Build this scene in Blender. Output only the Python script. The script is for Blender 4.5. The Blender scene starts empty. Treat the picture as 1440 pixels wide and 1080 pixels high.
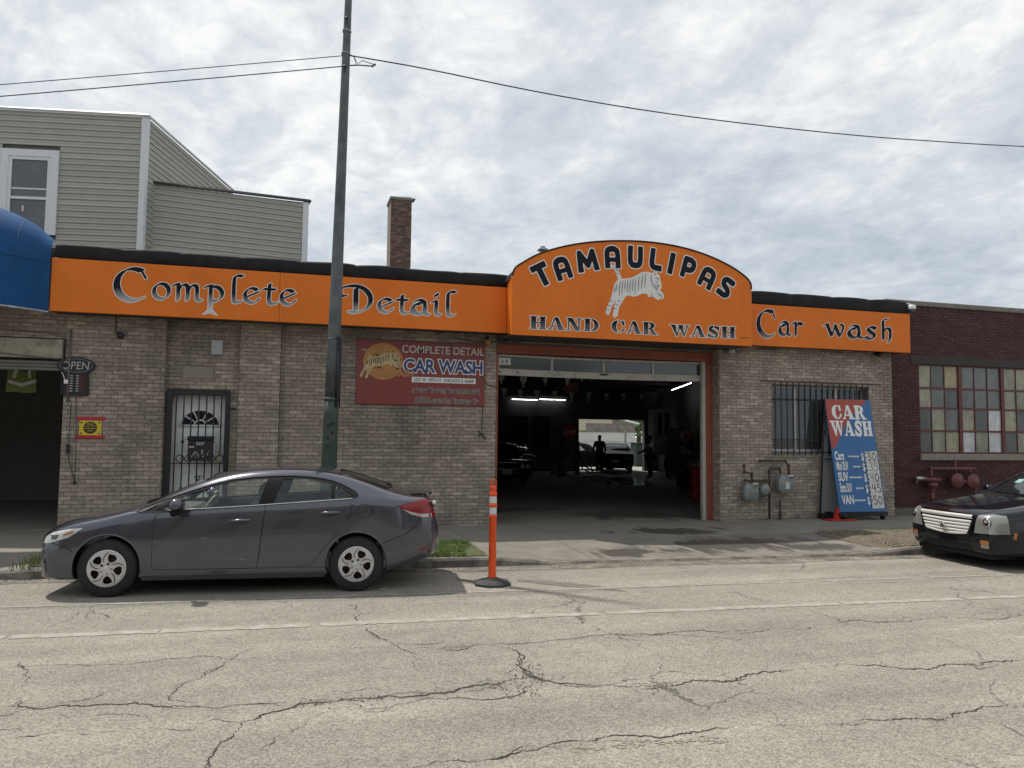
import bpy, bmesh, math, random
import numpy as np
from mathutils import Vector, Matrix
from mathutils.bvhtree import BVHTree
random.seed(11); R_ = math.radians
sc = bpy.context.scene
COL = sc.collection

# ---------------- camera, world, sun, exposure ----------------
CAM_H = 1.83; YAW = R_(16.12); PITCH = R_(3.79); ROLL = R_(0.628); FPX = 1081.0
fwd = Vector((math.sin(YAW)*math.cos(PITCH), math.cos(YAW)*math.cos(PITCH), math.sin(PITCH)))
rt0 = Vector((math.cos(YAW), -math.sin(YAW), 0)); up0 = rt0.cross(fwd)
rt = rt0*math.cos(ROLL) + up0*math.sin(ROLL); up = -rt0*math.sin(ROLL) + up0*math.cos(ROLL)
cd = bpy.data.cameras.new('camera'); cam = bpy.data.objects.new('camera', cd); COL.objects.link(cam)
cd.sensor_width = 36; cd.lens = FPX/1440*36; cd.clip_end = 3000; cd.clip_start = .05
m = Matrix((rt, up, -fwd)).transposed().to_4x4(); m.translation = (0, 0, CAM_H); cam.matrix_world = m
sc.camera = cam

SUN_DIR = Vector((-.29, .35, .93)).normalized()      # towards the sun
w = bpy.data.worlds.new('World'); sc.world = w; w.use_nodes = True
nt = w.node_tree; nt.nodes.clear(); N = nt.nodes.new; Lk = nt.links.new
out = N('ShaderNodeOutputWorld'); bg = N('ShaderNodeBackground'); bg.inputs[1].default_value = .1
Lk(bg.outputs[0], out.inputs[0])
sky = N('ShaderNodeTexSky'); sky.sky_type = 'NISHITA'; sky.sun_disc = False
sky.sun_elevation = math.asin(SUN_DIR.z); sky.sun_rotation = math.atan2(SUN_DIR.x, SUN_DIR.y)
tc = N('ShaderNodeTexCoord'); sep = N('ShaderNodeSeparateXYZ'); Lk(tc.outputs['Generated'], sep.inputs[0])
def mth(op, a, b=None, c=None):
    n = N('ShaderNodeMath'); n.operation = op
    for i, v in enumerate((a, b, c)):
        if v is None: continue
        if isinstance(v, (int, float)): n.inputs[i].default_value = v
        else: Lk(v, n.inputs[i])
    return n.outputs[0]
zz = mth('ADD', mth('MAXIMUM', sep.outputs[2], 0.0), .24)
cmb = N('ShaderNodeCombineXYZ'); Lk(mth('DIVIDE', sep.outputs[0], zz), cmb.inputs[0]); Lk(mth('DIVIDE', sep.outputs[1], zz), cmb.inputs[1])
def cnoise(scale, detail, rough, dist, sx=1, sy=1, off=0, rot=0):
    mp = N('ShaderNodeMapping'); mp.inputs['Scale'].default_value = (sx, sy, 1); mp.inputs['Location'].default_value = (off, off*.7, off); mp.inputs['Rotation'].default_value = (0, 0, rot)
    Lk(cmb.outputs[0], mp.inputs[0]); n = N('ShaderNodeTexNoise'); Lk(mp.outputs[0], n.inputs[0])
    n.inputs['Scale'].default_value = scale; n.inputs['Detail'].default_value = detail; n.inputs['Roughness'].default_value = rough; n.inputs['Distortion'].default_value = dist
    return n.outputs[0]
c1 = cnoise(1.1, 8, .60, .35, 1.0, 1.05, 5.3, .6)
c2 = cnoise(4.2, 8, .62, .45, 1.25, .9, 7.7, .5)
c3 = cnoise(17, 5, .6, .3, 1, 1.15, 1.7, .6)
cs = mth('ADD', mth('ADD', mth('MULTIPLY', c1, .46), mth('MULTIPLY', c2, .40)), mth('MULTIPLY', c3, .14))
rp = N('ShaderNodeValToRGB'); Lk(cs, rp.inputs[0])
e = rp.color_ramp.elements; e[0].position = .36; e[0].color = (4.3, 4.85, 5.45, 1)
e[1].position = .60; e[1].color = (9.3, 9.3, 9.1, 1)
for p_, c_ in ((.44, (5.5, 5.95, 6.4, 1)), (.51, (6.7, 7.05, 7.3, 1))):
    q = e.new(p_); q.color = c_
# thin cloud everywhere, the blue sky only just tells through it
mx = N('ShaderNodeMix'); mx.data_type = 'RGBA'; mx.inputs[0].default_value = .90
Lk(sky.outputs[0], mx.inputs[6]); Lk(rp.outputs[0], mx.inputs[7]); Lk(mx.outputs[2], bg.inputs[0])

sd = bpy.data.lights.new('sun', 'SUN'); sun = bpy.data.objects.new('sun', sd); COL.objects.link(sun)
sd.energy = 3.4; sd.angle = R_(1.2); sd.color = (1, .955, .88)
sun.rotation_euler = SUN_DIR.to_track_quat('Z', 'Y').to_euler()
vs = sc.view_settings; vs.view_transform = 'Standard'; vs.look = 'None'; vs.exposure = 0.16; vs.gamma = 1; vs.use_curve_mapping = False
sc.cycles.use_denoising = True
sc.cycles.max_bounces = 8; sc.cycles.transparent_max_bounces = 12

# ---------------- survey helpers: a bearing from the camera met with a real plane ----------------
def ray(px, py):
    return rt*((px-720)/FPX) + up*(-(py-540)/FPX) + fwd
def W(px, py, Y):
    v = ray(px, py); t = Y/v.y; return Vector((v.x*t, Y, CAM_H+v.z*t))
def G(px, py, z=0):
    v = ray(px, py); t = (z-CAM_H)/v.z; return Vector((v.x*t, v.y*t, z))

# ---------------- materials ----------------
MATS = {}
def M(name, col, rough=.7, metal=0, var=.12, scale=6, bump=.0, bscale=60, island=0, objr=0, col2=None, c2scale=2, c2lo=.5, c2hi=.62, emit=0, coat=0, spec=.5, streak=0, gvar=(1, 1, 1)):
    if name in MATS: return MATS[name]
    mt = bpy.data.materials.new(name); mt.use_nodes = True; t = mt.node_tree; b = t.nodes['Principled BSDF']; n = t.nodes.new; l = t.links.new
    b.inputs['Roughness'].default_value = rough; b.inputs['Metallic'].default_value = metal
    b.inputs['Specular IOR Level'].default_value = spec
    if coat: b.inputs['Coat Weight'].default_value = coat; b.inputs['Coat Roughness'].default_value = .04
    geo = n('ShaderNodeNewGeometry')
    no = n('ShaderNodeTexNoise'); l(geo.outputs['Position'], no.inputs[0]); no.inputs['Scale'].default_value = scale; no.inputs['Detail'].default_value = 6; no.inputs['Roughness'].default_value = .65
    mr = n('ShaderNodeMapRange'); l(no.outputs[0], mr.inputs[0]); mr.inputs[1].default_value = .3; mr.inputs[2].default_value = .7; mr.inputs[3].default_value = 1-var; mr.inputs[4].default_value = 1+var
    base = n('ShaderNodeRGB'); base.outputs[0].default_value = (*col, 1); cur = base.outputs[0]
    if col2:
        n2 = n('ShaderNodeTexNoise'); n2.inputs['Scale'].default_value = c2scale; n2.inputs['Detail'].default_value = 8; n2.inputs['Roughness'].default_value = .7
        if streak:
            mp = n('ShaderNodeMapping'); mp.inputs['Scale'].default_value = (1, 1, streak); l(geo.outputs['Position'], mp.inputs[0]); l(mp.outputs[0], n2.inputs[0])
        else: l(geo.outputs['Position'], n2.inputs[0])
        r2 = n('ShaderNodeMapRange'); l(n2.outputs[0], r2.inputs[0]); r2.inputs[1].default_value = c2lo; r2.inputs[2].default_value = c2hi
        mx = n('ShaderNodeMix'); mx.data_type = 'RGBA'; l(r2.outputs[0], mx.inputs[0]); l(cur, mx.inputs[6]); mx.inputs[7].default_value = (*col2, 1); cur = mx.outputs[2]
    fac = mr.outputs[0]
    if island or objr:
        oi = n('ShaderNodeObjectInfo'); ad = n('ShaderNodeMath'); ad.operation = 'ADD'; l(geo.outputs['Random Per Island'], ad.inputs[0]); l(oi.outputs['Random'], ad.inputs[1])
        fr = n('ShaderNodeMath'); fr.operation = 'FRACT'; l(ad.outputs[0], fr.inputs[0])
        pw = n('ShaderNodeMath'); pw.operation = 'POWER'; l(fr.outputs[0], pw.inputs[0]); pw.inputs[1].default_value = 2.2
        m2 = n('ShaderNodeMapRange'); l(pw.outputs[0], m2.inputs[0]); a = island or objr; m2.inputs[3].default_value = 1-a*.55; m2.inputs[4].default_value = 1+a*1.3
        mu = n('ShaderNodeMath'); mu.operation = 'MULTIPLY'; l(m2.outputs[0], mu.inputs[0]); l(fac, mu.inputs[1]); fac = mu.outputs[0]
    vm = n('ShaderNodeVectorMath'); vm.operation = 'SCALE'; l(cur, vm.inputs[0]); l(fac, vm.inputs['Scale'])
    l(vm.outputs[0], b.inputs['Base Color'])
    if emit:
        b.inputs['Emission Color'].default_value = (*col, 1); b.inputs['Emission Strength'].default_value = emit
    if bump:
        nb = n('ShaderNodeTexNoise'); l(geo.outputs['Position'], nb.inputs[0]); nb.inputs['Scale'].default_value = bscale; nb.inputs['Detail'].default_value = 4
        bp = n('ShaderNodeBump'); bp.inputs['Strength'].default_value = bump; bp.inputs['Distance'].default_value = .01; l(nb.outputs[0], bp.inputs['Height']); l(bp.outputs[0], b.inputs['Normal'])
    MATS[name] = mt; return mt
def glass(name, tint=(.8, .9, .85), dark=.25, rough=.02, alpha=.55):
    """thin pane: part clear, part tinted surface with a mirror coat"""
    if name in MATS: return MATS[name]
    mt = bpy.data.materials.new(name); mt.use_nodes = True; t = mt.node_tree; n = t.nodes.new; l = t.links.new
    t.nodes.clear(); o = n('ShaderNodeOutputMaterial'); tr = n('ShaderNodeBsdfTransparent'); tr.inputs[0].default_value = (*tint, 1)
    gl = n('ShaderNodeBsdfGlossy'); gl.inputs['Roughness'].default_value = rough; gl.inputs[0].default_value = (.9, .95, 1, 1)
    df = n('ShaderNodeBsdfDiffuse'); df.inputs[0].default_value = (dark*.1, dark*.11, dark*.11, 1)
    m1 = n('ShaderNodeMixShader'); m1.inputs[0].default_value = alpha; l(df.outputs[0], m1.inputs[1]); l(tr.outputs[0], m1.inputs[2])
    fr = n('ShaderNodeFresnel'); fr.inputs[0].default_value = 1.6
    m2 = n('ShaderNodeMixShader'); l(fr.outputs[0], m2.inputs[0]); l(m1.outputs[0], m2.inputs[1]); l(gl.outputs[0], m2.inputs[2]); l(m2.outputs[0], o.inputs[0])
    MATS[name] = mt; return mt

# ---------------- objects ----------------
WM = {}
def wm(o): return WM.get(o.name, Matrix.Identity(4)) if o else Matrix.Identity(4)
def props(o, label=None, cat=None, group=None, kind=None):
    if label: o['label'] = label
    if cat: o['category'] = cat
    if group: o['group'] = group
    if kind: o['kind'] = kind
    return o
def thing(name, label, cat, loc=(0, 0, 0), rz=0, group=None, kind=None):
    o = bpy.data.objects.new(name, None); COL.objects.link(o); o.empty_display_size = .2
    o.location = loc; o.rotation_euler = (0, 0, rz)
    WM[o.name] = Matrix.Translation(loc) @ Matrix.Rotation(rz, 4, 'Z')
    return props(o, label, cat, group, kind)
def link(name, me, parent=None, mat=None, local=False):
    if mat and not me.materials: me.materials.append(mat)
    o = bpy.data.objects.new(name, me); COL.objects.link(o)
    if parent:
        o.parent = parent
        if not local: me.transform(wm(parent).inverted())
        WM[o.name] = wm(parent)
    return o
class MB:
    def __init__(s): s.v = []; s.f = []; s.sm = []; s.mi = []
    def add(s, vs, fs, smooth=False, mi=0):
        k = len(s.v); s.v += [tuple(v) for v in vs]; s.f += [tuple(i+k for i in f) for f in fs]; s.sm += [smooth]*len(fs); s.mi += [mi]*len(fs); return s
    def box(s, x0, x1, y0, y1, z0, z1, mi=0, T=None):
        vs = [Vector((x, y, z)) for z in (z0, z1) for y in (y0, y1) for x in (x0, x1)]
        if T: vs = [T @ v for v in vs]
        return s.add(vs, [(0, 2, 3, 1), (4, 5, 7, 6), (0, 1, 5, 4), (2, 6, 7, 3), (0, 4, 6, 2), (1, 3, 7, 5)], False, mi)
    def cbox(s, x0, x1, y0, y1, z0, z1, b=.01, mi=0, T=None):
        """box with chamfered edges"""
        vs = []; 
        for z, i in ((z0, b), (z0+b, 0), (z1-b, 0), (z1, b)):
            a0, a1, c0, c1 = x0+i, x1-i, y0+i, y1-i; q = b if i == 0 else b*.5
            vs += [(a0+q, c0, z), (a1-q, c0, z), (a1, c0+q, z), (a1, c1-q, z), (a1-q, c1, z), (a0+q, c1, z), (a0, c1-q, z), (a0, c0+q, z)]
        if T: vs = [T @ Vector(v) for v in vs]
        fs = [tuple(range(7, -1, -1)), tuple(range(24, 32))]
        for r in range(3):
            for k in range(8): fs.append((r*8+k, r*8+(k+1) % 8, r*8+8+(k+1) % 8, r*8+8+k))
        return s.add(vs, fs, False, mi)
    def prism(s, poly, axis, a, b, mi=0, T=None):
        """poly 2D extruded along axis: 'y' poly=(x,z); 'x' poly=(y,z); 'z' poly=(x,y)"""
        f = {'y': lambda p, t: (p[0], t, p[1]), 'x': lambda p, t: (t, p[0], p[1]), 'z': lambda p, t: (p[0], p[1], t)}[axis]
        n = len(poly); vs = [f(p, a) for p in poly]+[f(p, b) for p in poly]
        if T: vs = [T @ Vector(v) for v in vs]
        return s.add(vs, [tuple(range(n)), tuple(range(2*n-1, n-1, -1))]+[((i+1) % n, i, n+i, n+(i+1) % n) for i in range(n)], False, mi)
    def tube(s, pts, r, seg=8, mi=0, closed=False, caps=True, flat=1.0):
        pts = [Vector(p) for p in pts]; n = len(pts); rs = r if isinstance(r, (list, tuple)) else [r]*n; vs = []; prev = None
        for i, p in enumerate(pts):
            if closed: t = pts[(i+1) % n]-pts[i-1]
            else: t = pts[min(i+1, n-1)]-pts[max(i-1, 0)]
            t.normalize()
            if prev is None: a = t.orthogonal().normalized()
            else: a = (prev-t*prev.dot(t)); a = a.normalized() if a.length > 1e-6 else t.orthogonal().normalized()
            prev = a; b = t.cross(a)
            for k in range(seg): an = 2*math.pi*(k+.5)/seg; vs.append(p+(a*math.cos(an)+b*math.sin(an)*flat)*rs[i])
        fs = []; m = n if closed else n-1
        for i in range(m):
            for k in range(seg): j = (i+1) % n; fs.append((i*seg+k, i*seg+(k+1) % seg, j*seg+(k+1) % seg, j*seg+k))
        if caps and not closed: fs += [tuple(range(seg-1, -1, -1)), tuple((n-1)*seg+k for k in range(seg))]
        return s.add(vs, fs, seg > 5, mi)
    def lathe(s, prof, c=(0, 0, 0), axis='z', seg=24, mi=0, smooth=True, T=None, a0=0, a1=2*math.pi):
        vs = []; full = abs(a1-a0-2*math.pi) < 1e-6; ns = seg if full else seg+1
        for k in range(ns):
            an = a0+(a1-a0)*k/seg; ca, sa = math.cos(an), math.sin(an)
            for r, h in prof:
                q = {'z': (r*ca, r*sa, h), 'y': (r*ca, h, r*sa), 'x': (h, r*ca, r*sa)}[axis]
                v = Vector(q)+Vector(c); vs.append(T @ v if T else v)
        n = len(prof); fs = []
        for k in range(seg):
            k2 = (k+1) % ns
            for i in range(n-1): fs.append((k*n+i, k2*n+i, k2*n+i+1, k*n+i+1))
        return s.add(vs, fs, smooth, mi)
    def ball(s, c, r, seg=12, mi=0, sx=1, sy=1, sz=1):
        n = seg//2+1; vs = []; 
        for i in range(n):
            th = math.pi*i/(n-1)
            for k in range(seg): ph = 2*math.pi*k/seg; vs.append((c[0]+sx*r*math.sin(th)*math.cos(ph), c[1]+sy*r*math.sin(th)*math.sin(ph), c[2]+sz*r*math.cos(th)))
        return s.add(vs, [(i*seg+k, (i+1)*seg+k, (i+1)*seg+(k+1) % seg, i*seg+(k+1) % seg) for i in range(n-1) for k in range(seg)], True, mi)
    def grid(s, fn, nu, nv, smooth=True, mi=0, flip=False):
        vs = [fn(i/nu, j/nv) for j in range(nv+1) for i in range(nu+1)]
        fs = [(j*(nu+1)+i, j*(nu+1)+i+1, (j+1)*(nu+1)+i+1, (j+1)*(nu+1)+i) for j in range(nv) for i in range(nu)]
        if flip: fs = [f[::-1] for f in fs]
        return s.add(vs, fs, smooth, mi)
    def mesh(s, name='m'):
        me = bpy.data.meshes.new(name); me.from_pydata([tuple(v) for v in s.v], [], s.f)
        me.polygons.foreach_set('use_smooth', s.sm); me.polygons.foreach_set('material_index', s.mi); me.update(); return me
    def build(s, name, mat, parent=None, local=False, sharp=None):
        me = s.mesh(name)
        for x in (mat if isinstance(mat, (list, tuple)) else [mat]): me.materials.append(x)
        if sharp: me.shade_smooth(); me.set_sharp_from_angle(angle=R_(sharp))
        return link(name, me, parent, None, local)
def noise2(x, y): 
    return math.sin(x*1.7+y*2.3)*.5+math.sin(x*4.1-y*3.3+1.3)*.3+math.sin(x*9.7+y*8.1+.4)*.2
def bezpts(pts, n=8):
    """smooth catmull-rom through points of any dimension"""
    P = [np.array(p, float) for p in pts]; P = [2*P[0]-P[1]]+P+[2*P[-1]-P[-2]]; o = []
    for i in range(1, len(P)-2):
        for k in range(n):
            t = k/n; a, b, c, d = P[i-1:i+3]
            o.append(.5*((2*b)+(-a+c)*t+(2*a-5*b+4*c-d)*t*t+(-a+3*b-3*c+d)*t**3))
    o.append(P[-2]); return [tuple(x) for x in o]
# ---------------- flat print: distance-field lettering meshed without overlaps ----------------
def d_seg(P, a, b):
    a = np.array(a, float); b = np.array(b, float); ab = b-a; q = P-a
    t = np.clip((q@ab)/max(ab@ab, 1e-12), 0, 1); return np.linalg.norm(q-t[..., None]*ab, axis=-1)
def seg(a, b, r, r2=None):
    def f(P):
        aa = np.array(a, float); bb = np.array(b, float); ab = bb-aa; q = P-aa
        t = np.clip((q@ab)/max(ab@ab, 1e-12), 0, 1); return np.linalg.norm(q-t[..., None]*ab, axis=-1)-(r+((r2 if r2 is not None else r)-r)*t)
    return f
def poly(pts):
    V = np.array(pts, float)
    def f(P):
        d = np.full(P.shape[:-1], 1e9); ins = np.zeros(P.shape[:-1], bool)
        for i in range(len(V)):
            a, b = V[i], V[i-1]; d = np.minimum(d, d_seg(P, a, b))
            c = ((a[1] > P[..., 1]) != (b[1] > P[..., 1])); den = (b[1]-a[1]) or 1e-12
            ins ^= c & (P[..., 0] < (b[0]-a[0])*(P[..., 1]-a[1])/den+a[0])
        return np.where(ins, -d, d)
    return f
def rect(x0, y0, x1, y1): return poly([(x0, y0), (x1, y0), (x1, y1), (x0, y1)])
def arcp(cx, cy, rx, ry, a0, a1, n=24):
    return [(cx+rx*math.cos(R_(a0+(a1-a0)*i/n)), cy+ry*math.sin(R_(a0+(a1-a0)*i/n))) for i in range(n+1)]
def ell(cx, cy, rx, ry): return poly(arcp(cx, cy, rx, ry, 0, 360, 28)[:-1])
def nib(path, wd=.3, ang=38, r=.035):
    pts = []
    for a, b in zip(path[:-1], path[1:]):
        L = math.dist(a, b); k = max(1, int(L/.028))
        for i in range(k): t = i/k; pts.append((a[0]+(b[0]-a[0])*t, a[1]+(b[1]-a[1])*t))
    pts.append(path[-1]); dx, dy = math.cos(R_(ang))*wd/2, math.sin(R_(ang))*wd/2
    def f(P):
        d = np.full(P.shape[:-1], 1e9)
        for x, y in pts: d = np.minimum(d, d_seg(P, (x-dx, y-dy), (x+dx, y+dy)))
        return d-r
    return f
def stroke(path, r): 
    rs = r if isinstance(r, (list, tuple)) else [r]*len(path)
    fs = [seg(path[i], path[i+1], rs[i], rs[i+1]) for i in range(len(path)-1)]
    return lambda P: np.min([f(P) for f in fs], axis=0)
def bar(a, b, w):
    """straight stroke with square ends"""
    a = np.array(a, float); b = np.array(b, float); t = (b-a)/np.linalg.norm(b-a); n = np.array((-t[1], t[0]))*w/2
    return poly([a+n, b+n, b-n, a-n])
def union(*fs): return lambda P: np.min([f(P) for f in fs], axis=0)
def cut(f, *gs): return lambda P: np.max([f(P)]+[-g(P) for g in gs], axis=0)
def place(f, ox, oy, s, sx=1.0, rot=0.0, skew=0.0):
    c, sn = math.cos(rot), math.sin(rot)
    def g(P):
        q = P-np.array((ox, oy)); x = (q[..., 0]*c+q[..., 1]*sn)/s; y = (-q[..., 0]*sn+q[..., 1]*c)/s
        x = (x-skew*y)/sx
        return f(np.stack([x, y], -1))*s*min(1, sx)
    return g
def sdf_mesh(f, bb, res, thr=0.0, frame=None):
    """polygons of the region f<thr inside bb=(u0,v0,u1,v1)"""
    x0, y0, x1, y1 = bb; nx = int((x1-x0)/res)+2; ny = int((y1-y0)/res)+2
    X, Y = np.meshgrid(x0+np.arange(nx)*res, y0+np.arange(ny)*res); V = f(np.stack([X, Y], -1))-thr
    ins = V < 0; full = ins[:-1, :-1] & ins[1:, :-1] & ins[:-1, 1:] & ins[1:, 1:]; anyc = ins[:-1, :-1] | ins[1:, :-1] | ins[:-1, 1:] | ins[1:, 1:]
    vs = []; fs = []
    for j in range(ny-1):
        i = 0; row = full[j]; 
        while i < nx-1:
            if row[i]:
                k = i
                while k < nx-1 and row[k]: k += 1
                b = len(vs); ya, yb = y0+j*res, y0+(j+1)*res; xa, xb = x0+i*res, x0+k*res
                vs += [(xa, ya), (xb, ya), (xb, yb), (xa, yb)]; fs.append((b, b+1, b+2, b+3)); i = k
            else: i += 1
    for j, i in zip(*np.nonzero(anyc & ~full)):
        cs = [(i, j), (i+1, j), (i+1, j+1), (i, j+1)]; pl = []
        for k in range(4):
            a, b = cs[k], cs[(k+1) % 4]; va, vb = V[a[1], a[0]], V[b[1], b[0]]
            if va < 0: pl.append((x0+a[0]*res, y0+a[1]*res))
            if (va < 0) != (vb < 0): t = va/(va-vb); pl.append((x0+(a[0]+(b[0]-a[0])*t)*res, y0+(a[1]+(b[1]-a[1])*t)*res))
        if len(pl) > 2: b = len(vs); vs += pl; fs.append(tuple(range(b, b+len(pl))))
    return vs, fs
def printed(name, f, bb, mat, parent, T, res=.008, thr=0.0):
    """T maps (u, v) to a world point"""
    vs, fs = sdf_mesh(f, bb, res, thr)
    if not fs: return None
    return MB().add([T(u, v) for u, v in vs], fs).build(name, mat, parent)

def TXT(s, T, size, mat, parent, name='lettering', sx=1.0, bold=0.0, align='CENTER', space=1.0, skew=0):
    cu = bpy.data.curves.new('txt', 'FONT'); cu.body = s; cu.size = size; cu.offset = bold; cu.align_x = align; cu.space_character = space; cu.resolution_u = 3; cu.shear = skew
    o = bpy.data.objects.new('txt', cu); COL.objects.link(o); dg = bpy.context.evaluated_depsgraph_get(); dg.update()
    me = bpy.data.meshes.new_from_object(o.evaluated_get(dg)); bpy.data.objects.remove(o)
    for v in me.vertices: v.co = Vector(T(v.co.x*sx, v.co.y))
    me.materials.clear(); me.materials.append(mat); me.name = name
    return link(name, me, parent)

NB = lambda *p, w=.195: nib(list(p), w, 38, .026)
UNC = {  # glyph: (shape, advance) pen-drawn half-uncial letters, x-height 1
 'C': (union(nib(arcp(.98, .80, .80, .90, 62, 305), .30, 30), nib([(1.36, 1.62), (1.60, 1.18)], .06, 38, .03)), 1.85),
 'o': (nib(arcp(.48, .50, .37, .43, 0, 360), .195, 38, .026), 1.0),
 'm': (union(NB((.0, .86), (.24, .97)), NB((.26, .95), (.26, .06)), nib(bezpts([(.28, .62), (.48, .93), (.72, .82), (.74, .07)], 6), .195, 38, .026), nib(bezpts([(.76, .62), (.96, .93), (1.20, .82), (1.22, .18), (1.42, .06)], 6), .195, 38, .026)), 1.55),
 'p': (union(NB((.02, .86), (.28, .97)), NB((.30, .95), (.30, -.48)), poly([(-.06, -.72), (.23, -.42), (.37, -.42), (.66, -.72), (.3, -.62)]), nib(arcp(.50, .50, .40, .42, 120, -125), .195, 38, .026)), 1.15),
 'l': (union(nib(bezpts([(.72, 1.60), (.45, 1.62), (.30, 1.40), (.30, .25), (.42, .06), (.66, .12)], 6), .195, 38, .026)), .72),
 'e': (union(nib(arcp(.48, .50, .38, .43, 50, 335), .195, 38, .026), nib([(.22, .42), (.82, .74)], .12)), .98),
 't': (union(nib(bezpts([(.36, 1.22), (.34, .8), (.34, .25), (.50, .06), (.78, .14)], 6), .195, 38, .026), NB((.06, .92), (.66, .92), w=.16)), .84),
 'D': (union(nib([(.62, 1.48), (.62, .12)], .26), nib(arcp(.50, .82, .92, .84, 118, -92), .22, 30), nib(bezpts([(.62, 1.62), (.0, 1.55), (-.22, 1.25), (-.12, .98), (.08, 1.0)], 8), .10, 38, .04), nib([(.25, .02), (.75, .0)], .1)), 1.75),
 'a': (union(nib(arcp(.42, .40, .34, .34, 75, 370), .26), nib(bezpts([(.18, .86), (.45, .98), (.74, .82), (.76, .18), (.98, .06)], 6), .195, 38, .026)), 1.08),
 'i': (union(nib(bezpts([(.06, .88), (.28, .92), (.28, .2), (.50, .06)], 6), .195, 38, .026), nib([(.28, 1.34), (.30, 1.36)], .2, 38, .07)), .62),
 'r': (union(NB((.02, .86), (.28, .97)), NB((.30, .95), (.30, .05)), nib(bezpts([(.32, .62), (.52, .92), (.86, .84)], 6), .25)), .95),
 'w': (union(NB((-.02, .84), (.2, .98)), NB((.18, .92), (.48, .08)), NB((.48, .08), (.74, .92), w=.1), NB((.70, .92), (1.0, .08)), nib(bezpts([(1.0, .08), (1.2, .5), (1.26, .85), (1.1, .98)], 6), .12)), 1.5),
 's': (nib(bezpts([(.78, .84), (.50, .95), (.24, .78), (.42, .55), (.66, .38), (.60, .12), (.34, .04), (.06, .16)], 5), .22), .92),
 'h': (union(nib(bezpts([(.60, 1.62), (.32, 1.5), (.30, 1.2), (.30, .06)], 6), .195, 38, .026), nib(bezpts([(.32, .60), (.52, .93), (.78, .80), (.78, .2), (.66, -.12)], 6), .195, 38, .026)), 1.1),
}
def serif(x0, x1, y, h=.075): return rect(x0, y, x1, y+h)
SER = {
 'H': (cut(union(rect(.08, 0, .40, 1), rect(.66, 0, .98, 1), serif(0, .48, 0), serif(0, .48, .925), serif(.58, 1.06, 0), serif(.58, 1.06, .925), rect(.38, .46, .68, .55))), 1.14),
 'A': (union(poly([(.06, 0), (.15, 0), (.47, .86), (.42, 1)]), poly([(.40, 1), (.64, 1), (1.02, 0), (.66, 0)]), rect(.2, .24, .72, .32), serif(-.04, .26, 0), serif(.58, 1.1, 0)), 1.12),
 'N': (union(rect(.12, 0, .21, 1), poly([(.04, 1), (.40, 1), (.94, 0), (.62, 0), (.18, .82)]), rect(.80, 0, .89, 1), serif(0, .33, 0), serif(.0, .3, .925), serif(.66, 1.02, .925)), 1.12),
 'D': (cut(union(rect(.08, 0, .40, 1), cut(union(ell(.48, .5, .52, .5)), rect(-.2, -.1, .46, 1.1)), serif(0, .5, 0), serif(0, .5, .925)), cut(ell(.44, .5, .26, .42), rect(-.2, 0, .40, 1)), rect(.44, -.1, .49, 1.1)), 1.12),
 'C': (cut(union(cut(ell(.52, .5, .50, .5), ell(.60, .5, .24, .43), rect(.74, .36, 1.2, .64)), poly([(.80, .60), (.92, .60), (.92, 1.0), (.86, 1.0), (.76, .84)])), rect(.45, -.1, .50, 1.1)), 1.08),
 'R': (union(rect(.08, 0, .40, 1), cut(ell(.46, .73, .42, .27), ell(.42, .73, .18, .19), rect(-.2, .2, .42, 1)), poly([(.48, .5), (.70, .50), (1.06, 0), (.72, 0)]), serif(0, .48, 0), serif(0, .5, .925), serif(.72, 1.14, 0), rect(.4, .46, .6, .54)), 1.18),
 'W': (union(poly([(.06, 1), (.36, 1), (.56, 0), (.44, 0)]), poly([(.44, 0), (.54, 0), (.74, 1), (.66, 1)]), poly([(.58, 1), (.88, 1), (1.04, 0), (.94, 0)]), poly([(.94, 0), (1.03, 0), (1.28, 1), (1.19, 1)]), serif(-.02, .44, .925), serif(.52, .96, .925), serif(1.08, 1.38, .925)), 1.42),
 'S': (cut(union(stroke(bezpts([(.80, .80), (.62, .93), (.38, .94), (.20, .78), (.28, .58), (.58, .44), (.72, .26), (.60, .08), (.36, .05), (.14, .2)], 4), .095), poly([(.78, .62), (.88, .62), (.88, 1.0), (.80, 1.0)]), poly([(.04, 0), (.12, 0), (.14, .38), (.04, .38)]), stroke([(.3, .62), (.6, .42)], .15)), rect(.47, .83, .51, 1.1), rect(.47, -.1, .51, .16)), .98),
}
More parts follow.
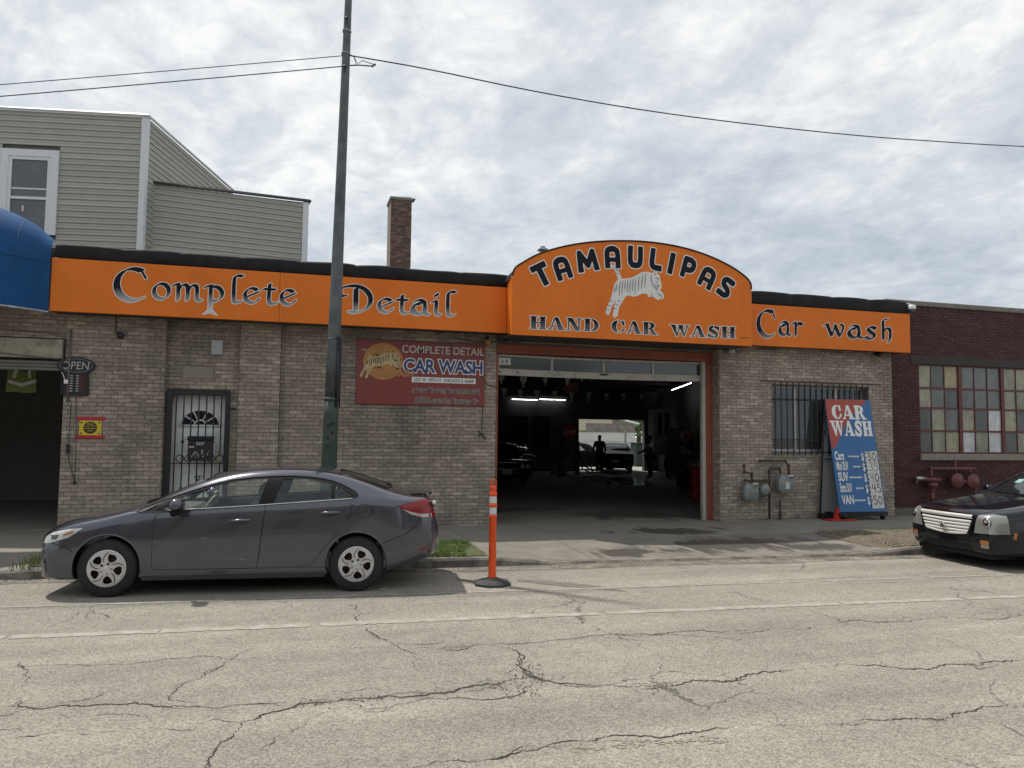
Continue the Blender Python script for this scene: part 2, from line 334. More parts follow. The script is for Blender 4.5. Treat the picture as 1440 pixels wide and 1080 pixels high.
GEO = {  # rounded heavy letters, height 1, stroke .27
 'T': (union(bar((-.42, .865), (.42, .865), .27), bar((0, .9), (0, 0), .29)), .84),
 'A': (union(stroke(bezpts([(-.28, .12), (-.28, .6), (-.22, .80), (0, .865), (.22, .80), (.28, .6), (.28, .12)], 5), .135), rect(-.415, 0, -.145, .3), rect(.145, 0, .415, .3), bar((-.28, .38), (.28, .38), .2)), .83),
 'M': (union(stroke([(-.42, .13), (-.34, .84), (0, .28), (.34, .84), (.42, .13)], .135), poly([(-.57, 0), (-.28, 0), (-.26, .2), (-.55, .2)]), poly([(.57, 0), (.28, 0), (.26, .2), (.55, .2)])), 1.1),
 'U': (union(stroke(bezpts([(-.27, .87), (-.27, .4), (-.20, .18), (0, .135), (.20, .18), (.27, .4), (.27, .87)], 5), .135), rect(-.405, .7, -.135, 1), rect(.135, .7, .405, 1)), .8),
 'L': (union(stroke(bezpts([(-.22, .87), (-.22, .35), (-.14, .16), (.08, .135)], 5), .135), rect(-.355, .7, -.085, 1), rect(.05, 0, .34, .27)), .72),
 'I': (rect(-.145, 0, .145, 1), .3),
 'P': (union(rect(-.36, 0, -.09, .9), stroke(bezpts([(-.225, .865), (.08, .865), (.25, .76), (.25, .52), (.08, .40), (-.15, .40)], 5), .135)), .76),
 'S': (union(stroke(bezpts([(.24, .865), (-.1, .865), (-.25, .74), (-.16, .56), (.14, .44), (.24, .26), (.10, .135), (-.25, .135)], 5), .135), rect(.1, .73, .34, 1), rect(-.36, 0, -.1, .27)), .74),
}
def word(font, s, u0, u1, v, h, track=0.0, slope=0.0, spaces=.6):
    """lay letters of `s` from u0 to u1 on baseline v; returns union shape"""
    adv = []; x = 0
    for ch in s:
        if ch == ' ': x += spaces; continue
        adv.append((ch, x)); x += font[ch][1]+track
    tot = x-track; k = (u1-u0)/tot
    return [place(font[ch][0], u0+ax*k, v+slope*(ax*k), h, sx=k/h) for ch, ax in adv], k
def tiger_shape():
    body = poly([(.30, .59), (.40, .60), (.50, .625), (.57, .66), (.66, .72), (.74, .735), (.82, .715), (.86, .74), (.885, .755), (.90, .715), (.935, .69), (.935, .66), (.955, .58), (.965, .52), (.945, .47), (.93, .46), (.99, .42), (1.0, .36), (.98, .335), (.94, .34), (.92, .315), (.88, .33), (.84, .36), (.80, .365), (.77, .35), (.74, .40), (.66, .40), (.58, .355), (.52, .345), (.44, .36), (.40, .33), (.36, .26), (.31, .18), (.285, .08), (.28, .035), (.24, .0), (.215, .03), (.235, .12), (.245, .20), (.285, .30), (.24, .25), (.19, .16), (.165, .07), (.14, .035), (.11, .06), (.125, .14), (.17, .24), (.20, .32), (.22, .42), (.25, .52)])
    tail = stroke(bezpts([(.32, .60), (.27, .72), (.23, .77), (.17, .78)], 5), .022)
    stripes = []
    for i, (x, y0, y1, b) in enumerate([(.33, .34, .56, .05), (.37, .36, .58, .045), (.41, .42, .59, .04), (.45, .40, .60, .05), (.49, .38, .61, .05), (.53, .42, .62, .05), (.57, .38, .63, .05), (.62, .44, .66, .04), (.67, .47, .70, .03), (.72, .50, .71, .02), (.28, .40, .52, .03), (.25, .38, .47, .02)]):
        stripes.append(stroke([(x, y1), (x-b*.4, (y0+y1)/2), (x+b*.3-.03, y0)], [.003, .008, .004]))
    for x, y in ((.14, .12), (.16, .18), (.19, .25), (.25, .14), (.27, .20), (.31, .26), (.25, .75), (.22, .775), (.285, .68), (.28, .72)): stripes.append(stroke([(x-.018, y), (x+.018, y-.004)], .0055))
    face = union(stroke([(.80, .69), (.81, .58), (.84, .52), (.90, .47)], .008), stroke([(.87, .64), (.90, .66), (.92, .62)], .006), stroke([(.87, .60), (.90, .58)], .006), seg((.905, .535), (.915, .53), .014), stroke([(.86, .55), (.89, .50)], .005), stroke([(.86, .70), (.87, .72)], .008), seg((.80, .40), (.82, .37), .006), seg((.95, .40), (.97, .36), .009), seg((.93, .38), (.90, .43), .005))
    return union(body, tail), union(face, *stripes)
# ---------------- ground ----------------
def road_material():
    mt = bpy.data.materials.new('road_asphalt'); mt.use_nodes = True; t = mt.node_tree; b = t.nodes['Principled BSDF']; n = t.nodes.new; l = t.links.new
    b.inputs['Roughness'].default_value = .88; b.inputs['Specular IOR Level'].default_value = .3
    g = n('ShaderNodeNewGeometry'); P = g.outputs['Position']
    def noi(s, d=5, r=.6, dist=0, src=P):
        q = n('ShaderNodeTexNoise'); q.inputs['Scale'].default_value = s; q.inputs['Detail'].default_value = d; q.inputs['Roughness'].default_value = r; q.inputs['Distortion'].default_value = dist; l(src, q.inputs[0]); return q
    def rng(v, a, b_, c, d):
        q = n('ShaderNodeMapRange'); l(v, q.inputs[0]); q.inputs[1].default_value = a; q.inputs[2].default_value = b_; q.inputs[3].default_value = c; q.inputs[4].default_value = d; return q.outputs[0]
    def mu(a, b_, op='MULTIPLY'):
        q = n('ShaderNodeMath'); q.operation = op
        for i, x in enumerate((a, b_)):
            if isinstance(x, (int, float)): q.inputs[i].default_value = x
            else: l(x, q.inputs[i])
        return q.outputs[0]
    ag = n('ShaderNodeTexVoronoi'); ag.inputs['Scale'].default_value = 95; l(P, ag.inputs[0])
    agc = n('ShaderNodeSeparateColor'); l(ag.outputs['Color'], agc.inputs[0])
    big = noi(.55, 6, .6); mid = noi(4, 6, .7); fine = noi(170, 3, .7)
    mp = n('ShaderNodeMapping'); mp.inputs['Rotation'].default_value = (0, 0, R_(3.6)); mp.inputs['Scale'].default_value = (.12, 1.6, 1); l(P, mp.inputs[0])
    strk = noi(1.1, 4, .55, 0, mp.outputs[0])
    f = mu(mu(rng(agc.outputs[0], 0, 1, .60, 1.36), rng(big.outputs[0], .3, .7, .86, 1.12)), mu(rng(mid.outputs[0], .3, .7, .90, 1.09), mu(rng(fine.outputs[0], .3, .7, .86, 1.14), rng(strk.outputs[0], .3, .7, .84, 1.14))))
    # fine hairline cracking in zones
    wv = noi(1.4, 3, .6); vm = n('ShaderNodeVectorMath'); vm.operation = 'MULTIPLY_ADD'; l(wv.outputs['Color'], vm.inputs[0]); vm.inputs[1].default_value = (.5, .5, 0); l(P, vm.inputs[2])
    wv2 = noi(9, 3, .6); vm2 = n('ShaderNodeVectorMath'); vm2.operation = 'MULTIPLY_ADD'; l(wv2.outputs['Color'], vm2.inputs[0]); vm2.inputs[1].default_value = (.13, .13, 0); l(vm.outputs[0], vm2.inputs[2])
    vo = n('ShaderNodeTexVoronoi'); vo.feature = 'DISTANCE_TO_EDGE'; vo.inputs['Scale'].default_value = .62; l(vm2.outputs[0], vo.inputs[0])
    zone = noi(.45, 2, .5); 
    th = rng(zone.outputs[0], .50, .62, 0, .0065); crk = n('ShaderNodeMath'); crk.operation = 'LESS_THAN'; l(vo.outputs['Distance'], crk.inputs[0]); l(th, crk.inputs[1])
    brk = rng(noi(7, 4, .7).outputs[0], .42, .5, 0, 1); ck = mu(crk.outputs[0], brk)
    f = mu(f, mu(1.0, mu(ck, .55), 'SUBTRACT'))
    v = n('ShaderNodeVectorMath'); v.operation = 'SCALE'; v.inputs[0].default_value = (.270, .249, .211); l(f, v.inputs['Scale']); l(v.outputs[0], b.inputs['Base Color'])
    bp = n('ShaderNodeBump'); bp.inputs['Strength'].default_value = .55; bp.inputs['Distance'].default_value = .006
    l(mu(ag.outputs['Distance'], mu(ck, 2.0, 'MULTIPLY'), 'SUBTRACT'), bp.inputs['Height']); l(bp.outputs[0], b.inputs['Normal'])
    return mt
ROAD = road_material()
CONC = M('sidewalk_concrete', (.235, .215, .185), .85, var=.22, scale=2.2, bump=.3, bscale=120, col2=(.18, .165, .14), c2scale=1.1, c2lo=.46, c2hi=.66)
def wet_concrete():
    """concrete with dark water stains, placed round the mouth of the wash bay"""
    mt = CONC.copy(); mt.name = 'stained_concrete'; t = mt.node_tree; b = t.nodes['Principled BSDF']; n = t.nodes.new; l = t.links.new
    src = b.inputs['Base Color'].links[0].from_socket; g = n('ShaderNodeNewGeometry')
    def blob(cx, cy, rx, ry, rot=0):
        mp = n('ShaderNodeMapping'); mp.vector_type = 'TEXTURE'; mp.inputs['Location'].default_value = (cx, cy, 0); mp.inputs['Rotation'].default_value = (0, 0, rot); mp.inputs['Scale'].default_value = (rx, ry, 50); l(g.outputs['Position'], mp.inputs[0])
        L = n('ShaderNodeVectorMath'); L.operation = 'LENGTH'; l(mp.outputs[0], L.inputs[0]); q = n('ShaderNodeMapRange'); l(L.outputs['Value'], q.inputs[0]); q.inputs[1].default_value = 1.1; q.inputs[2].default_value = .1; q.inputs[3].default_value = 0; q.inputs[4].default_value = 1; return q.outputs[0]
    def mx(a, b_, op='MAXIMUM'):
        q = n('ShaderNodeMath'); q.operation = op
        for i, x in enumerate((a, b_)):
            if isinstance(x, (int, float)): q.inputs[i].default_value = x
            else: l(x, q.inputs[i])
        return q.outputs[0]
    z = mx(mx(blob(6.8, 12.9, 2.0, .75, -.1), blob(6.9, 11.2, 2.6, .95, .1)), mx(blob(7.3, 15.6, 2.2, 1.6), mx(blob(5.2, 17.2, 2.4, .7), mx(blob(8.3, 10.8, 1.6, .55), blob(5.2, 10.9, 1.4, .5)))))
    mp = n('ShaderNodeMapping'); mp.inputs['Scale'].default_value = (1.0, .35, 1); mp.inputs['Rotation'].default_value = (0, 0, .75); l(g.outputs['Position'], mp.inputs[0])
    no = n('ShaderNodeTexNoise'); no.inputs['Scale'].default_value = 2.3; no.inputs['Detail'].default_value = 7; no.inputs['Roughness'].default_value = .6; no.inputs['Distortion'].default_value = .8; l(mp.outputs[0], no.inputs[0])
    s = mx(no.outputs[0], mx(z, .26, 'MULTIPLY'), 'ADD'); q = n('ShaderNodeMapRange'); l(s, q.inputs[0]); q.inputs[1].default_value = .60; q.inputs[2].default_value = .70; q.inputs[3].default_value = 0; q.inputs[4].default_value = 1
    fac = mx(q.outputs[0], z, 'MULTIPLY'); fac = mx(fac, 1.6, 'MULTIPLY'); fac = mx(fac, .9, 'MINIMUM')
    k = n('ShaderNodeMix'); k.data_type = 'RGBA'; l(fac, k.inputs[0]); l(src, k.inputs[6]); k.inputs[7].default_value = (.07, .064, .055, 1); l(k.outputs[2], b.inputs['Base Color'])
    r = n('ShaderNodeMapRange'); l(fac, r.inputs[0]); r.inputs[3].default_value = .85; r.inputs[4].default_value = .38; l(r.outputs[0], b.inputs['Roughness'])
    return mt
WET = wet_concrete()
KERB = M('kerb_concrete', (.22, .20, .17), .9, var=.25, scale=5, bump=.5, bscale=60, col2=(.11, .10, .085), c2scale=3, c2lo=.45, c2hi=.6)
DIRT = M('bare_dirt', (.13, .105, .075), .95, var=.35, scale=9, bump=.8, bscale=40)
DARK = M('crack_shadow', (.032, .029, .025), .95)
def cy(x): return 10.62-.06*x           # roadside foot of the kerb
def lanes(x, y0, sl=-.062): return y0+sl*x

g = MB().add([(-300, -400, 0), (400, -400, 0), (400, lanes(400, 10.9), 0), (-300, lanes(-300, 10.9), 0)], [(0, 1, 2, 3)])
# a finer foreground sheet is not needed: one flat sheet to the horizon
road = g.build('road', ROAD); props(road, kind='structure')
gr = MB().add([(-300, 15.2, -.05), (400, 15.2, -.05), (400, 1500, -.05), (-300, 1500, -.05)], [(0, 1, 2, 3)]).build('ground', M('far_ground', (.2, .185, .155), .95, var=.2, scale=.5)); props(gr, kind='structure')

PAINT = M('worn_road_paint', (.41, .395, .355), .8, var=.18, scale=14, bump=.3, col2=(.29, .265, .22), c2scale=7, c2lo=.36, c2hi=.54)
PAINT2 = M('faded_yellow_paint', (.33, .295, .18), .85, var=.2, scale=20, col2=(.270, .249, .211), c2scale=14, c2lo=.34, c2hi=.52)
def ragged(a, b, wd, z=.004, seed=0):
    """worn painted stripe with ragged edges"""
    rnd = random.Random(seed); a = Vector(a); b = Vector(b); L = (b-a).length; n = max(3, int(L/.05)); d = (b-a)/L; q = Vector((-d.y, d.x, 0)); vs = []
    for i in range(n+1):
        p = a+d*L*i/n; vs += [p+q*(wd/2*(1-rnd.random()**3*.5)), p-q*(wd/2*(1-rnd.random()**3*.5))]
    return [(v.x, v.y, z) for v in vs], [(2*i, 2*i+1, 2*i+3, 2*i+2) for i in range(n)]
A, B = G(0, 897), G(1440, 838.5); dl = (B-A).normalized(); A0 = A-dl*12; k = 0
mb = MB(); t = 0; L = 40; rnd = random.Random(4)
while t < L:                        # the travel-lane line is worn through in places
    s = rnd.uniform(.8, 3.2); mb.add(*ragged(A0+dl*t, A0+dl*(t+s), .15, .004, k)); t += s+rnd.uniform(.02, .1); k += 1
mb.build('lane_line', PAINT, road)
A, B = G(60, 852.5), G(1440, 808); dl = (B-A).normalized()
A0 = A-dl*1.2; t = 0; L = 26; rnd = random.Random(8)
while t < L:
    s = rnd.uniform(1.2, 1.9); MB().add(*ragged(A0+dl*t, A0+dl*(t+s), .075, .004, k)).build('parking_line_dash', PAINT, road); t += s+rnd.uniform(.06, .35); k += 1
mb = MB()
for a, b in ((( 808, 1053), (850, 1049)), ((862, 1048), (905, 1046)), ((925, 1044), (975, 1042)), ((985, 1041), (1022, 1043))): 
    for j in range(46):
        rr_ = random.Random(a[0]*100+j); t_ = rr_.random(); c = G(a[0]+(b[0]-a[0])*t_, a[1]+(b[1]-a[1])*t_+rr_.gauss(0, 2.2)); n_ = 5; r = rr_.uniform(.004, .012)
        mb.add([(c.x+r*2.2*math.cos(k*6.283/n_)*rr_.uniform(.5, 1.2), c.y+r*math.sin(k*6.283/n_)*rr_.uniform(.5, 1.2), .0035+j*.00001) for k in range(n_)], [tuple(range(n_))])
mb.build('yellow_paint_trace', PAINT2, road)['kind'] = 'stuff'

def crack(pts, wd, seed, jit=.35, z=.003):
    """ragged open crack: a ribbon with a broken outline that wanders like a fractal"""
    rnd = random.Random(seed); P = [G(*p) for p in pts]
    for it in range(6):
        Q = [P[0]]
        for a, b in zip(P[:-1], P[1:]):
            d = b-a; L = d.length
            if L > .022: m_ = (a+b)/2+Vector((-d.y, d.x, 0))*rnd.uniform(-1, 1)*jit*(1.0 if it > 2 else .48); Q.append(m_)
            Q.append(b)
        P = Q
    vs = []; n = len(P); cur = .6
    for i, p in enumerate(P):
        t = P[min(i+1, n-1)]-P[max(i-1, 0)]; t.normalize(); q = Vector((-t.y, t.x, 0)); cur = min(1.7, max(.10, cur+rnd.uniform(-.33, .33)))
        e = min(1, i/12+.1, (n-1-i)/12+.1); h = wd*cur*e
        vs += [p+q*h*rnd.uniform(.35, .65), p-q*h*rnd.uniform(.35, .65)]
    return [(v.x, v.y, z) for v in vs], [(2*i, 2*i+1, 2*i+3, 2*i+2) for i in range(n-1)]
CR = [  # (points in the photograph's survey, width in metres)
 ([(478, 848), (500, 868), (517, 885), (534, 898), (560, 905), (610, 912), (660, 909), (720, 906), (790, 900), (850, 893), (940, 891), (1020, 889), (1100, 884), (1180, 876), (1260, 874), (1340, 869), (1440, 862)], .012),
 ([(716, 906), (730, 920), (731, 935), (736, 946), (750, 953), (770, 958), (830, 963), (880, 966), (930, 965), (975, 956), (1040, 954), (1110, 944), (1170, 937), (1260, 939), (1330, 934), (1380, 936), (1440, 928)], .016),
 ([(736, 944), (745, 950), (757, 956), (768, 958)], .05), ([(728, 934), (742, 944), (752, 952)], .04),
 ([(752, 952), (700, 962), (640, 972), (580, 980), (520, 983), (470, 987), (420, 990), (380, 1002), (340, 1016), (320, 1040), (300, 1062), (285, 1085)], .020),
 ([(745, 956), (735, 975), (700, 983), (650, 982), (600, 982), (560, 990), (520, 998), (470, 996), (440, 1010), (400, 1030), (360, 1060)], .011),
 ([(0, 995), (60, 997), (130, 992), (200, 990), (270, 994), (330, 992), (400, 992), (470, 986)], .015),
 ([(0, 1040), (70, 1030), (140, 1030), (210, 1024), (270, 1022), (300, 1012), (330, 1016), (380, 1004)], .012),
 ([(540, 1085), (590, 1078), (640, 1070), (700, 1068), (735, 1056), (770, 1050), (830, 1042), (900, 1036), (980, 1030), (1050, 1022), (1110, 1020), (1200, 1016), (1290, 1010), (1360, 1002), (1440, 994)], .013),
 ([(0, 938), (80, 935), (150, 934), (230, 928), (310, 925), (400, 918), (480, 914), (560, 913)], .007),
 ([(130, 846), (125, 872), (100, 880)], .005), ([(365, 905), (330, 925), (290, 945), (250, 965), (240, 985), (280, 990)], .008),
 ([(30, 930), (40, 945), (30, 965), (28, 985), (20, 998)], .009), ([(1030, 828), (1060, 842), (1110, 852), (1150, 862), (1190, 878), (1240, 882)], .006),
 ([(1000, 965), (1020, 980), (1060, 990), (1090, 1005), (1105, 1020)], .006), ([(1100, 908), (1140, 925), (1155, 938)], .006), ([(1280, 890), (1320, 900), (1370, 915), (1390, 930)], .006),
 ([(520, 983), (560, 975), (600, 975), (650, 968), (690, 958), (735, 950)], .008), ([(80, 1000), (110, 1010), (180, 1004), (240, 1010)], .006), ([(600, 1020), (618, 1045), (600, 1075)], .006),
 ([(1200, 975), (1240, 984), (1300, 990)], .004), ([(880, 966), (910, 969), (945, 966)], .022), ([(480, 987), (510, 985)], .03), ([(1360, 934), (1378, 942), (1400, 940)], .018), ([(1090, 1019), (1105, 1021)], .03),
]
mb = MB(); zc_ = .003
for i, (p, wd) in enumerate(CR):
    mb.add(*crack(p, wd*.60, i, z=.003+.00003*i)); rs_ = random.Random(100+i)
    if wd < .0075: continue
    D_ = bezpts(p, 5)
    for k in range(int(len(D_)/(5 if wd > .011 else 9))):      # thin splinters that leave the main crack and rejoin it
        a_ = rs_.randrange(len(D_)-3); n_s = rs_.randint(3, 8); sg = D_[a_:a_+n_s]
        if len(sg) < 3: continue
        am = rs_.choice((-1, 1))*rs_.uniform(1.5, 6.5); br = rs_.random() < .45
        q_ = [(x+rs_.uniform(-2, 2), y+am*(math.sin(math.pi*j/(len(sg)-1)) if not br else j/(len(sg)-1)*1.8)) for j, (x, y) in enumerate(sg)]
        zc_ += .0000015; mb.add(*crack(q_, rs_.uniform(.004, .009), 1000+i*40+k, z=zc_))
mb.build('open_crack', DARK, road)
# low crumbled edges and grit in the pothole
mb = MB(); rnd = random.Random(2)
for i in range(260):
    px, py = random.Random(i).choice([(742, 948), (755, 956), (735, 938), (700, 965), (520, 984), (440, 990), (930, 966), (735, 975)]); c = G(px+rnd.gauss(0, 14), py+rnd.gauss(0, 4)); r = rnd.uniform(.004, .013)
    mb.add([c+Vector((r, 0, .002)), c+Vector((-r*.6, r*.8, .002)), c+Vector((-r*.5, -r*.9, .002)), c+Vector((0, 0, r*.9+.003))], [(0, 1, 3), (1, 2, 3), (2, 0, 3)])
x = mb.build('loose_grit', M('grit', (.24, .22, .18), .9, var=.3, scale=30)); props(x, 'loose pale grit scattered along the open cracks of the street', 'grit', kind='stuff')
# thin flat dark trails on the road by the post
def patch(name, poly_px, z, mat, parent, seed=0):
    pts = []; rnd = random.Random(seed); P = [G(*p, z) for p in poly_px]
    for a, b in zip(P, P[1:]+P[:1]):
        n = max(1, int((b-a).length/.12))
        for i in range(n): pts.append(a+(b-a)*i/n+Vector((rnd.uniform(-.02, .02), rnd.uniform(-.02, .02), 0)))
    return MB().add(pts, [tuple(range(len(pts)))]).build(name, mat, parent)
TRAIL = M('dark_trail_colour', (.15, .14, .12), .85, var=.2, scale=20, bump=.3)
patch('dark_trail', [(728, 814), (800, 819), (860, 826), (880, 832), (850, 829), (780, 823), (730, 818)], .0035, TRAIL, road, 1)
patch('dark_trail', [(640, 812), (668, 816), (668, 819), (640, 815)], .0035, TRAIL, road, 2)
# gutter
mb = MB(); xs = [-14+i*.5 for i in range(110)]
for i, x in enumerate(xs[:-1]): 
    a, b = xs[i], xs[i+1]; h = lambda q: .32+.10*noise2(q, 1)
    mb.add([(a, cy(a)+.02, .004), (b, cy(b)+.02, .004), (b, cy(b)-h(b), .004), (a, cy(a)-h(a), .004)], [(0, 3, 2, 1)])
mb.build('gutter', M('gutter_grime', (.135, .12, .10), .9, var=.35, scale=3, bump=.4, col2=(.23, .21, .175), c2scale=2.2, c2lo=.44, c2hi=.6), road)
mb = MB(); rnd = random.Random(5)
for i in range(900):
    x = rnd.uniform(-6, 14); y = cy(x)-abs(rnd.gauss(0, .10)); r = rnd.uniform(.004, .016)
    mb.add([(x+r, y, .005), (x-r*.6, y+r*.8, .005), (x-r*.5, y-r*.9, .005), (x, y, .005+r)], [(0, 1, 3), (1, 2, 3), (2, 0, 3)])
props(mb.build('gutter_gravel', M('gutter_grit', (.2, .18, .15), .95, var=.5, scale=30)), 'small stones and grit collected in the gutter along the kerb', 'gravel', kind='stuff')

# kerb, dropped at the two driveways
def ktop(x):
    def ramp(a, b, w=1.0):
        if a < x < b: return min(1, (x-a)/w, (b-x)/w)
        return 0
    d = max(ramp(2.7, 9.6), ramp(-40, -3.1, .8)); return .125-.085*d
kerb = thing('kerb', None, None, (0, 10.6, 0), kind='structure')
x = -11
while x < 24:
    x1 = x+1.5; mb = MB(); n = 6; vs = []
    for i in range(n+1):
        q = x+.004+(x1-x-.008)*i/n; y = cy(q); t = ktop(q); r_ = .012*noise2(q*3, 2)
        vs += [(q, y+.01+r_*.4, 0), (q, y+.02, t-.03), (q, y+.045, t+r_*.3), (q, y+.17, t), (q, y+.17, -.02)]
    fs = [(i*5+k_, i*5+5+k_, i*5+6+k_, i*5+1+k_) for i in range(n) for k_ in range(4)]+[(0, 1, 2, 3, 4), (n*5+4, n*5+3, n*5+2, n*5+1, n*5)]
    mb.add(vs, fs).build('kerb_stone', KERB, kerb); x = x1
# pavement: slabs by the wall, aprons at the driveways
def hs(x, y):
    t = ktop(x); f = min(1, max(0, (y-cy(x)-.17)/1.5)); base = .125+(.075 if x < -3 else 0)*min(1, (-3-x)/1.5 if x < -3 else 0)
    if 2.9 < x < 9.4: base = .105
    return t+(base-t)*f
side = thing('sidewalk', None, None, (0, 13, 0), kind='structure')
def slab(x0, x1, y0f, y1f, mat=None):
    n = 4; g_ = .006; vs = []
    for j in range(3):
        for i in range(n+1):
            x = x0+g_+(x1-x0-2*g_)*i/n; y = y0f(x)+g_+(y1f(x)-y0f(x)-2*g_)*j/2; vs.append((x, y, hs(x, y)))
    fs = [(j*(n+1)+i, j*(n+1)+i+1, (j+1)*(n+1)+i+1, (j+1)*(n+1)+i) for j in range(2) for i in range(n)]
    k_ = len(vs); ring = [i for i in range(n+1)]+[(j+1)*(n+1)+n for j in range(1, 2)]+[2*(n+1)+n-i for i in range(n+1)]+[n+1]
    ring = list(range(n+1))+[2*n+1]+[2*(n+1)+n-i for i in range(n+1)]+[n+1]
    for r in ring: vs.append((vs[r][0], vs[r][1], vs[r][2]-.06))
    m_ = len(ring); fs += [(ring[(i+1) % m_], ring[i], k_+i, k_+(i+1) % m_) for i in range(m_)]
    MB().add(vs, fs).build('slab', mat or WET, side)
MB().add([(-14, cy(-14)+.17, -.02), (26, cy(26)+.17, -.02), (26, 14.6, .03), (-14, 14.6, .03)], [(0, 1, 2, 3)]).build('bedding', M('joint_dirt', (.06, .052, .04), .95), side)
xs = [-11, -9.3, -7.6, -5.9, -4.4, -3.1, -1.6, -.1, 1.4, 2.85, 4.45, 6.05, 7.65, 9.3, 10.8, 12.3, 13.8, 15.4, 17, 19, 21, 23]
for a, b in zip(xs[:-1], xs[1:]): slab(a, b, lambda x: 12.1, lambda x: 13.15); slab(a, b, lambda x: 13.15, lambda x: 14.42)
APR = WET.copy(); APR.name = 'dirty_apron_concrete'
for n_ in APR.node_tree.nodes:
    if n_.type == 'RGB': n_.outputs[0].default_value = (.185, .168, .142, 1)
for a, b in ((2.75, 4.3), (4.3, 5.9), (5.9, 7.55), (7.55, 9.2)): slab(a, b, lambda x: cy(x)+.17, lambda x: 12.1, APR)
for a, b in ((-11, -9.3), (-9.3, -7.6), (-7.6, -5.9), (-5.9, -4.4), (-4.4, -3.05)): slab(a, b, lambda x: cy(x)+.17, lambda x: 12.1)
# planting strips
def strip(name, x0, x1, mat, bumpy):
    mb = MB(); nx = int((x1-x0)/.12); 
    mb.grid(lambda u, v: ((lambda x: (x, cy(x)+.17+(12.1-cy(x)-.17)*v, hs(x, cy(x)+.17+(12.1-cy(x)-.17)*v)+(.006 if x > 9.26 or x < 5 else -.012+(x-9.12)*.12)+bumpy*(noise2(x*6, v*9)*.6+noise2(x*21, v*31)*.3)+.02*math.sin(math.pi*v)))(x0+(x1-x0)*u)), nx, 14)
    o = mb.build(name, mat); props(o, kind='structure'); return o
SOIL = M('grass_soil', (.075, .085, .035), .95, var=.4, scale=14, bump=.6, bscale=40)
strip('verge_soil', -3.04, 2.76, SOIL, .012); strip('dirt_verge', 9.12, 24, DIRT, .02)
GR = M('grass_blades', (.105, .165, .028), .8, var=.4, scale=5, island=.5)
mb = MB(); rnd = random.Random(1)
def blade(x, y, z, h):
    a = rnd.uniform(0, 6.28); w_ = .006; l = rnd.uniform(.2, .7)*h; dx, dy = math.cos(a), math.sin(a)
    mb.add([(x-dy*w_, y+dx*w_, z), (x+dy*w_, y-dx*w_, z), (x+dx*l, y+dy*l, z+h)], [(0, 1, 2)])
for i in range(17000):
    x = rnd.uniform(.9, 2.74) if i % 4 else rnd.uniform(-3.05, .9); y = rnd.uniform(cy(x)+.15, 12.1)
    if x > 2.45 and y < 10.9+(x-2.45)*2.2: continue
    if noise2(x*3, y*3) < -.45 and rnd.random() < .7: continue
    blade(x, y, hs(x, y)+.005, rnd.uniform(.02, .065))
props(mb.build('grass', GR), 'green grass of the verge between kerb and pavement behind the parked sedan', 'grass', kind='stuff')
mb = MB()
for i in range(2600):
    x = rnd.uniform(9.3, 12.5); y = rnd.uniform(cy(x)+.2, 12.15); 
    if noise2(x*2.2, y*3) > .1 or y > 11.7 : blade(x, y, .12, rnd.uniform(.02, .07))
for i in range(260): x = -3.05+rnd.gauss(0, .09); y = 11.3+rnd.gauss(0, .25); blade(x, y, .11, rnd.uniform(.05, .16))
for i in range(240):
    x = rnd.uniform(8.9, 13.0); blade(x, 14.1+rnd.gauss(0, .03), .12, rnd.uniform(.02, .06))
props(mb.build('weeds', M('weed_blades', (.12, .14, .045), .85, var=.4, scale=5, island=.5)), 'thin dry weeds on the bare dirt verge and in pavement joints', 'weeds', kind='stuff')
mb = MB()
for i in range(1500):
    x = rnd.uniform(9.3, 13); y = rnd.uniform(cy(x)+.2, 12.1); r = rnd.uniform(.006, .028)*(1 if rnd.random() < .9 else 1.6)
    mb.add([(x+r, y, .13), (x-r*.6, y+r*.8, .13), (x-r*.5, y-r*.9, .13), (x, y, .13+r*.8)], [(0, 1, 3), (1, 2, 3), (2, 0, 3)])
props(mb.build('gravel', M('verge_stones', (.2, .175, .14), .95, var=.5, scale=30, island=.6)), 'small stones strewn over the bare dirt verge by the black car', 'gravel', kind='stuff')
# ---------------- brickwork ----------------
PITX, PITZ, JOINT = .2135, .0677, .0075
def brick_geo(x0, x1, z0, z1, y, proud, T=None, rnd=random):
    c = .004; w_ = [rnd.uniform(-.0022, .0022) for _ in range(4)]
    vs = [(x0, y, z0), (x1, y, z0), (x1, y, z1), (x0, y, z1), (x0, y-proud+c, z0), (x1, y-proud+c, z0), (x1, y-proud+c, z1), (x0, y-proud+c, z1),
          (x0+c, y-proud+w_[0], z0+c), (x1-c, y-proud+w_[1], z0+c), (x1-c, y-proud+w_[2], z1-c), (x0+c, y-proud+w_[3], z1-c)]
    fs = [(0, 1, 5, 4), (1, 2, 6, 5), (2, 3, 7, 6), (3, 0, 4, 7), (4, 5, 9, 8), (5, 6, 10, 9), (6, 7, 11, 10), (7, 4, 8, 11), (8, 9, 10, 11)]
    return ([T @ Vector(v) for v in vs] if T else vs), fs
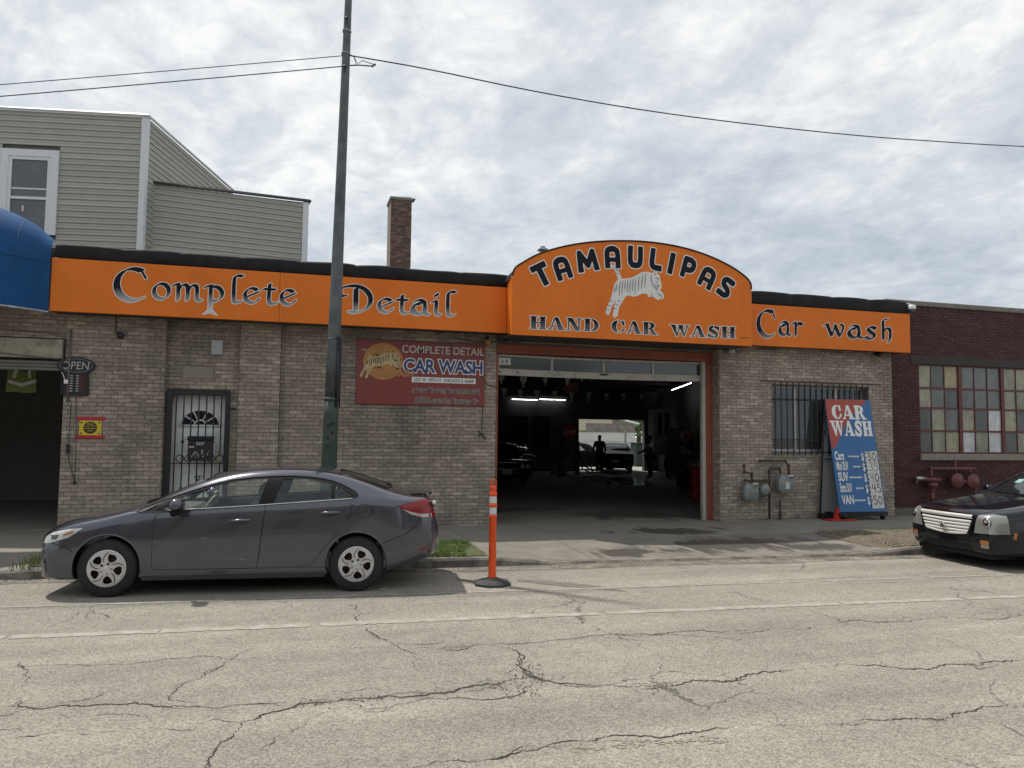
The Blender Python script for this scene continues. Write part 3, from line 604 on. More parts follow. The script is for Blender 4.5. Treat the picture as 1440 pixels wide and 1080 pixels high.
def brickwork(parent, mat, panels, big=None, n_big=300, name='brick', seed=1, pitx=PITX, pitz=PITZ):
    """panels: (x0, x1, z0, z1, y, holes, T). Full bricks showing largest are objects of their own, the rest one part."""
    rnd = random.Random(seed); protos = []
    for k in range(6):
        vs, fs = brick_geo(0, pitx-JOINT, 0, pitz-JOINT, 0, .009, None, random.Random(k)); protos.append(MB().add(vs, fs).mesh(name)); protos[-1].materials.append(mat)
    cand = []; rest = MB()
    for (x0, x1, z0, z1, y, holes, T) in panels:
        r0 = int(math.floor(z0/pitz)); r1 = int(math.ceil(z1/pitz))
        for r in range(r0, r1):
            za, zb = r*pitz, r*pitz+pitz-JOINT; za, zb = max(za, z0), min(zb, z1)
            if zb-za < .012: continue
            off = (pitx/2 if r % 2 else 0)+.004*math.sin(r*7.1); k0 = int(math.floor((x0-off)/pitx))
            for k in range(k0, int((x1-off)/pitx)+1):
                xa, xb = off+k*pitx, off+k*pitx+pitx-JOINT; iv = [(max(xa, x0), min(xb, x1))]
                for (hx0, hx1, hz0, hz1) in holes:
                    if zb > hz0+.01 and za < hz1-.01:
                        nv = []
                        for a, b in iv:
                            if b <= hx0 or a >= hx1: nv.append((a, b)); continue
                            if a < hx0: nv.append((a, hx0))
                            if b > hx1: nv.append((hx1, b))
                        iv = nv
                for a, b in iv:
                    if b-a < .015: continue
                    pr = .009+rnd.uniform(-.003, .003)
                    if T is None and big and abs(b-a-(pitx-JOINT)) < 1e-4 and abs(zb-za-(pitz-JOINT)) < 1e-4 and big(a, za):
                        cand.append((a, za, y, pr))
                    else: rest.add(*brick_geo(a, b, za, zb, y, pr, T, rnd))
    cand.sort(key=lambda c: (c[0]**2+c[2]**2)*(1 if c[1] < 3.2 else 1.3)*(1+rnd.random()*.12))
    inv = wm(parent).inverted()
    for i, (a, za, y, pr) in enumerate(cand):
        if i < n_big:
            o = bpy.data.objects.new(name, rnd.choice(protos)); COL.objects.link(o); o.parent = parent; o.location = inv @ Vector((a, y+.009-pr, za))
        else: rest.add(*brick_geo(a, a+pitx-JOINT, za, za+pitz-JOINT, y, pr, None, rnd))
    ob = rest.build(name+'_courses', mat, parent); ob['kind'] = 'stuff'
def wallbox(name, panels, mat, parent, depth=.25):
    """solid backing (the mortar) with openings, split in boxes round the holes"""
    mb = MB()
    for (x0, x1, z0, z1, y, holes, T) in panels:
        zs = sorted({z0, z1, *[min(max(h, z0), z1) for q in holes for h in q[2:]]})
        for za, zb in zip(zs[:-1], zs[1:]):
            if zb-za < 1e-4: continue
            xs_ = [(x0, x1)]
            for (a, b, c, d) in holes:
                if c < zb-1e-4 and d > za+1e-4:
                    nx = []
                    for p, q in xs_:
                        if q <= a or p >= b: nx.append((p, q)); continue
                        if p < a: nx.append((p, a))
                        if q > b: nx.append((b, q))
                    xs_ = nx
            for p, q in xs_: mb.box(p, q, y, y+depth, za, zb, 0, T)
    return mb.build(name, mat, parent)

Y0 = 14.40                                   # facade, recessed bays
YP = 14.28                                   # piers standing proud
X_GA = W(86, 620, YP).x; X_D0 = W(228, 620, YP).x; X_D1 = W(333, 620, YP).x; X_P1 = W(391, 620, YP).x
X_B0 = W(697, 620, Y0).x; X_B1 = W(1001, 620, Y0).x; X_W0 = W(1012, 620, 14.12).x; X_W1 = W(1256, 620, 14.12).x; YW = 14.12
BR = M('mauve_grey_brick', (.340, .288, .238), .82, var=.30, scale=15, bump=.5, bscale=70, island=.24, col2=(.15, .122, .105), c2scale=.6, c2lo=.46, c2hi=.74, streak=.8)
MORT = M('grey_mortar', (.185, .162, .135), .95, var=.2, scale=12, bump=.5, bscale=120, col2=(.09, .08, .07), c2scale=.6, c2lo=.5, c2hi=.7)
RBR = M('dark_red_brick', (.058, .020, .018), .75, var=.18, scale=9, bump=.3, bscale=90, island=.30)
RMORT = M('red_mortar', (.085, .042, .037), .95, var=.2, scale=12, bump=.4)
wash = thing('car_wash_building', 'long low grey-brown brick building behind the orange sign band', 'building', (5, Y0, 0))
ZT = 4.86
door_h = (W(232, 620, Y0).x, W(322, 620, Y0).x, 0, W(275, 548, Y0).z)
big_h = (X_B0, X_B1, 0, W(850, 490, Y0).z)
win_h = (W(1086, 600, YW).x, W(1220, 600, YW).x, W(1090, 637, YW).z, W(1150, 543, YW).z)
gar_top = W(60, 476, Y0).z
fp = [(-13, X_GA, gar_top, ZT, YP, [], None), (X_GA, X_D0, -.05, ZT, YP, [], None), (X_D1, X_P1, -.05, ZT, YP, [], None), (X_W0, X_W1, -.05, ZT, YW, [win_h], None)]
rp_ = [(X_D0, X_D1, -.05, ZT, Y0, [door_h], None), (X_P1, X_W0, -.05, ZT, Y0, [big_h], None)]
wallbox('wall', fp+rp_, MORT, wash, .3)
MB().box(X_W1-.02, X_W1, YW+.3, Y0+.4, -.05, ZT).box(X_D0-.3, X_D0, YP+.3, Y0+.3, -.05, ZT).box(X_D1, X_D1+.28, YP+.3, Y0+.3, -.05, ZT).build('wall_return', MORT, wash)
def visible(x, z): return z < 3.55 and not (.7 < x < 3.7 and 2.35 < z) and not (-3.2 < x < 2.6 and z < 1.15)
ret = [(0, YP-Y0+.0, 0, 0, 0, [], None)]
brk = []
for p in fp+rp_: brk.append((p[0]+.003, p[1]-.003, max(p[2], .09), 3.86, p[4], p[5], None))
# returns of the piers (bricks seen end on)
def retT(x, y, sgn): return Matrix.Translation((x, y, 0)) @ Matrix.Rotation(R_(90*sgn), 4, 'Z')
for x, ya, yb, s in ((X_D0, YP, Y0, 1), (X_W0, YW, Y0, -1)):
    T = Matrix.Translation((x, (ya if s > 0 else yb), 0)) @ Matrix.Rotation(R_(90*s), 4, 'Z')
    brk.append((.004, abs(yb-ya)-.004, .09, 3.86, 0, [], T))
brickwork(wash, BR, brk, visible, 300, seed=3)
# roof deck, side and inner walls of the skewed plot
def sk(x, y): return x+(y-Y0)*.23                     # party walls run askew to the street
YB = 35.2
WHITE = M('dull_white_paint', (.42, .40, .36), .6, var=.1, scale=8, col2=(.25, .23, .2), c2scale=5, c2lo=.5, c2hi=.7)
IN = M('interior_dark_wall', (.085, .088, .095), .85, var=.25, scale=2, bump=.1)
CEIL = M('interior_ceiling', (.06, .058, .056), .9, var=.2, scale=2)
def slabpoly(name, pts, z0, z1, mat, parent): return MB().prism([(p[0], p[1]) for p in pts], 'z', z0, z1).build(name, mat, parent)
slabpoly('roof', [(-12.9, 14.5), (X_W1-.03, 14.5), (sk(X_W1, YB)-.03, YB), (sk(-12.9, YB), YB)], 4.30, 4.52, M('tar_roof', (.06, .058, .055), .9), wash)
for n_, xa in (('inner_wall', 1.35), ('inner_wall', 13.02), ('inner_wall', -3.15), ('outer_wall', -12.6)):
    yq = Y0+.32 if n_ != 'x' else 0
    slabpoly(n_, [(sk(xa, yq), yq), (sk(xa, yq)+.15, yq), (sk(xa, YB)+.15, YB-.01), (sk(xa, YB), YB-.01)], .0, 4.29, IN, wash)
bo = (W(814, 620, YB).x, W(906, 620, YB).x, 0, W(850, 590, YB).z)
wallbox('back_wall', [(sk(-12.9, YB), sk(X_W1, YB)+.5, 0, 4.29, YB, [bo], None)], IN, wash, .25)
# floors
FL = WET.copy(); FL.name = 'wash_bay_floor'
fo = slabpoly('bay_floor', [(1.2, Y0+.03), (X_W1-.1, Y0+.03), (sk(X_W1, YB+.2), YB+.3), (sk(1.2, YB), YB+.3)], -.02, .104, FL, wash)
slabpoly('shop_floor', [(-12.6, Y0+.03), (-3.4, Y0+.03), (sk(-3.2, YB), YB-.02), (sk(-12.6, YB), YB-.02)], -.02, .195, CONC, wash)
wet = MB()
for i in range(60):
    px, py = random.uniform(815, 905), random.uniform(663, 682); c = G(px, py, .108); r = random.uniform(.2, .7); n = 9
    wet.add([(c.x+r*math.cos(k*6.283/n)*random.uniform(.6, 1.3), c.y+r*.6*math.sin(k*6.283/n)*random.uniform(.6, 1.3), .1085+i*.00002) for k in range(n)], [tuple(range(n))])
wet.build('wet_patch', M('standing_water', (.03, .03, .03), .06, var=.0, spec=.6), wash)
# roller beams under the ceiling
mb = MB()
for k in range(9): y = 16.2+k*2.2; mb.box(sk(1.5, y), sk(13, y), y-.05, y+.05, 4.0, 4.28)
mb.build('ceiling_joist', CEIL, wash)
slabpoly('added_shade_backdrop', [(-12.3, 23.5), (-1.2, 23.5), (-1.2, 23.7), (-12.3, 23.7)], .2, 4.28, M('backdrop_shade', (.012, .012, .014), .9), wash)  # added near-black backdrop standing in for the deep shade of the shop
# sectional frames inside, dim windows in the back wall
DG = M('dim_window', (.02, .022, .026), .15, var=.05)
FRM = M('dim_frame', (.09, .095, .10), .6)
for a, b in ((711, 744), (746, 776)):
    p0, p1 = W(a, 632, YB-.02), W(b, 584, YB-.02); f = MB()
    for q in ((p0.x, p1.x, p1.z-.06, p1.z), (p0.x, p1.x, p0.z, p0.z+.06), (p0.x, p0.x+.06, p0.z+.06, p1.z-.06), (p1.x-.06, p1.x, p0.z+.06, p1.z-.06)): f.box(q[0], q[1], YB-.06, YB-.002, q[2], q[3])
    fr = f.build('window', FRM, wash); MB().box(p0.x+.06, p1.x-.06, YB-.03, YB-.01, p0.z+.06, p1.z-.06).build('pane', DG, fr)

# black padded roll of roofing membrane along the parapet, in sewn lengths
ROLL = M('black_roof_membrane', (.010, .010, .012), .68, spec=.3, var=.5, scale=5, bump=.5, bscale=16, col2=(.10, .095, .085), c2scale=9, c2lo=.66, c2hi=.74)
def roll(x0, x1, yf, zb, zt, yb=14.62, step=.93):
    n = max(1, round((x1-x0)/step))
    for k in range(n):
        a = x0+(x1-x0)*k/n; b = x0+(x1-x0)*(k+1)/n; rr = random.Random(k*7+int(x0*3)); s1, s2 = rr.uniform(-.012, .015), rr.uniform(-.012, .012)
        def fn(u, v):
            bul = .45+.55*math.sin(math.pi*min(1, max(0, u)))**.45; wob = s1*u+s2*math.sin(u*5+k); ph = v*math.pi*.62
            h = zt-zb; yy = yf+.16-(.13+.05*bul)*math.sin(min(ph+.9, math.pi)) if v < .6 else yf+.16+(v-.6)/.4*(yb-yf-.16)
            zz_ = zb+h*(1-math.cos(min(1, v/.6)*math.pi/2))**.72*(.93+.07*bul)+wob if v < .6 else zb+h*(.93+.07*bul)+wob+.03*math.sin((v-.6)*5)
            return (a+(b-a)*u, yy, zz_)
        MB().grid(fn, 9, 12, flip=False).build('membrane_length', ROLL, wash)
roll(-3.72, 3.93, 13.86, 4.60, 4.86); roll(9.15, 13.2, 13.86, 4.59, 4.90)
MB().box(-13, X_W1, 14.45, 14.7, 4.52, 4.90).build('parapet', M('parapet_grey', (.18, .175, .16), .9, var=.25, scale=3), wash)
mb = MB()
for k in range(26):
    x = -3.6+k*.66; mb.cbox(x, x+.64, 14.36+random.uniform(-.01, .01), 14.62, 4.895, 4.935+random.uniform(0, .012), .006)
mb.build('coping_flashing', M('weathered_flashing', (.23, .22, .20), .8, var=.3, scale=6), wash)

# ---- red-framed wash bay door with the white sectional door pulled up
RED = M('rust_red_paint', (.27, .070, .038), .6, var=.14, scale=5, bump=.1, col2=(.17, .05, .030), c2scale=3, c2lo=.5, c2hi=.75)
zl = W(850, 504, Y0).z; lintel_t = big_h[3]
zr = 3.42
MB().cbox(X_B0, X_B1, Y0-.03, Y0+.16, zr, lintel_t+.0, .006).box(X_B0, X_B1, Y0-.045, Y0-.031, zr-.0, zr+.05).build('door_lintel', RED, wash)
MB().cbox(X_B1-.13, X_B1, Y0-.02, Y0+.16, .1, zr-.002, .006).build('door_jamb', RED, wash)
MB().box(X_B0, X_B0+.03, Y0-.02, Y0+.16, .1, zr-.002).build('door_jamb', RED, wash)
MB().cbox(X_B1-.22, X_B1-.135, Y0+.0, Y0+.10, .1, zr-.002, .006).build('door_track', WHITE, wash)
MB().box(X_B0+.032, X_B1-.222, Y0+.3, Y0+.31, lintel_t-.3, 4.3).build('upper_lining', IN, wash)
od = MB()  # bottom section of the raised door, it sags a little to the middle
xa, xb = X_B0+.04, X_B1-.225; zt_, zb_ = zr-.01, zr-.42
def sag(x): u = (x-xa)/(xb-xa); return -.035*math.sin(math.pi*u)*.5
def rail(mb, x0, x1, z0, z1, y0, y1, n=10):
    for i in range(n):
        a = x0+(x1-x0)*i/n; b = x0+(x1-x0)*(i+1)/n
        vs = [(a, y0, z0+sag(a)), (b, y0, z0+sag(b)), (b, y0, z1+sag(b)), (a, y0, z1+sag(a)), (a, y1, z0+sag(a)), (b, y1, z0+sag(b)), (b, y1, z1+sag(b)), (a, y1, z1+sag(a))]
        fs = [(0, 1, 2, 3), (7, 6, 5, 4), (0, 4, 5, 1), (3, 2, 6, 7)]+([(0, 3, 7, 4)] if i == 0 else [])+([(1, 5, 6, 2)] if i == n-1 else []); mb.add(vs, fs)
f1 = MB(); rail(f1, xa, xb, zb_, zb_+.13, Y0+.09, Y0+.14); dframe = f1.build('overhead_door', WHITE, wash)
f2 = MB(); rail(f2, xa, xb, zt_-.04, zt_, Y0+.09, Y0+.14); f2.build('top_rail', WHITE, dframe)
ww = (xb-xa)/4
for k in range(4):
    x0 = xa+k*ww; s_ = sag(x0+ww/2)
    MB().box(x0-.0 if k else x0, x0+.045, Y0+.092, Y0+.138, zb_+.131+sag(x0), zt_-.041+sag(x0)).build('stile', WHITE, dframe)
    MB().box(x0+.05, x0+ww-.005, Y0+.115, Y0+.121, zb_+.12+s_, zt_-.03+s_).build('pane', glass('dusty_pane', (.55, .57, .57), 1.1, .12, .5), dframe)
MB().cbox(xa+.02, xa+.27, Y0+.08, Y0+.09, zt_-.21, zt_-.07, .003).build('number_card', M('card_white', (.6, .6, .58), .6), dframe)
TXT('3 8', lambda u, v: (xa+.145+u, Y0+.077, zt_-.185+v), .11, M('print_black', (.02, .02, .02), .6), dframe, 'number')
x = xa+(xb-xa)*.505
MB().tube([(x-.09, Y0+.07, zb_+.075), (x-.06, Y0+.045, zb_+.075), (x+.06, Y0+.045, zb_+.075), (x+.09, Y0+.07, zb_+.075)], .012).build('handle', M('dark_iron', (.02, .02, .022), .5, .4), dframe)
for x in (xa+.05, xa+.42): MB().ball((x, Y0+.085, zb_+.065), .018, 8).build('bolt', M('dark_iron', (), ), dframe)
# ---- entry door in the recessed bay
IRON = M('black_painted_iron', (.012, .013, .016), .42, .0, var=.1)
WD = M('white_door_paint', (.82, .84, .85), .5, var=.05, scale=6)
ed = thing('entry_door', 'white panelled entry door with a fan light behind a black iron security gate', 'door', (sum(door_h[:2])/2, Y0, .1))
dx0, dx1, dz1 = door_h[0]+.14, door_h[1]-.10, door_h[3]-.13; yd = Y0+.12
MB().box(dx0-.12, dx1+.12, yd+.05, yd+.10, .1, dz1+.13).build('door_leaf', WD, ed)
mb = MB()
cxm = (dx0+dx1)/2; wdr = dx1-dx0
for sx0, sx1 in ((dx0+.12, cxm-.06), (cxm+.06, dx1-.12)):
    for z0, z1 in ((.32, .95), (1.12, 1.62), (1.70, 1.84)): mb.cbox(sx0, sx1, yd+.035, yd+.05, z0, z1, .012)
mb.build('door_panel', WD, ed)
fz = 1.93; fr_ = .33
mb = MB(); mb.tube([(cxm+fr_*math.cos(a), yd+.04, fz+fr_*.86*math.sin(a)) for a in [i*math.pi/16 for i in range(17)]]+[(cxm-fr_, yd+.04, fz)], .022, 6)
mb.tube([(cxm-fr_, yd+.04, fz), (cxm+fr_, yd+.04, fz)], .022, 6); mb.tube([(cxm+.1*math.cos(a), yd+.038, fz+.1*math.sin(a)) for a in [i*math.pi/8 for i in range(9)]], .013, 6)
for a in (38, 68, 112, 142): mb.tube([(cxm+.1*math.cos(R_(a)), yd+.038, fz+.1*math.sin(R_(a))), (cxm+fr_*math.cos(R_(a)), yd+.038, fz+fr_*.86*math.sin(R_(a)))], .012, 6)
fl = mb.build('fan_light', WD, ed)
MB().prism([(cxm+fr_*math.cos(a), fz+fr_*.86*math.sin(a)) for a in [i*math.pi/16 for i in range(17)]], 'y', yd+.044, yd+.049).build('pane', M('dark_glass', (.015, .02, .03), .08, var=0), fl)
gate = MB(); yg = Y0-.03
for q in ((door_h[0], door_h[0]+.10, .1, door_h[3]), (door_h[1]-.08, door_h[1], .1, door_h[3]), (door_h[0]+.1, door_h[1]-.08, door_h[3]-.10, door_h[3])): gate.cbox(q[0], q[1], yg-.02, yg+.05, q[2], q[3], .006)
gate.box(door_h[0]+.1, door_h[1]-.08, yg, yg+.02, .2, .24).box(door_h[0]+.1, door_h[1]-.08, yg, yg+.02, 1.27, 1.285)
gt = gate.build('security_gate', IRON, ed)
nb_ = 7
for k in range(nb_):
    x = door_h[0]+.1+(door_h[1]-door_h[0]-.18)*(k+.5)/nb_; b_ = MB().box(x-.011, x+.011, yg-.004, yg+.018, .24, door_h[3]-.1)
    if k % 2: b_.ball((x, yg+.008, 2.0-.35), .03, 8).ball((x, yg+.008, .85), .03, 8)
    b_.build('gate_bar', IRON, gt)
mb = MB()
for xo in (.2, .34, .70+.0, .84): 
    c = door_h[0]+.05+xo*(door_h[1]-door_h[0])/1.03; mb.tube([(c+.062*math.cos(a), yg-.002, 1.36+.062*math.sin(a)) for a in [i*math.pi/9 for i in range(18)]], .009, 6, closed=True)
c = cxm+.02
for s in (1, -1): mb.tube([(c+s*(.01+t*.05*math.sin(t*6)), yg-.004, .90+.16*t) for t in [i/12 for i in range(13)]], .008, 6); mb.tube([(c+s*.035+.03*math.cos(a)*(1-a/9), yg-.004, 1.04+.03*math.sin(a)) for a in [i*.5 for i in range(12)]], .007, 6)
mb.build('scroll', IRON, gt)
mb = MB()
for z in (2.22, 1.12, .45): mb.box(door_h[0]-.10, door_h[0]+.0, yg-.0, yg+.025, z, z+.03); mb.box(door_h[1], door_h[1]+.10, yg-.0, yg+.025, z, z+.03)
mb.build('hinge_lug', IRON, gt)
MB().ball((door_h[1]-.16, yg-.03, 1.48), .022, 8).cbox(door_h[1]-.18, door_h[1]-.12, yg-.012, yg+.0, 1.30, 1.40, .004).build('lock', M('brass', (.35, .3, .2), .4, .8), gt)
mbx = thing('mailbox', 'black mailbox hung on the security gate', 'mailbox', (cxm+.04, yg-.1, 1.3))
x0, x1 = cxm-.15, cxm+.24
MB().cbox(x0, x1, yg-.15, yg-.025, 1.33, 1.68, .006).build('box', IRON, mbx); MB().prism([(yg-.17, 1.68), (yg-.02, 1.75), (yg-.02, 1.69)], 'x', x0-.02, x1+.02).build('lid', IRON, mbx)
SIL = M('silver_print', (.5, .5, .5), .4)
TXT('2327', lambda u, v: ((x0+x1)/2+u, yg-.153, 1.60+v), .07, SIL, mbx, 'house_number', bold=.001)
mb = MB()
for i in range(26): x = x0+.05+random.random()*.30; z = 1.38+random.random()*.12; mb.box(x, x+.012, yg-.1535, yg-.151, z, z+random.uniform(.008, .03))
mb.box(x0+.02, x0+.1, yg-.1535, yg-.151, 1.555, 1.575); mb.build('speckled_sticker', SIL, mbx)
# ---- window with bars on the right
bw = thing('barred_window', 'sliding window behind tall black bars above the gas meters', 'window', ((win_h[0]+win_h[1])/2, YW, win_h[2]))
MB().cbox(win_h[0], win_h[1]+.0, YW-.03, YW+.2, win_h[2]-.1, win_h[2]-.002, .006).build('sill', M('stone_sill', (.25, .225, .19), .9, var=.2, scale=9), bw)
mb = MB(); yw = YW+.12
for q in ((win_h[0], win_h[1], win_h[2], win_h[2]+.08), (win_h[0], win_h[1], win_h[3]-.05, win_h[3]), (win_h[0], win_h[0]+.05, win_h[2]+.08, win_h[3]-.05), (win_h[1]-.05, win_h[1], win_h[2]+.08, win_h[3]-.05)): mb.box(q[0], q[1], yw, yw+.05, q[2], q[3])
xm = W(1118, 600, yw).x; xm2 = win_h[0]+.70*(win_h[1]-win_h[0])
mb.box(xm-.018, xm+.018, yw-.01, yw+.05, win_h[2]+.08, win_h[3]-.05).box(xm2-.03, xm2+.03, yw, yw+.05, win_h[2]+.08, win_h[3]-.05)
mb.build('frame', M('aluminium_frame', (.50, .50, .48), .45, .3), bw)
MB().box(win_h[0]+.05, win_h[1]-.05, yw+.02, yw+.026, win_h[2]+.08, win_h[3]-.05).build('pane', glass('window_glass', (.35, .38, .38), .9, .04, .35), bw)
MB().box(win_h[0]-.1, win_h[1]+.1, YW+.9, YW+.92, 1.2, 3.4).build('inner_screen', IN, bw)
MB().box(xm+.1, win_h[1]-.2, YW+.5, YW+.7, win_h[2]-.2, win_h[2]+.62).build('cabinet_inside', M('navy_cloth', (.02, .026, .05), .8), bw)
br_ = MB(); nb_ = 17; yb_ = YW-.055
for z in (win_h[2]+.02, win_h[2]+.28, win_h[3]-.30, win_h[3]-.02): br_.box(win_h[0]-.02, win_h[1]+.02, yb_, yb_+.022, z-.011, z+.011)
grill = br_.build('bar_grille', IRON, bw)
for k in range(nb_): x = win_h[0]+.03+(win_h[1]-win_h[0]-.06)*k/(nb_-1); MB().box(x-.009, x+.009, yb_-.02, yb_-.001, win_h[2]-.04, win_h[3]+.05).build('bar', IRON, grill)
mb = MB()
for k in range(3):
    for s in (1, -1):
        for q in range(3): mb.tube([((xm+win_h[1])/2-.28+k*.28+s*(.03+.085*math.sin(a*1.3))*(1-a*.13), yb_-.012, 2.45-.26*q+.10*math.cos(a*1.6)+.02*a) for a in [i*.35 for i in range(12)]], .006, 5)
mb.build('scrollwork', IRON, grill)
MB().box(win_h[0]-.3, win_h[1]+.35, YW-.02, YW-.005, win_h[3]+.06, win_h[3]+.085).build('lintel_angle', M('rusty_angle', (.09, .06, .045), .8, var=.3), bw)

# ---- garage opening on the far left: header board, rolled shutter edge
hd = thing('roller_shutter', 'grey roller shutter wound up over the dark tyre shop doorway', 'roller shutter', (-5, YP, 2.9))
gz = gar_top; 
MB().cbox(-12, X_GA-.03, YP-.05, YP+.02, gz-.34, gz-.02, .01).build('header_board', M('cream_board', (.36, .34, .27), .7, var=.15, scale=7, col2=(.22, .2, .16), c2scale=3), hd)
for k in range(3): MB().cbox(-12, X_GA-.02, YP+.0, YP+.05, gz-.43-k*.0-.055*k, gz-.38-.055*k, .014).build('slat', M('shutter_grey', (.17, .165, .155), .6, var=.1), hd)
# ---- plain items fixed on the facade, each a thing
def fixed(name, label, cat, parts, group=None):
    """parts: list of (name, MB, mat)"""
    o = thing(name, label, cat, parts[0][1].v[0], 0, group)
    for n_, b_, m_ in parts: b_.build(n_, m_, o)
    return o
p = W(305, 488, YP-.02); GREY = M('galvanised_grey', (.33, .35, .36), .5, .2, var=.12)
fixed('junction_box', 'small pale grey electrical box high on the pier right of the entry door', 'electrical box', [('case', MB().cbox(p.x-.09, p.x+.09, Y0-.10, Y0, p.z-.14, p.z+.12, .01), GREY), ('cover', MB().cbox(p.x-.095, p.x+.095, Y0-.115, Y0-.101, p.z-.13, p.z+.13, .006), GREY)])
p = W(279, 524, Y0)
fixed('vent_plate', 'flat brick-coloured plate set in the wall above the entry door', 'vent plate', [('plate', MB().cbox(p.x-.25, p.x+.25, Y0-.02, Y0, p.z-.11, p.z+.11, .005), M('painted_plate', (.24, .205, .175), .7, var=.1)), ('rim', MB().box(p.x-.265, p.x-.25, Y0-.03, Y0, p.z-.12, p.z+.12).box(p.x+.25, p.x+.265, Y0-.03, Y0, p.z-.12, p.z+.12), M('painted_plate', ()))])
p = W(171, 471, YP)
fixed('flood_lamp', 'small round black lamp on a conduit under the sign left of the entry door', 'lamp', [('head', MB().lathe([(0, -.08), (.05, -.08), (.062, -.02), (.05, .03), (.0, .04)], (p.x, YP-.07, p.z-.02), 'y', 14), IRON), ('conduit', MB().tube([(p.x-.09, YP-.012, 3.75), (p.x-.09, YP-.012, p.z+.06), (p.x-.05, YP-.03, p.z-.0)], .009), IRON)])
# ---------------- orange sign band ----------------
ORG = M('orange_sign_face', (.71, .175, .018), .5, var=.05, scale=1.5, spec=.25, col2=(.62, .145, .018), c2scale=1.4, c2lo=.52, c2hi=.74, streak=.35)
ORGS = M('orange_sign_face', ())
BACKM = M('sign_back_metal', (.05, .045, .04), .7)
WOUT = M('white_print', (.78, .78, .76), .5, var=.03); BLK = M('navy_black_print', (.010, .013, .020), .6, var=.1, spec=.15)
def gradmat(name, zlo, zhi, lo, hi):
    mt = bpy.data.materials.new(name); mt.use_nodes = True; t = mt.node_tree; b = t.nodes['Principled BSDF']; n = t.nodes.new; l = t.links.new
    g = n('ShaderNodeNewGeometry'); s = n('ShaderNodeSeparateXYZ'); l(g.outputs['Position'], s.inputs[0]); r = n('ShaderNodeMapRange'); l(s.outputs[2], r.inputs[0]); r.inputs[1].default_value = zlo; r.inputs[2].default_value = zhi
    m_ = n('ShaderNodeMix'); m_.data_type = 'RGBA'; l(r.outputs[0], m_.inputs[0]); m_.inputs[6].default_value = (*lo, 1); m_.inputs[7].default_value = (*hi, 1); l(m_.outputs[2], b.inputs['Base Color']); b.inputs['Roughness'].default_value = .6; b.inputs['Specular IOR Level'].default_value = .15; return mt
YS, YC = 13.80, 13.30
def signbox(o, x0, x1, z0, z1, y, name='panel', seams=()):
    xs_ = [x0, *seams, x1]
    for a, b in zip(xs_[:-1], xs_[1:]): MB().cbox(a+.002, b-.002, y, y+.05, z0, z1, .005).build(name, ORG, o)
    MB().box(x0, x1, y+.052, 14.25, z0+.015, z0+.04).box(x0+.02, x1-.02, y+.052, y+.09, z0+.05, z1-.03).build('soffit', BACKM, o)
LZ0, LZ1 = 3.735, 4.60
XL0, XL1 = -3.745, 3.87
s1 = thing('sign_band', 'long orange sign band reading Complete Detail in uncial lettering', 'sign', (0, YS, LZ0))
signbox(s1, XL0, XL1, LZ0, LZ1, YS, seams=(W(393, 420, YS).x,))
def TY(y): return lambda u, v: (u, y, v)
def px2(px, py, y): q = W(px, py, y); return q.x, q.z
g1 = gradmat('black_to_silver_print', 3.87, 4.17, (.58, .58, .59), (.010, .012, .018))
def words(parent, spec, font, y, mat, out=.011, res=.008, names='letter'):
    for s, (u0, v0), (u1, v1), h, tr, sp in spec:
        shp, k = word(font, s, u0, u1, v0, h, tr, (v1-v0)/(u1-u0), sp); i = 0
        chs = [c for c in s if c != ' ']
        for f in shp:
            # bounding box from the layout
            x = None
            X = np.linspace(u0-.4, u1+.4, 220); 
            bb0 = u0-.3; bb1 = u1+.3
            vb, ub = min(v0, v1)-h*1.1, max(v0, v1)+h*1.9
            gx, gy = np.meshgrid(np.linspace(bb0, bb1, 260), np.linspace(vb, ub, 60)); dd = f(np.stack([gx, gy], -1)); msk = dd < .03
            if not msk.any(): continue
            bx0, bx1, by0, by1 = gx[msk].min()-.05, gx[msk].max()+.05, gy[msk].min()-.05, gy[msk].max()+.05
            L = printed(names, f, (bx0, by0, bx1, by1), mat, parent, TY(y-.006), res)
            if out and L: printed('letter_outline', f, (bx0, by0, bx1, by1), WOUT, L, TY(y-.003), res, out)
cx0 = px2(154, 432, YS); cx1 = px2(419, 432, YS)
words(s1, [('Complete', (px2(158, 420, YS)[0], px2(220, 422, YS)[1]), (px2(418, 430, YS)[0], px2(410, 430, YS)[1]), .295, .06, .6), ('Detail', (px2(484, 430, YS)[0], px2(540, 441, YS)[1]), (px2(640, 440, YS)[0], px2(630, 445, YS)[1]), .285, .04, .6)], UNC, YS, g1)
s2 = thing('sign_band', 'short orange sign band reading Car wash at the right end', 'sign', (11, YS, LZ0))
signbox(s2, 8.6, 13.16, LZ0, LZ1, YS)
g2 = gradmat('black_print_fading', 3.80, 4.05, (.40, .40, .41), (.010, .012, .018))
words(s2, [('Car', (px2(1063, 440, YS)[0], px2(1100, 472.5, YS)[1]), (px2(1129, 440, YS)[0], px2(1125, 473, YS)[1]), .305, .05, .6), ('wash', (px2(1159, 440, YS)[0], px2(1170, 474, YS)[1]), (px2(1257, 440, YS)[0], px2(1250, 479, YS)[1]), .29, .08, .6)], UNC, YS, g2)
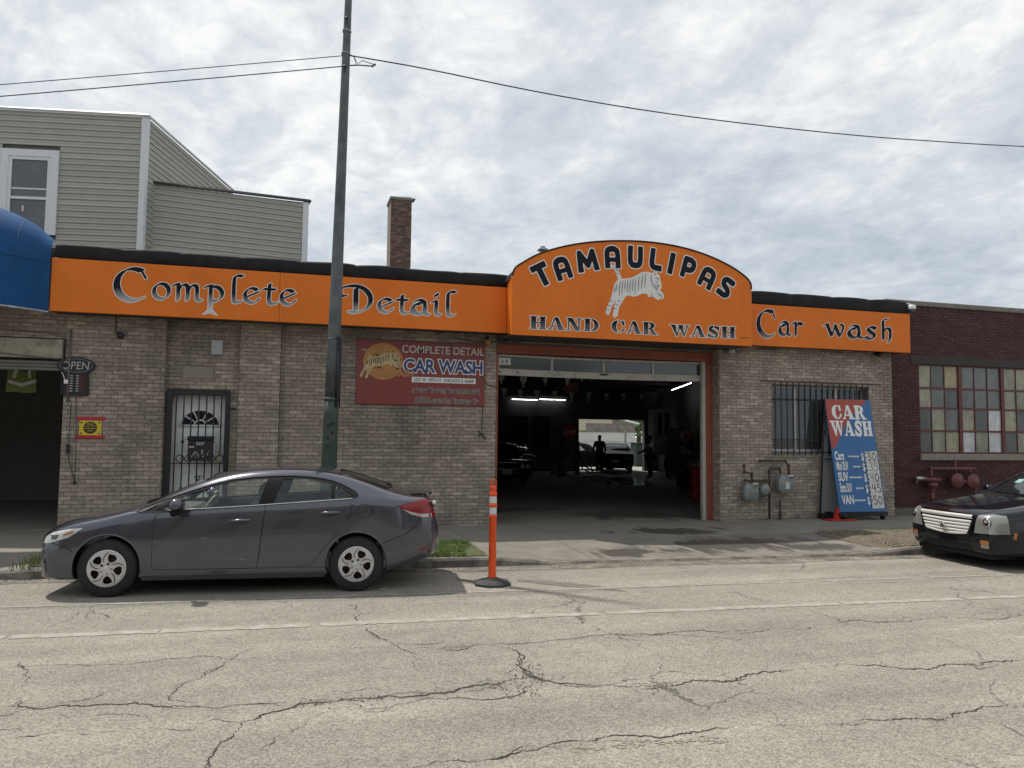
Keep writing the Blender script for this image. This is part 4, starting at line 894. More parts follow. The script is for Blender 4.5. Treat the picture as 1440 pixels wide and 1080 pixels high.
# arched centre sign
s3 = thing('arched_sign', 'tall arched orange sign with a leaping tiger over the wash bay', 'sign', (6.3, YC, 3.65))
ax0, ax1 = W(720, 420, YC).x, W(1057, 440, YC).x; az0 = 3.647
arch_px = [(720, 388), (724, 378), (735, 370), (760, 357), (795, 347), (835, 341), (880, 339.5), (920, 342), (960, 349), (995, 360), (1025, 374), (1046, 388), (1055, 398), (1057, 408)]
top = [px2(a, b, YC) for a, b in arch_px]; top[0] = (ax0, top[0][1]); top[-1] = (ax1, top[-1][1])
outl = [(ax0, az0)]+bezpts(top, 4)+[(ax1, az0)]
MB().prism(outl, 'y', YC, YC+.05).build('panel', ORG, s3)
xl_b = XL1+.0
MB().add([(xl_b, YS, az0+.09), (ax0, YC+.02, az0), (ax0, YC+.02, top[0][1]), (xl_b, YS, LZ1+.12)], [(0, 1, 2, 3)]).add([(ax1, YC+.02, az0), (ax1+.02, YS, az0), (ax1+.02, YS, top[-1][1]), (ax1, YC+.02, top[-1][1])], [(0, 1, 2, 3)]).build('side_return', ORG, s3)
tb = outl[1:-1]
MB().grid(lambda u, v: ((lambda p: (p[0], YC+.051+v*1.2, p[1]-.005-.10*v))(tb[min(len(tb)-1, round(u*(len(tb)-1)))])), len(tb)-1, 3).build('arched_cover', ROLL, s3)
mb = MB(); mb.tube([(p[0], YC-.004, p[1]+.012) for p in tb], .016, 6); mb.build('edge_trim', BLK, s3)
MB().box(ax0+.01, ax1-.01, YC+.052, 14.35, az0+.01, az0+.03).build('soffit', BACKM, s3)
# letters on the arc
fnt = [('T', 258, 238, 30), ('A', 362, 205, 21), ('M', 488, 165, 13), ('A', 616, 149, 4), ('U', 732, 150, -1), ('L', 838, 163, -7), ('I', 915, 181, -13), ('P', 1000, 203, -17), ('A', 1097, 253, -27), ('S', 1190, 303, -33)]
for ch, cx_, cy_, ro in fnt:
    u, v = px2(690+cx_/3.6, 320+cy_/3.6, YC); h = .43; a = R_(ro*.95); s_ = .80*h
    ox, oy = u+math.sin(a)*h/2, v-math.cos(a)*h/2
    f = place(GEO[ch][0], ox, oy, h, .90, a); bb = (u-.4, v-.4, u+.4, v+.4)
    L = printed('letter', f, bb, BLK, s3, TY(YC-.006), .008); printed('letter_outline', f, bb, WOUT, L, TY(YC-.003), .008, .017)
g3 = gradmat('black_grey_print', 3.70, 3.95, (.20, .21, .23), (.01, .011, .016))
def lay(x0, y0, x1, y1): a = px2(690+x0/3.6, 320+y0/3.6, YC); b = px2(690+x1/3.6, 320+y1/3.6, YC); return a, b
for s, q, h in (('HAND', (198, 512, 556, 527), .235), ('CAR', (610, 531, 850, 545), .24), ('WASH', (908, 549, 1245, 560), .225)):
    a, b = lay(*q); words(s3, [(s, a, b, h, .05, .5)], SER, YC, g3, .011, .007)
# tiger
body, marks = tiger_shape()
u0, v0 = px2(852, 446, YC); u1, v1 = px2(934, 383, YC); k = (u1-u0)/.90; bx = u0-.11*k; by = v0
kv = (v1-v0)/.75
fy = lambda f: place(f, bx, by, k, 1.0)
T_ = lambda y: (lambda u, v: (u, y, by+(v-by)*kv/k))
bb = (u0-.1, by-.1, u0+k+.1, by+k*.9)
tg = printed('tiger_emblem', fy(body), bb, M('white_grey_print', (.70, .70, .68), .55, var=.05), s3, T_(YC-.005), .009)
printed('tiger_outline', fy(body), bb, WOUT, tg, T_(YC-.003), .009, .008)
printed('tiger_stripes', fy(marks), bb, M('grey_print', (.22, .23, .24), .6, spec=.2), tg, T_(YC-.008), .006)
TXT('SIGNS BY 773', lambda u, v: (px2(1048, 474, YC)[0]+u, YC-.003, px2(1048, 476, YC)[1]+v), .04, BLK, s3, 'small_print', bold=0)
(lambda c: MB().tube([c-Vector((0, 0, .45)), c], .05).cbox(c.x-.09, c.x+.09, c.y-.09, c.y+.09, c.z, c.z+.05, .015).cbox(c.x-.05, c.x+.05, c.y-.05, c.y+.05, c.z+.05, c.z+.10, .015))(W(763, 353, 14.3)).build('vent_cap', M('galvanised_grey', ()), s3)
# brackets and wires peeping out under the band
mb = MB(); rnd = random.Random(6)
for i in range(34):
    x = rnd.uniform(-3.4, 13.0); y = rnd.uniform(13.9, 14.1); z = 3.72 if x < 3.9 or x > 8.9 else 3.63
    mb.tube([(x, y, z), (x+rnd.uniform(.03, .12), y, z-rnd.uniform(.02, .05)), (x+rnd.uniform(.15, .3), y, z)], .008, 5)
mb.tube([(2.95, 14.2, 3.66), (3.4, 14.15, 3.58), (3.75, 14.2, 3.60), (4.1, 14.2, 3.66)], .012, 6)
mb.build('hanging_wire', IRON, s1)
def bulbcam(name, label, cat, px, py, y, r, mat): 
    p = W(px, py, y); fixed(name, label, cat, [('housing', MB().lathe([(0, -r*1.3), (r*.8, -r*1.2), (r, -r*.5), (r, r*.3), (r*.6, r*.6), (0, r*.6)], p, 'y', 14), mat), ('bracket', MB().box(p.x-.02, p.x+.02, p.y, p.y+.12, p.z, p.z+.13), IRON)])
bulbcam('bulkhead_lamp', 'small amber lamp under the sign band left of the bay door', 'lamp', 686, 481, 14.2, .055, M('amber_lens', (.35, .16, .03), .3))
bulbcam('bulkhead_lamp', 'round grey lamp under the right end of the arched sign', 'lamp', 1027, 494, 14.0, .07, M('galvanised_grey', ()))
bulbcam('bulkhead_lamp', 'small dark lamp under the Car wash band near the red building', 'lamp', 1236, 499, 14.0, .05, IRON)
p = W(1282, 433, 13.85)
fixed('dome_camera', 'white dome camera hung at the right end of the sign band', 'security camera', [('dome', MB().ball((p.x, p.y, p.z-.03), .075, 14, sz=1.1), M('dark_dome', (.12, .12, .13), .15)), ('shroud', MB().lathe([(0, .06), (.07, .06), (.09, .03), (.085, -.03)], p, 'z', 16), M('camera_white', (.7, .7, .7), .4)), ('arm', MB().tube([(p.x-.15, p.y+.05, p.z+.10), (p.x, p.y, p.z+.07)], .02, 6), M('camera_white', ()))])

# ---- dull red information board on the wall
rb = thing('information_board', 'dull red board on the brick wall listing car wash services', 'sign', (2.4, Y0-.04, 2.4))
bx0, bx1, bz0, bz1 = 1.165, 3.60, 2.372, 3.572; YR = Y0-.045
MB().cbox(bx0, bx1, YR, Y0-.012, bz0, bz1, .004).build('panel', M('dull_red_board', (.225, .035, .032), .5, var=.08, scale=2, col2=(.17, .05, .042), c2scale=.9, c2lo=.45, c2hi=.65), rb)
def RB(x, y): return (bx0+(x-45)/(1258-45)*(bx1-bx0), 0)     # board coordinates from its own layout (px of an elevation)
BW, BH = bx1-bx0, bz1-bz0
def RT(cx, cz, dy=.004): return lambda u, v: (bx0+cx*BW+u, YR-dy, bz0+cz*BH+v)
PALE = M('pale_print', (.50, .49, .46), .5); BLUE = M('blue_print', (.02, .05, .19), .4); TAN = M('tan_print', (.45, .20, .08), .5)
TXT('COMPLETE DETAIL', RT(.665, .815), .205, PALE, rb, 'lettering', sx=.92, bold=.002)
TXT('CAR WASH', RT(.67, .52, .007), .34, BLUE, rb, 'lettering', sx=.88, bold=.010); TXT('CAR WASH', RT(.67, .52, .004), .34, M('white_print', ()), rb, 'lettering_outline', sx=.88, bold=.028)
MB().box(bx0+.42*BW, bx0+.925*BW, YR-.004, YR-.002, bz0+.355*BH, bz0+.44*BH).build('white_strip', M('white_print', ()), rb)
TXT('2327 W. 18TH ST. CHICAGO IL 60608', RT(.673, .372, .007), .088, M('print_black', ()), rb, 'lettering', sx=.80, bold=.001)
for t_, z_, x_ in (('Air Freshener * Tire Dressing * Floor Mats (mats & rubber)', .20, .69), ('ARMORALL- Interior Dash * Exterior Spare Tire', .04, .70)):
    sc_ = .40 if z_ > .1 else .46
    TXT(t_, RT(x_, z_, .007), .135, M('print_black', ()), rb, 'lettering', sx=sc_, bold=.0)
    TXT(t_, RT(x_, z_, .004), .135, PALE, rb, 'lettering_outline', sx=sc_, bold=.007)
cu_, cv_, rr = bx0+.20*BW, bz0+.665*BH, .37
disc = ell(cu_, cv_, rr, rr*.93)
st = [stroke(bezpts([(cu_+a*rr, cv_+b*rr), (cu_+c*rr, cv_+d*rr), (cu_+e_*rr, cv_+f_*rr)], 4), [.004]*4+[.02]+[.004]*4) for a, b, c, d, e_, f_ in ((-.15, .6, .2, .45, .55, .55), (-.8, .4, -.3, .3, .2, .2), (-.9, .05, -.5, .12, -.3, .02), (.5, .25, .8, .1, .95, .15), (-.6, -.4, -.2, -.3, .1, -.4), (.4, -.2, .7, -.35, .85, -.3))]
bb = (cu_-.6, cv_-.6, cu_+.6, cv_+.6)
em = printed('round_emblem', disc, bb, M('ochre_print', (.42, .20, .05), .5, var=.25, scale=4), rb, TY(YR-.003), .01)
printed('emblem_stripes', union(*st), bb, M('print_black', ()), em, TY(YR-.005), .008)
for i, ch in enumerate('TAMAULIPAS'):
    a = R_(150-i*120/9); TXT(ch, (lambda a: lambda u, v: (cu_+math.cos(a)*rr*.80+u*math.sin(a)+v*math.cos(a), YR-.006, cv_+math.sin(a)*rr*.76-u*math.cos(a)+v*math.sin(a)))(a), .085, TAN, em, 'letter', bold=.002)
k = .86
fy = lambda f: place(f, cu_-.52, cv_-.41, k, 1.0); sq = lambda y: (lambda u, v: (u, y, cv_-.33+(v-cv_+.41)*.80))
printed('tiger_figure', fy(body), (cu_-.7, cv_-.6, cu_+.6, cv_+.5), M('cream_print', (.50, .38, .20), .5), em, sq(YR-.007), .01)
printed('tiger_marks', fy(marks), (cu_-.7, cv_-.6, cu_+.6, cv_+.5), M('print_black', ()), em, sq(YR-.009), .008, .001)
TXT('CAR WASH', lambda u, v: (cu_+.17+u, YR-.011, cv_-.27+v), .17, TAN, em, 'lettering', sx=.9, bold=.007)
mb = MB()
mb.tube([(3.60, Y0-.02, 2.85), (3.70, Y0-.015, 2.78), (3.86, Y0-.02, 2.74)], .007, 5); mb.tube([(3.58, Y0-.02, 2.40), (3.56, Y0-.02, 2.0), (3.57, Y0-.02, 1.92)], .008, 5)
mb.tube([(3.50, Y0-.04, 1.90), (3.64, Y0-.05, 1.74)], .013, 6); mb.tube([(3.49, Y0-.05, 1.80), (3.60, Y0-.05, 1.86)], .009, 6)
props(mb.build('cable_and_hook', IRON), 'thin black cable with a metal hook hanging below the red board', 'cable')

# ---- yellow notice with red tape
p = W(127, 601, YP-.02); o = thing('warning_notice', 'small yellow notice held by two strips of red tape on brick', 'notice', (p.x, YP, p.z))
MB().box(p.x-.165, p.x+.165, YP-.022, YP-.018, p.z-.155, p.z+.155).build('sheet', M('yellow_print', (.62, .47, .03), .5, var=.05), o)
MB().box(p.x-.215, p.x+.225, YP-.026, YP-.0225, p.z+.115, p.z+.175).build('tape', M('red_tape', (.42, .02, .035), .5), o); MB().box(p.x-.22, p.x+.22, YP-.026, YP-.0225, p.z-.185, p.z-.13).build('tape', M('red_tape', ()), o)
PB = M('print_black', ())
f = cut(ell(p.x, p.z-.005, .105, .10), rect(p.x-.13, p.z-.022, p.x+.13, p.z-.012), rect(p.x-.13, p.z+.018, p.x+.13, p.z+.026), rect(p.x-.055, p.z+.050, p.x+.05, p.z+.062), rect(p.x-.05, p.z-.060, p.x+.05, p.z-.05))
sy = printed('round_symbol', union(f, ell(p.x-.135, p.z+.08, .014, .014), ell(p.x+.135, p.z+.08, .014, .014), ell(p.x-.135, p.z-.10, .014, .014), ell(p.x+.135, p.z-.10, .014, .014)), (p.x-.17, p.z-.16, p.x+.17, p.z+.16), PB, o, TY(YP-.024), .005)

# ---- OPEN sign
p = W(107, 514, YP-.05); o = thing('open_sign', 'black OPEN sign with a red price table hung beside the shop doorway', 'sign', (p.x, YP, p.z-.4))
ov = ell(p.x, p.z, .265, .125)
zt2 = p.z-.10
shape = union(ell(p.x, p.z, .285, .145), poly([(p.x-.21, p.z-.05), (p.x-.2, p.z-.50), (p.x+.20, p.z-.50), (p.x+.19, p.z-.12), (p.x+.26, p.z-.05)]))
BLKP = M('black_plastic', (.012, .012, .015), .35)
vs, fs = sdf_mesh(shape, (p.x-.35, p.z-.6, p.x+.35, p.z+.2), .012)
MB().add([(u, YP-.045, v) for u, v in vs], fs).add([(u, YP-.012, v) for u, v in vs], [f_[::-1] for f_ in fs]).build('board', BLKP, o)
RIM_ = M('grey_line', (.22, .23, .24), .4)
printed('oval_line', cut(ell(p.x, p.z, .25, .115), ell(p.x, p.z, .242, .107)), (p.x-.3, p.z-.2, p.x+.3, p.z+.2), RIM_, o, TY(YP-.049), .006)
TXT('OPEN', lambda u, v: (p.x-.01+u, YP-.052, p.z-.062+v), .185, M('pale_grey_print', (.42, .44, .46), .4), o, 'lettering', sx=.86, bold=.0, skew=.1)
mb = MB(); mw = MB()
for r in range(7): 
    z = p.z-.17-r*.042
    for c_ in (-.13, .06): mb.box(p.x+c_-.01, p.x+c_+.075, YP-.049, YP-.046, z-.013, z+.008)
    for c_ in (.012, .10): mw.box(p.x+c_-.09, p.x+c_-.05, YP-.053, YP-.050, z-.010, z+.006)
mb.build('table_rows', M('dull_red_print', (.10, .012, .014), .5), o); mw.build('table_entries', M('pale_grey_print', ()), o)['kind'] = 'stuff'
mb = MB(); mb.tube([(p.x-.19, YP-.06, 3.3), (p.x-.185, YP-.06, p.z+.1), (p.x-.20, YP-.065, p.z-.25), (p.x-.19, YP-.06, p.z-.5)], .010, 5)
mb.tube([(p.x-.12, YP-.03, p.z-.5), (p.x-.05, YP-.03, p.z-.62), (p.x-.06, YP-.03, p.z-1.25), (p.x-.045, YP-.03, p.z-1.55), (p.x+.05, YP-.03, p.z-1.9)], .006, 5)
mb.tube([(p.x+.02, YP-.03, p.z-.5), (p.x+.05, YP-.03, p.z-1.2), (p.x+.055, YP-.03, p.z-1.9)], .005, 5); mb.ball((p.x+.06, YP-.04, p.z-1.93), .03, 10)
mb.cbox(p.x-.085, p.x-.035, YP-.06, YP-.02, p.z-1.45, p.z-1.30, .01)
props(mb.build('power_cable', IRON), 'thin black cords with a plug hanging down the brick below the OPEN sign', 'cord')
mb = MB().cbox(p.x-.16, p.x-.10, YP-.10, YP-.06, p.z-.31, p.z-.24, .006).tube([(p.x-.15, YP-.08, p.z-.24), (p.x-.18, YP-.08, p.z-.15), (p.x-.20, YP-.08, p.z-.12)], .006, 5)
props(mb.build('padlock', M('camera_white', ())), 'small white padlock tag hanging in front of the OPEN sign', 'padlock')
mb = MB(); 
mb.tube([(-6.5, YP-.04, 3.46), (-5.6, YP-.05, 3.43), (-4.6, YP-.05, 3.45), (-3.75, YP-.05, 3.42), (-3.62, YP-.05, 3.40), (-3.62, YP-.05, 2.95)], .011, 6); mb.tube([(-6.5, YP-.05, 3.0), (-5.2, YP-.06, 3.10), (-4.6, YP-.07, 3.07), (-3.7, YP-.06, 3.0)], .010, 6)
mb.tube([(-3.53, YP-.04, 3.5), (-3.53, YP-.04, 2.3)], .016, 6)
props(mb.build('conduit_run', M('dirty_grey_pipe', (.15, .14, .13), .7, var=.3)), 'thin cables and conduit strung round the top of the shop doorway', 'cable')
# ---- A-board
ab = thing('price_board', 'blue and red car wash price board on castors by the barred window', 'price board', (11.65, 13.8, .13))
bl, brr = W(1180, 700, 13.62).x, W(1245, 700, 13.62).x; zb_ = .30; ztp = 2.68; yb0, yt0 = 13.60, 14.02
def AB(y_off=0):
    def T(u, v):     # u along, v up the slope 0..1
        return (bl+u, yb0+(yt0-yb0)*v-y_off*.98, zb_+(ztp-zb_)*v-y_off*.15)
    return T
Wd = brr-bl; T = AB()
Hn = ztp-zb_
def quad(T, u0, v0, u1, v1): return [T(u0, v0), T(u1, v0), T(u1, v1), T(u0, v1)]
def board(T, th, u0, v0, u1, v1):
    A_ = quad(T, u0, v0, u1, v1); B_ = [(a[0], a[1]+th, a[2]) for a in A_]
    return A_+B_, [(0, 1, 2, 3), (7, 6, 5, 4), (0, 4, 5, 1), (1, 5, 6, 2), (2, 6, 7, 3), (3, 7, 4, 0)]
BLUEB = M('blue_board', (.02, .125, .33), .42, var=.10, scale=3); REDB = M('red_board', (.36, .055, .035), .45, var=.1, scale=3)
fp_ = MB().add(*board(T, .03, 0, 0, Wd, 1)).build('front_panel', BLUEB, ab)
def pr(name, shape, bb, mat, off, res=.008): return printed(name, shape, bb, mat, fp_, lambda u, v: AB(off)(u, v/Hn), res)
pr('red_field', poly([(0.0, Hn*.56), (0, Hn-.004), (Wd*.93, Hn-.004), (Wd*.42, Hn*.80), (.10, Hn*.56)]), (-.01, 0, Wd, Hn), REDB, .003, .012)
WP = M('white_print', ())
for s, u0, u1, v, h in (('CAR', .13, Wd*.88, Hn*.82, Hn*.125), ('WASH', .05, Wd*.97, Hn*.67, Hn*.132)):
    tot = sum({'C': .80, 'A': .9, 'R': .92, 'W': 1.25, 'S': .78, 'H': .92}[c] for c in s); x = u0; kk = (u1-u0)/tot
    for c in s:
        w_ = {'C': .80, 'A': .9, 'R': .92, 'W': 1.25, 'S': .78, 'H': .92}[c]; f = place(SER[c][0], x, v, h, sx=kk*w_/h/SER[c][1]*.97)
        pr('letter', lambda P, f=f: f(P)-.004, (x-.05, v-.05, x+kk*w_+.05, v+h+.05), WP, .006, .007); x += kk*w_
rows = [('Cars', '-------', .455, .30), ('Mini SUV', '----', .365, .38), ('SUV', '-------', .27, .25), ('Extra SUV', '----', .175, .38), ('VAN', '-------', .07, .26)]
for i, (a, b, v, wdt) in enumerate(rows):
    base = lambda dx, dv: (lambda u, q: AB(.006)(dx+u, (dv*Hn+q)/Hn))
    n_ = len(a); TXT(a, base(.05+.01*i, v), .25, WP, fp_, 'lettering', sx=wdt/(n_*.15), bold=.008, align='LEFT')
    m0 = .05+wdt+.05; mbd = MB(); nd = len(b); L_ = Wd*.595-m0-.02
    for k in range(nd): uu = m0+L_*k/nd; mbd.add([AB(.006)(uu+L_/nd*q0, v+q1) for q0, q1 in ((0, .022), (.72, .022), (.72, .036), (0, .036))], [(0, 1, 2, 3)])
    mbd.build('dotted_line', WP, fp_)
    TXT('$', base(Wd*.615, v-.005), .22, WP, fp_, 'lettering', sx=.62, bold=.004, align='LEFT')
pr('price_card', poly([(Wd*.705, .06), (Wd*.97, .07), (Wd*.975, Hn*.535), (Wd*.70, Hn*.525)]), (Wd*.6, 0, Wd, Hn), M('card_white', ()), .008, .01)
mb = MB(); rnd = random.Random(9)
for k in range(26): v = .03+k*.019+rnd.uniform(-.004, .004); u = Wd*(.70 if k % 2 else .968)+rnd.uniform(-.01, .01); mb.add([AB(.0105)(u+q0*.028, v+q1*rnd.uniform(.004, .02)) for q0, q1 in ((0, 0), (1, 0), (1, 1), (0, 1))], [(0, 1, 2, 3)])
mb.build('tape_mark', PB, fp_)
DIG = {'3': bezpts([(.1, .9), (.4, 1), (.6, .8), (.3, .55), (.62, .35), (.4, .02), (.05, .12)], 4), '5': [(.6, 1), (.15, 1), (.12, .6)]+bezpts([(.12, .6), (.4, .65), (.62, .35), (.4, .02), (.05, .1)], 4), '4': [(.15, 1), (.1, .5), (.6, .5)], '0': bezpts([(.35, 1), (.08, .7), (.08, .3), (.35, .0), (.62, .3), (.62, .7), (.35, 1)], 4)}
for i, s in enumerate(('30', '35', '40', '45', '50')):
    v = rows[i][2]*Hn-.02; hh = .175; sh = []
    for j, c in enumerate(s):
        ox = Wd*.745+j*.125+(.015 if i in (1, 3) else 0); r_ = .055 if i in (0, 3, 4) or c == '0' else .030
        sh.append(place(stroke(DIG[c], r_), ox, v, hh, .85))
        if c == '4': sh.append(place(stroke([(.5, 1), (.5, 0)], r_), ox, v, hh, .85))
    pr('price', union(*sh), (Wd*.68, v-.05, Wd, v+hh+.08), PB, .011, .007)['kind'] = 'stuff'
# frame, back panel, castors
fr = MB(); th = .035
fr.box(bl-.02, brr+.02, yb0-.03, yb0+.10, zb_-.09, zb_-.01).box(bl-.02, brr+.02, 14.22-.0, 14.27, zb_-.09, zb_-.03)
fr.box(bl-.0, bl+.05, yb0+.10, 14.22, zb_-.085, zb_-.03).box(brr-.05, brr, yb0+.10, 14.22, zb_-.085, zb_-.03).build('base_frame', BLKP, ab)
xk = .0
bk = [(bl-.02, 14.20), (brr-.02, 14.20)]
MB().add([(bl-.36, 13.98, zb_-.02), (bl-.03, 13.78, zb_-.02), (bl-.03, 13.99, 2.63), (bl-.06, 14.03, 2.63)], [(0, 1, 2, 3)]) 
def P3(a, b, c, d, th_=.02): 
    v = [Vector(x) for x in (a, b, c, d)]; nrm = (v[1]-v[0]).cross(v[3]-v[0]).normalized()*th_; return MB().add(v+[x-nrm for x in v], [(0, 1, 2, 3), (7, 6, 5, 4), (0, 4, 5, 1), (1, 5, 6, 2), (2, 6, 7, 3), (3, 7, 4, 0)])
xb0 = W(1151, 700, 14.09).x
P3((xb0, 14.08, .24), (brr-.1, 14.08, .24), (brr-.0, 14.055, 2.62), (bl+.02, 14.055, 2.62)).build('back_panel', M('grey_board', (.30, .31, .31), .6, var=.1, scale=3), ab)
MB().tube([(xb0, 14.05, .2), (bl+.0, 14.02, 2.66)], .018, 6).tube([(xb0, 14.0, .2), (xb0+.0, 14.0, .25)], .02, 6).tube([(xb0+.13, 14.03, 1.38), (bl+.2, 13.85, 1.42)], .014, 6).cbox(xb0-.04, bl+.3, 13.9, 14.08, .14, .24, .01).build('back_frame', BLKP, ab)
for x in (bl+.09, brr-.10):
    MB().lathe([(.02, -.022), (.065, -.022), (.072, -.012), (.072, .012), (.065, .022), (.02, .022)], (x, yb0-.0, .197), 'x', 18).build('castor', BLKP, ab)
    MB().cbox(x-.035, x+.035, yb0-.03, yb0+.035, .195, .222, .004).build('castor_fork', M('steel', (.4, .4, .4), .35, .9), ab)
# small red stand beside the board
o = thing('red_stand', 'small red metal stand on the pavement under the price board', 'stand', (bl-.1, 13.7, .12))
REDP = M('bright_red_paint', (.42, .025, .018), .45)
MB().prism([(bl-.13, .16), (bl+.01, .16), (bl-.02, .40), (bl-.06, .40)], 'y', 13.60, 13.66).build('upright', REDP, o); MB().cbox(bl-.30, bl+.34, 13.50, 13.80, .128, .155, .006).build('foot', REDP, o)
# ---------------- blue awning ----------------
AW = M('blue_awning_canvas', (.004, .070, .215), .65, var=.10, scale=1.6, bump=.12, bscale=300, spec=.25, col2=(.004, .045, .135), c2scale=1.3, c2lo=.45, c2hi=.7)
aw = thing('awning', 'domed blue canvas awning at the left end of the orange sign', 'awning', (-5, YP, 3.6))
xr = -3.76; xl = -13; yf = 13.0; zb0, zs, ztop = 3.72, 4.46, 5.16; rad = 1.05
PL = bezpts([(-3.75, 13.76), (-4.13, 13.37), (-4.75, 12.92), (-5.6, 12.62), (-6.6, 12.5)], 8)
def plan(u):   # along the bottom edge from the sign band, slanting forward, then straight to the left
    if u < .6: k = u/.6*(len(PL)-1); i = min(int(k), len(PL)-2); f_ = k-i; return (PL[i][0]+(PL[i+1][0]-PL[i][0])*f_, PL[i][1]+(PL[i+1][1]-PL[i][1])*f_)
    return (-6.6-(u-.6)/.4*(-6.6-xl), 12.5)
zs = 4.50
mb = MB(); mb.grid(lambda u, v: (*plan(u), zb0+(zs-zb0)*v), 60, 3, flip=True); mb.build('valance', AW, aw)
def dome(u, v):
    x, y = plan(u); a = v*math.pi/2; k = math.cos(a)**.9; q = min(1, u/.5); za_ = 4.97+.62*math.sin(q*math.pi/2); xa_ = x-.08*(1-q)-.35*q*(1-q)*0
    return (xa_+(x-xa_)*k, 14.3-(14.3-y)*k, zs+(za_-zs)*math.sin(a))
MB().grid(dome, 60, 14, flip=True).build('hood', AW, aw)
mb = MB(); mb.tube([(*plan(u/60), zs+.004) for u in range(61)], .010, 5); mb.tube([dome(.15, i/10) for i in range(11)], .006, 5); mb.build('seam', M('awning_seam', (.003, .05, .15), .7), aw)
mb = MB(); mb.tube([(*plan(u/60), zb0-.008) for u in range(61)], .014, 5); mb.build('white_hem', M('hem_white', (.45, .47, .5), .6, var=.4, scale=12), aw)

# ---------------- grey sided house behind ----------------
SID = M('grey_vinyl_siding', (.355, .352, .31), .55, var=.05, scale=3, bump=.05, objr=.07); SIDT = M('white_trim', (.66, .68, .70), .45, var=.05)
hs_ = thing('sided_house', 'grey vinyl sided upper storey rising behind the blue awning', 'house', (-6, 20, 0))
def vprof(o, nrm, a, b, z, e):
    """one lap board from a to b (2D points), bottom edge proud"""
    n = Vector((nrm[0], nrm[1], 0)); A_, B_ = Vector((a[0], a[1], 0)), Vector((b[0], b[1], 0)); vs = []
    for P in (A_, B_):
        for off, zz_ in ((.0, z), (.022, z+.002), (.024, z+.012), (.010, z+e*.52), (.016, z+e*.55), (.002, z+e)): q = P+n*off; vs.append((q.x, q.y, zz_))
    return MB().add(vs, [(i, i+6, i+7, i+1) for i in range(5)])
C1 = W(205, 200, 20.0); d1 = Vector((.985, -.172, 0)); dS = Vector((.276, .961, 0)); n1 = Vector((-.172, -.985, 0)); nS = Vector((.961, -.276, 0))
c1 = Vector((C1.x, 20.0, 0)); a1_ = c1-d1*9.0
def onplane(px, py, p0, n): v = ray(px, py); t = ((p0-Vector((0, 0, 0))).dot(n))/(v.dot(n)); q = v*t; return Vector((q.x, q.y, q.z+CAM_H))
ztop1 = onplane(205, 165, c1, n1).z; wz0 = onplane(60, 335, c1, n1); wz1 = onplane(85, 213, c1, n1); wl = onplane(4, 260, c1, n1)
EX = .142
def wallboards(parent, a, b, n, z0, z1, hole=None, topfn=None):
    L = (b-a).length; d = (b-a)/L; z = z0
    while z < z1-.01:
        e = min(EX, z1-z); ivs = [(0.0, L)]
        if hole and z < hole[3] and z+e > hole[2]: ivs = [(0, hole[0]), (hole[1], L)]
        for s0, s1 in ivs:
            if topfn: s1 = min(s1, topfn(z+e))
            if s1-s0 > .05:
                p, q = a+d*s0, a+d*s1; vprof(None, n, (p.x, p.y), (q.x, q.y), z, e).build('siding_board', SID, parent)
        z += EX
wR = (wz1-a1_).dot(d1); 
hole = ((wl-a1_).dot(d1)-.05, wR, onplane(40, 330, c1, n1).z, wz1.z)
wallboards(hs_, a1_, c1, n1, 5.2, ztop1, hole)
# side wall: roof edge drops as it goes back
eS = onplane(327, 270, c1, nS); Ls = (Vector((eS.x, eS.y, 0))-c1).length; zS = eS.z
hs_h = lambda s: ztop1+(zS-ztop1)*s/Ls
wallboards(hs_, c1, c1+dS*(Ls), nS, 5.2, ztop1, None, lambda z: Ls if z < min(zS, ztop1) else (Ls*(z-ztop1)/(zS-ztop1) if abs(zS-ztop1) > .02 else Ls))
def core(parent, name, pts, z0, tops, mat):
    n = len(pts); vs = [(p.x, p.y, z0) for p in pts]+[(p.x, p.y, t) for p, t in zip(pts, tops)]
    return MB().add(vs, [tuple(range(n-1, -1, -1)), tuple(range(n, 2*n))]+[(i, (i+1) % n, n+(i+1) % n, n+i) for i in range(n)]).build(name, mat, parent)
ROOFM = M('roofing_felt', (.07, .07, .068), .9)
in1 = -n1*.03-nS*.03
core(hs_, 'wall_core', [a1_-n1*.03, c1+in1, c1+dS*Ls-nS*.03, a1_+dS*Ls], 0, [ztop1-.03, ztop1-.03, zS-.03, zS-.03], M('sheathing', (.12, .12, .11), .9))
def strip3(name, a, b, w_, h, mat, parent):  # bar between two 3D points
    return MB().tube([a, b], w_, 4).build(name, mat, parent)
o1 = n1*.045+nS*.045
MB().prism([(c1.x+q.x, c1.y+q.y) for q in (n1*.04-d1*.10, n1*.04+nS*.04, nS*.04+dS*.10, -n1*.0)], 'z', 5.2, ztop1).build('corner_post', SIDT, hs_)
v3 = lambda p, z: (p.x, p.y, z)
MB().tube([v3(a1_+n1*.05, ztop1+.03), v3(c1+n1*.05+nS*.05, ztop1+.03), v3(c1+dS*Ls+nS*.05, zS+.03)], .045, 4).build('roof_edge', SIDT, hs_)
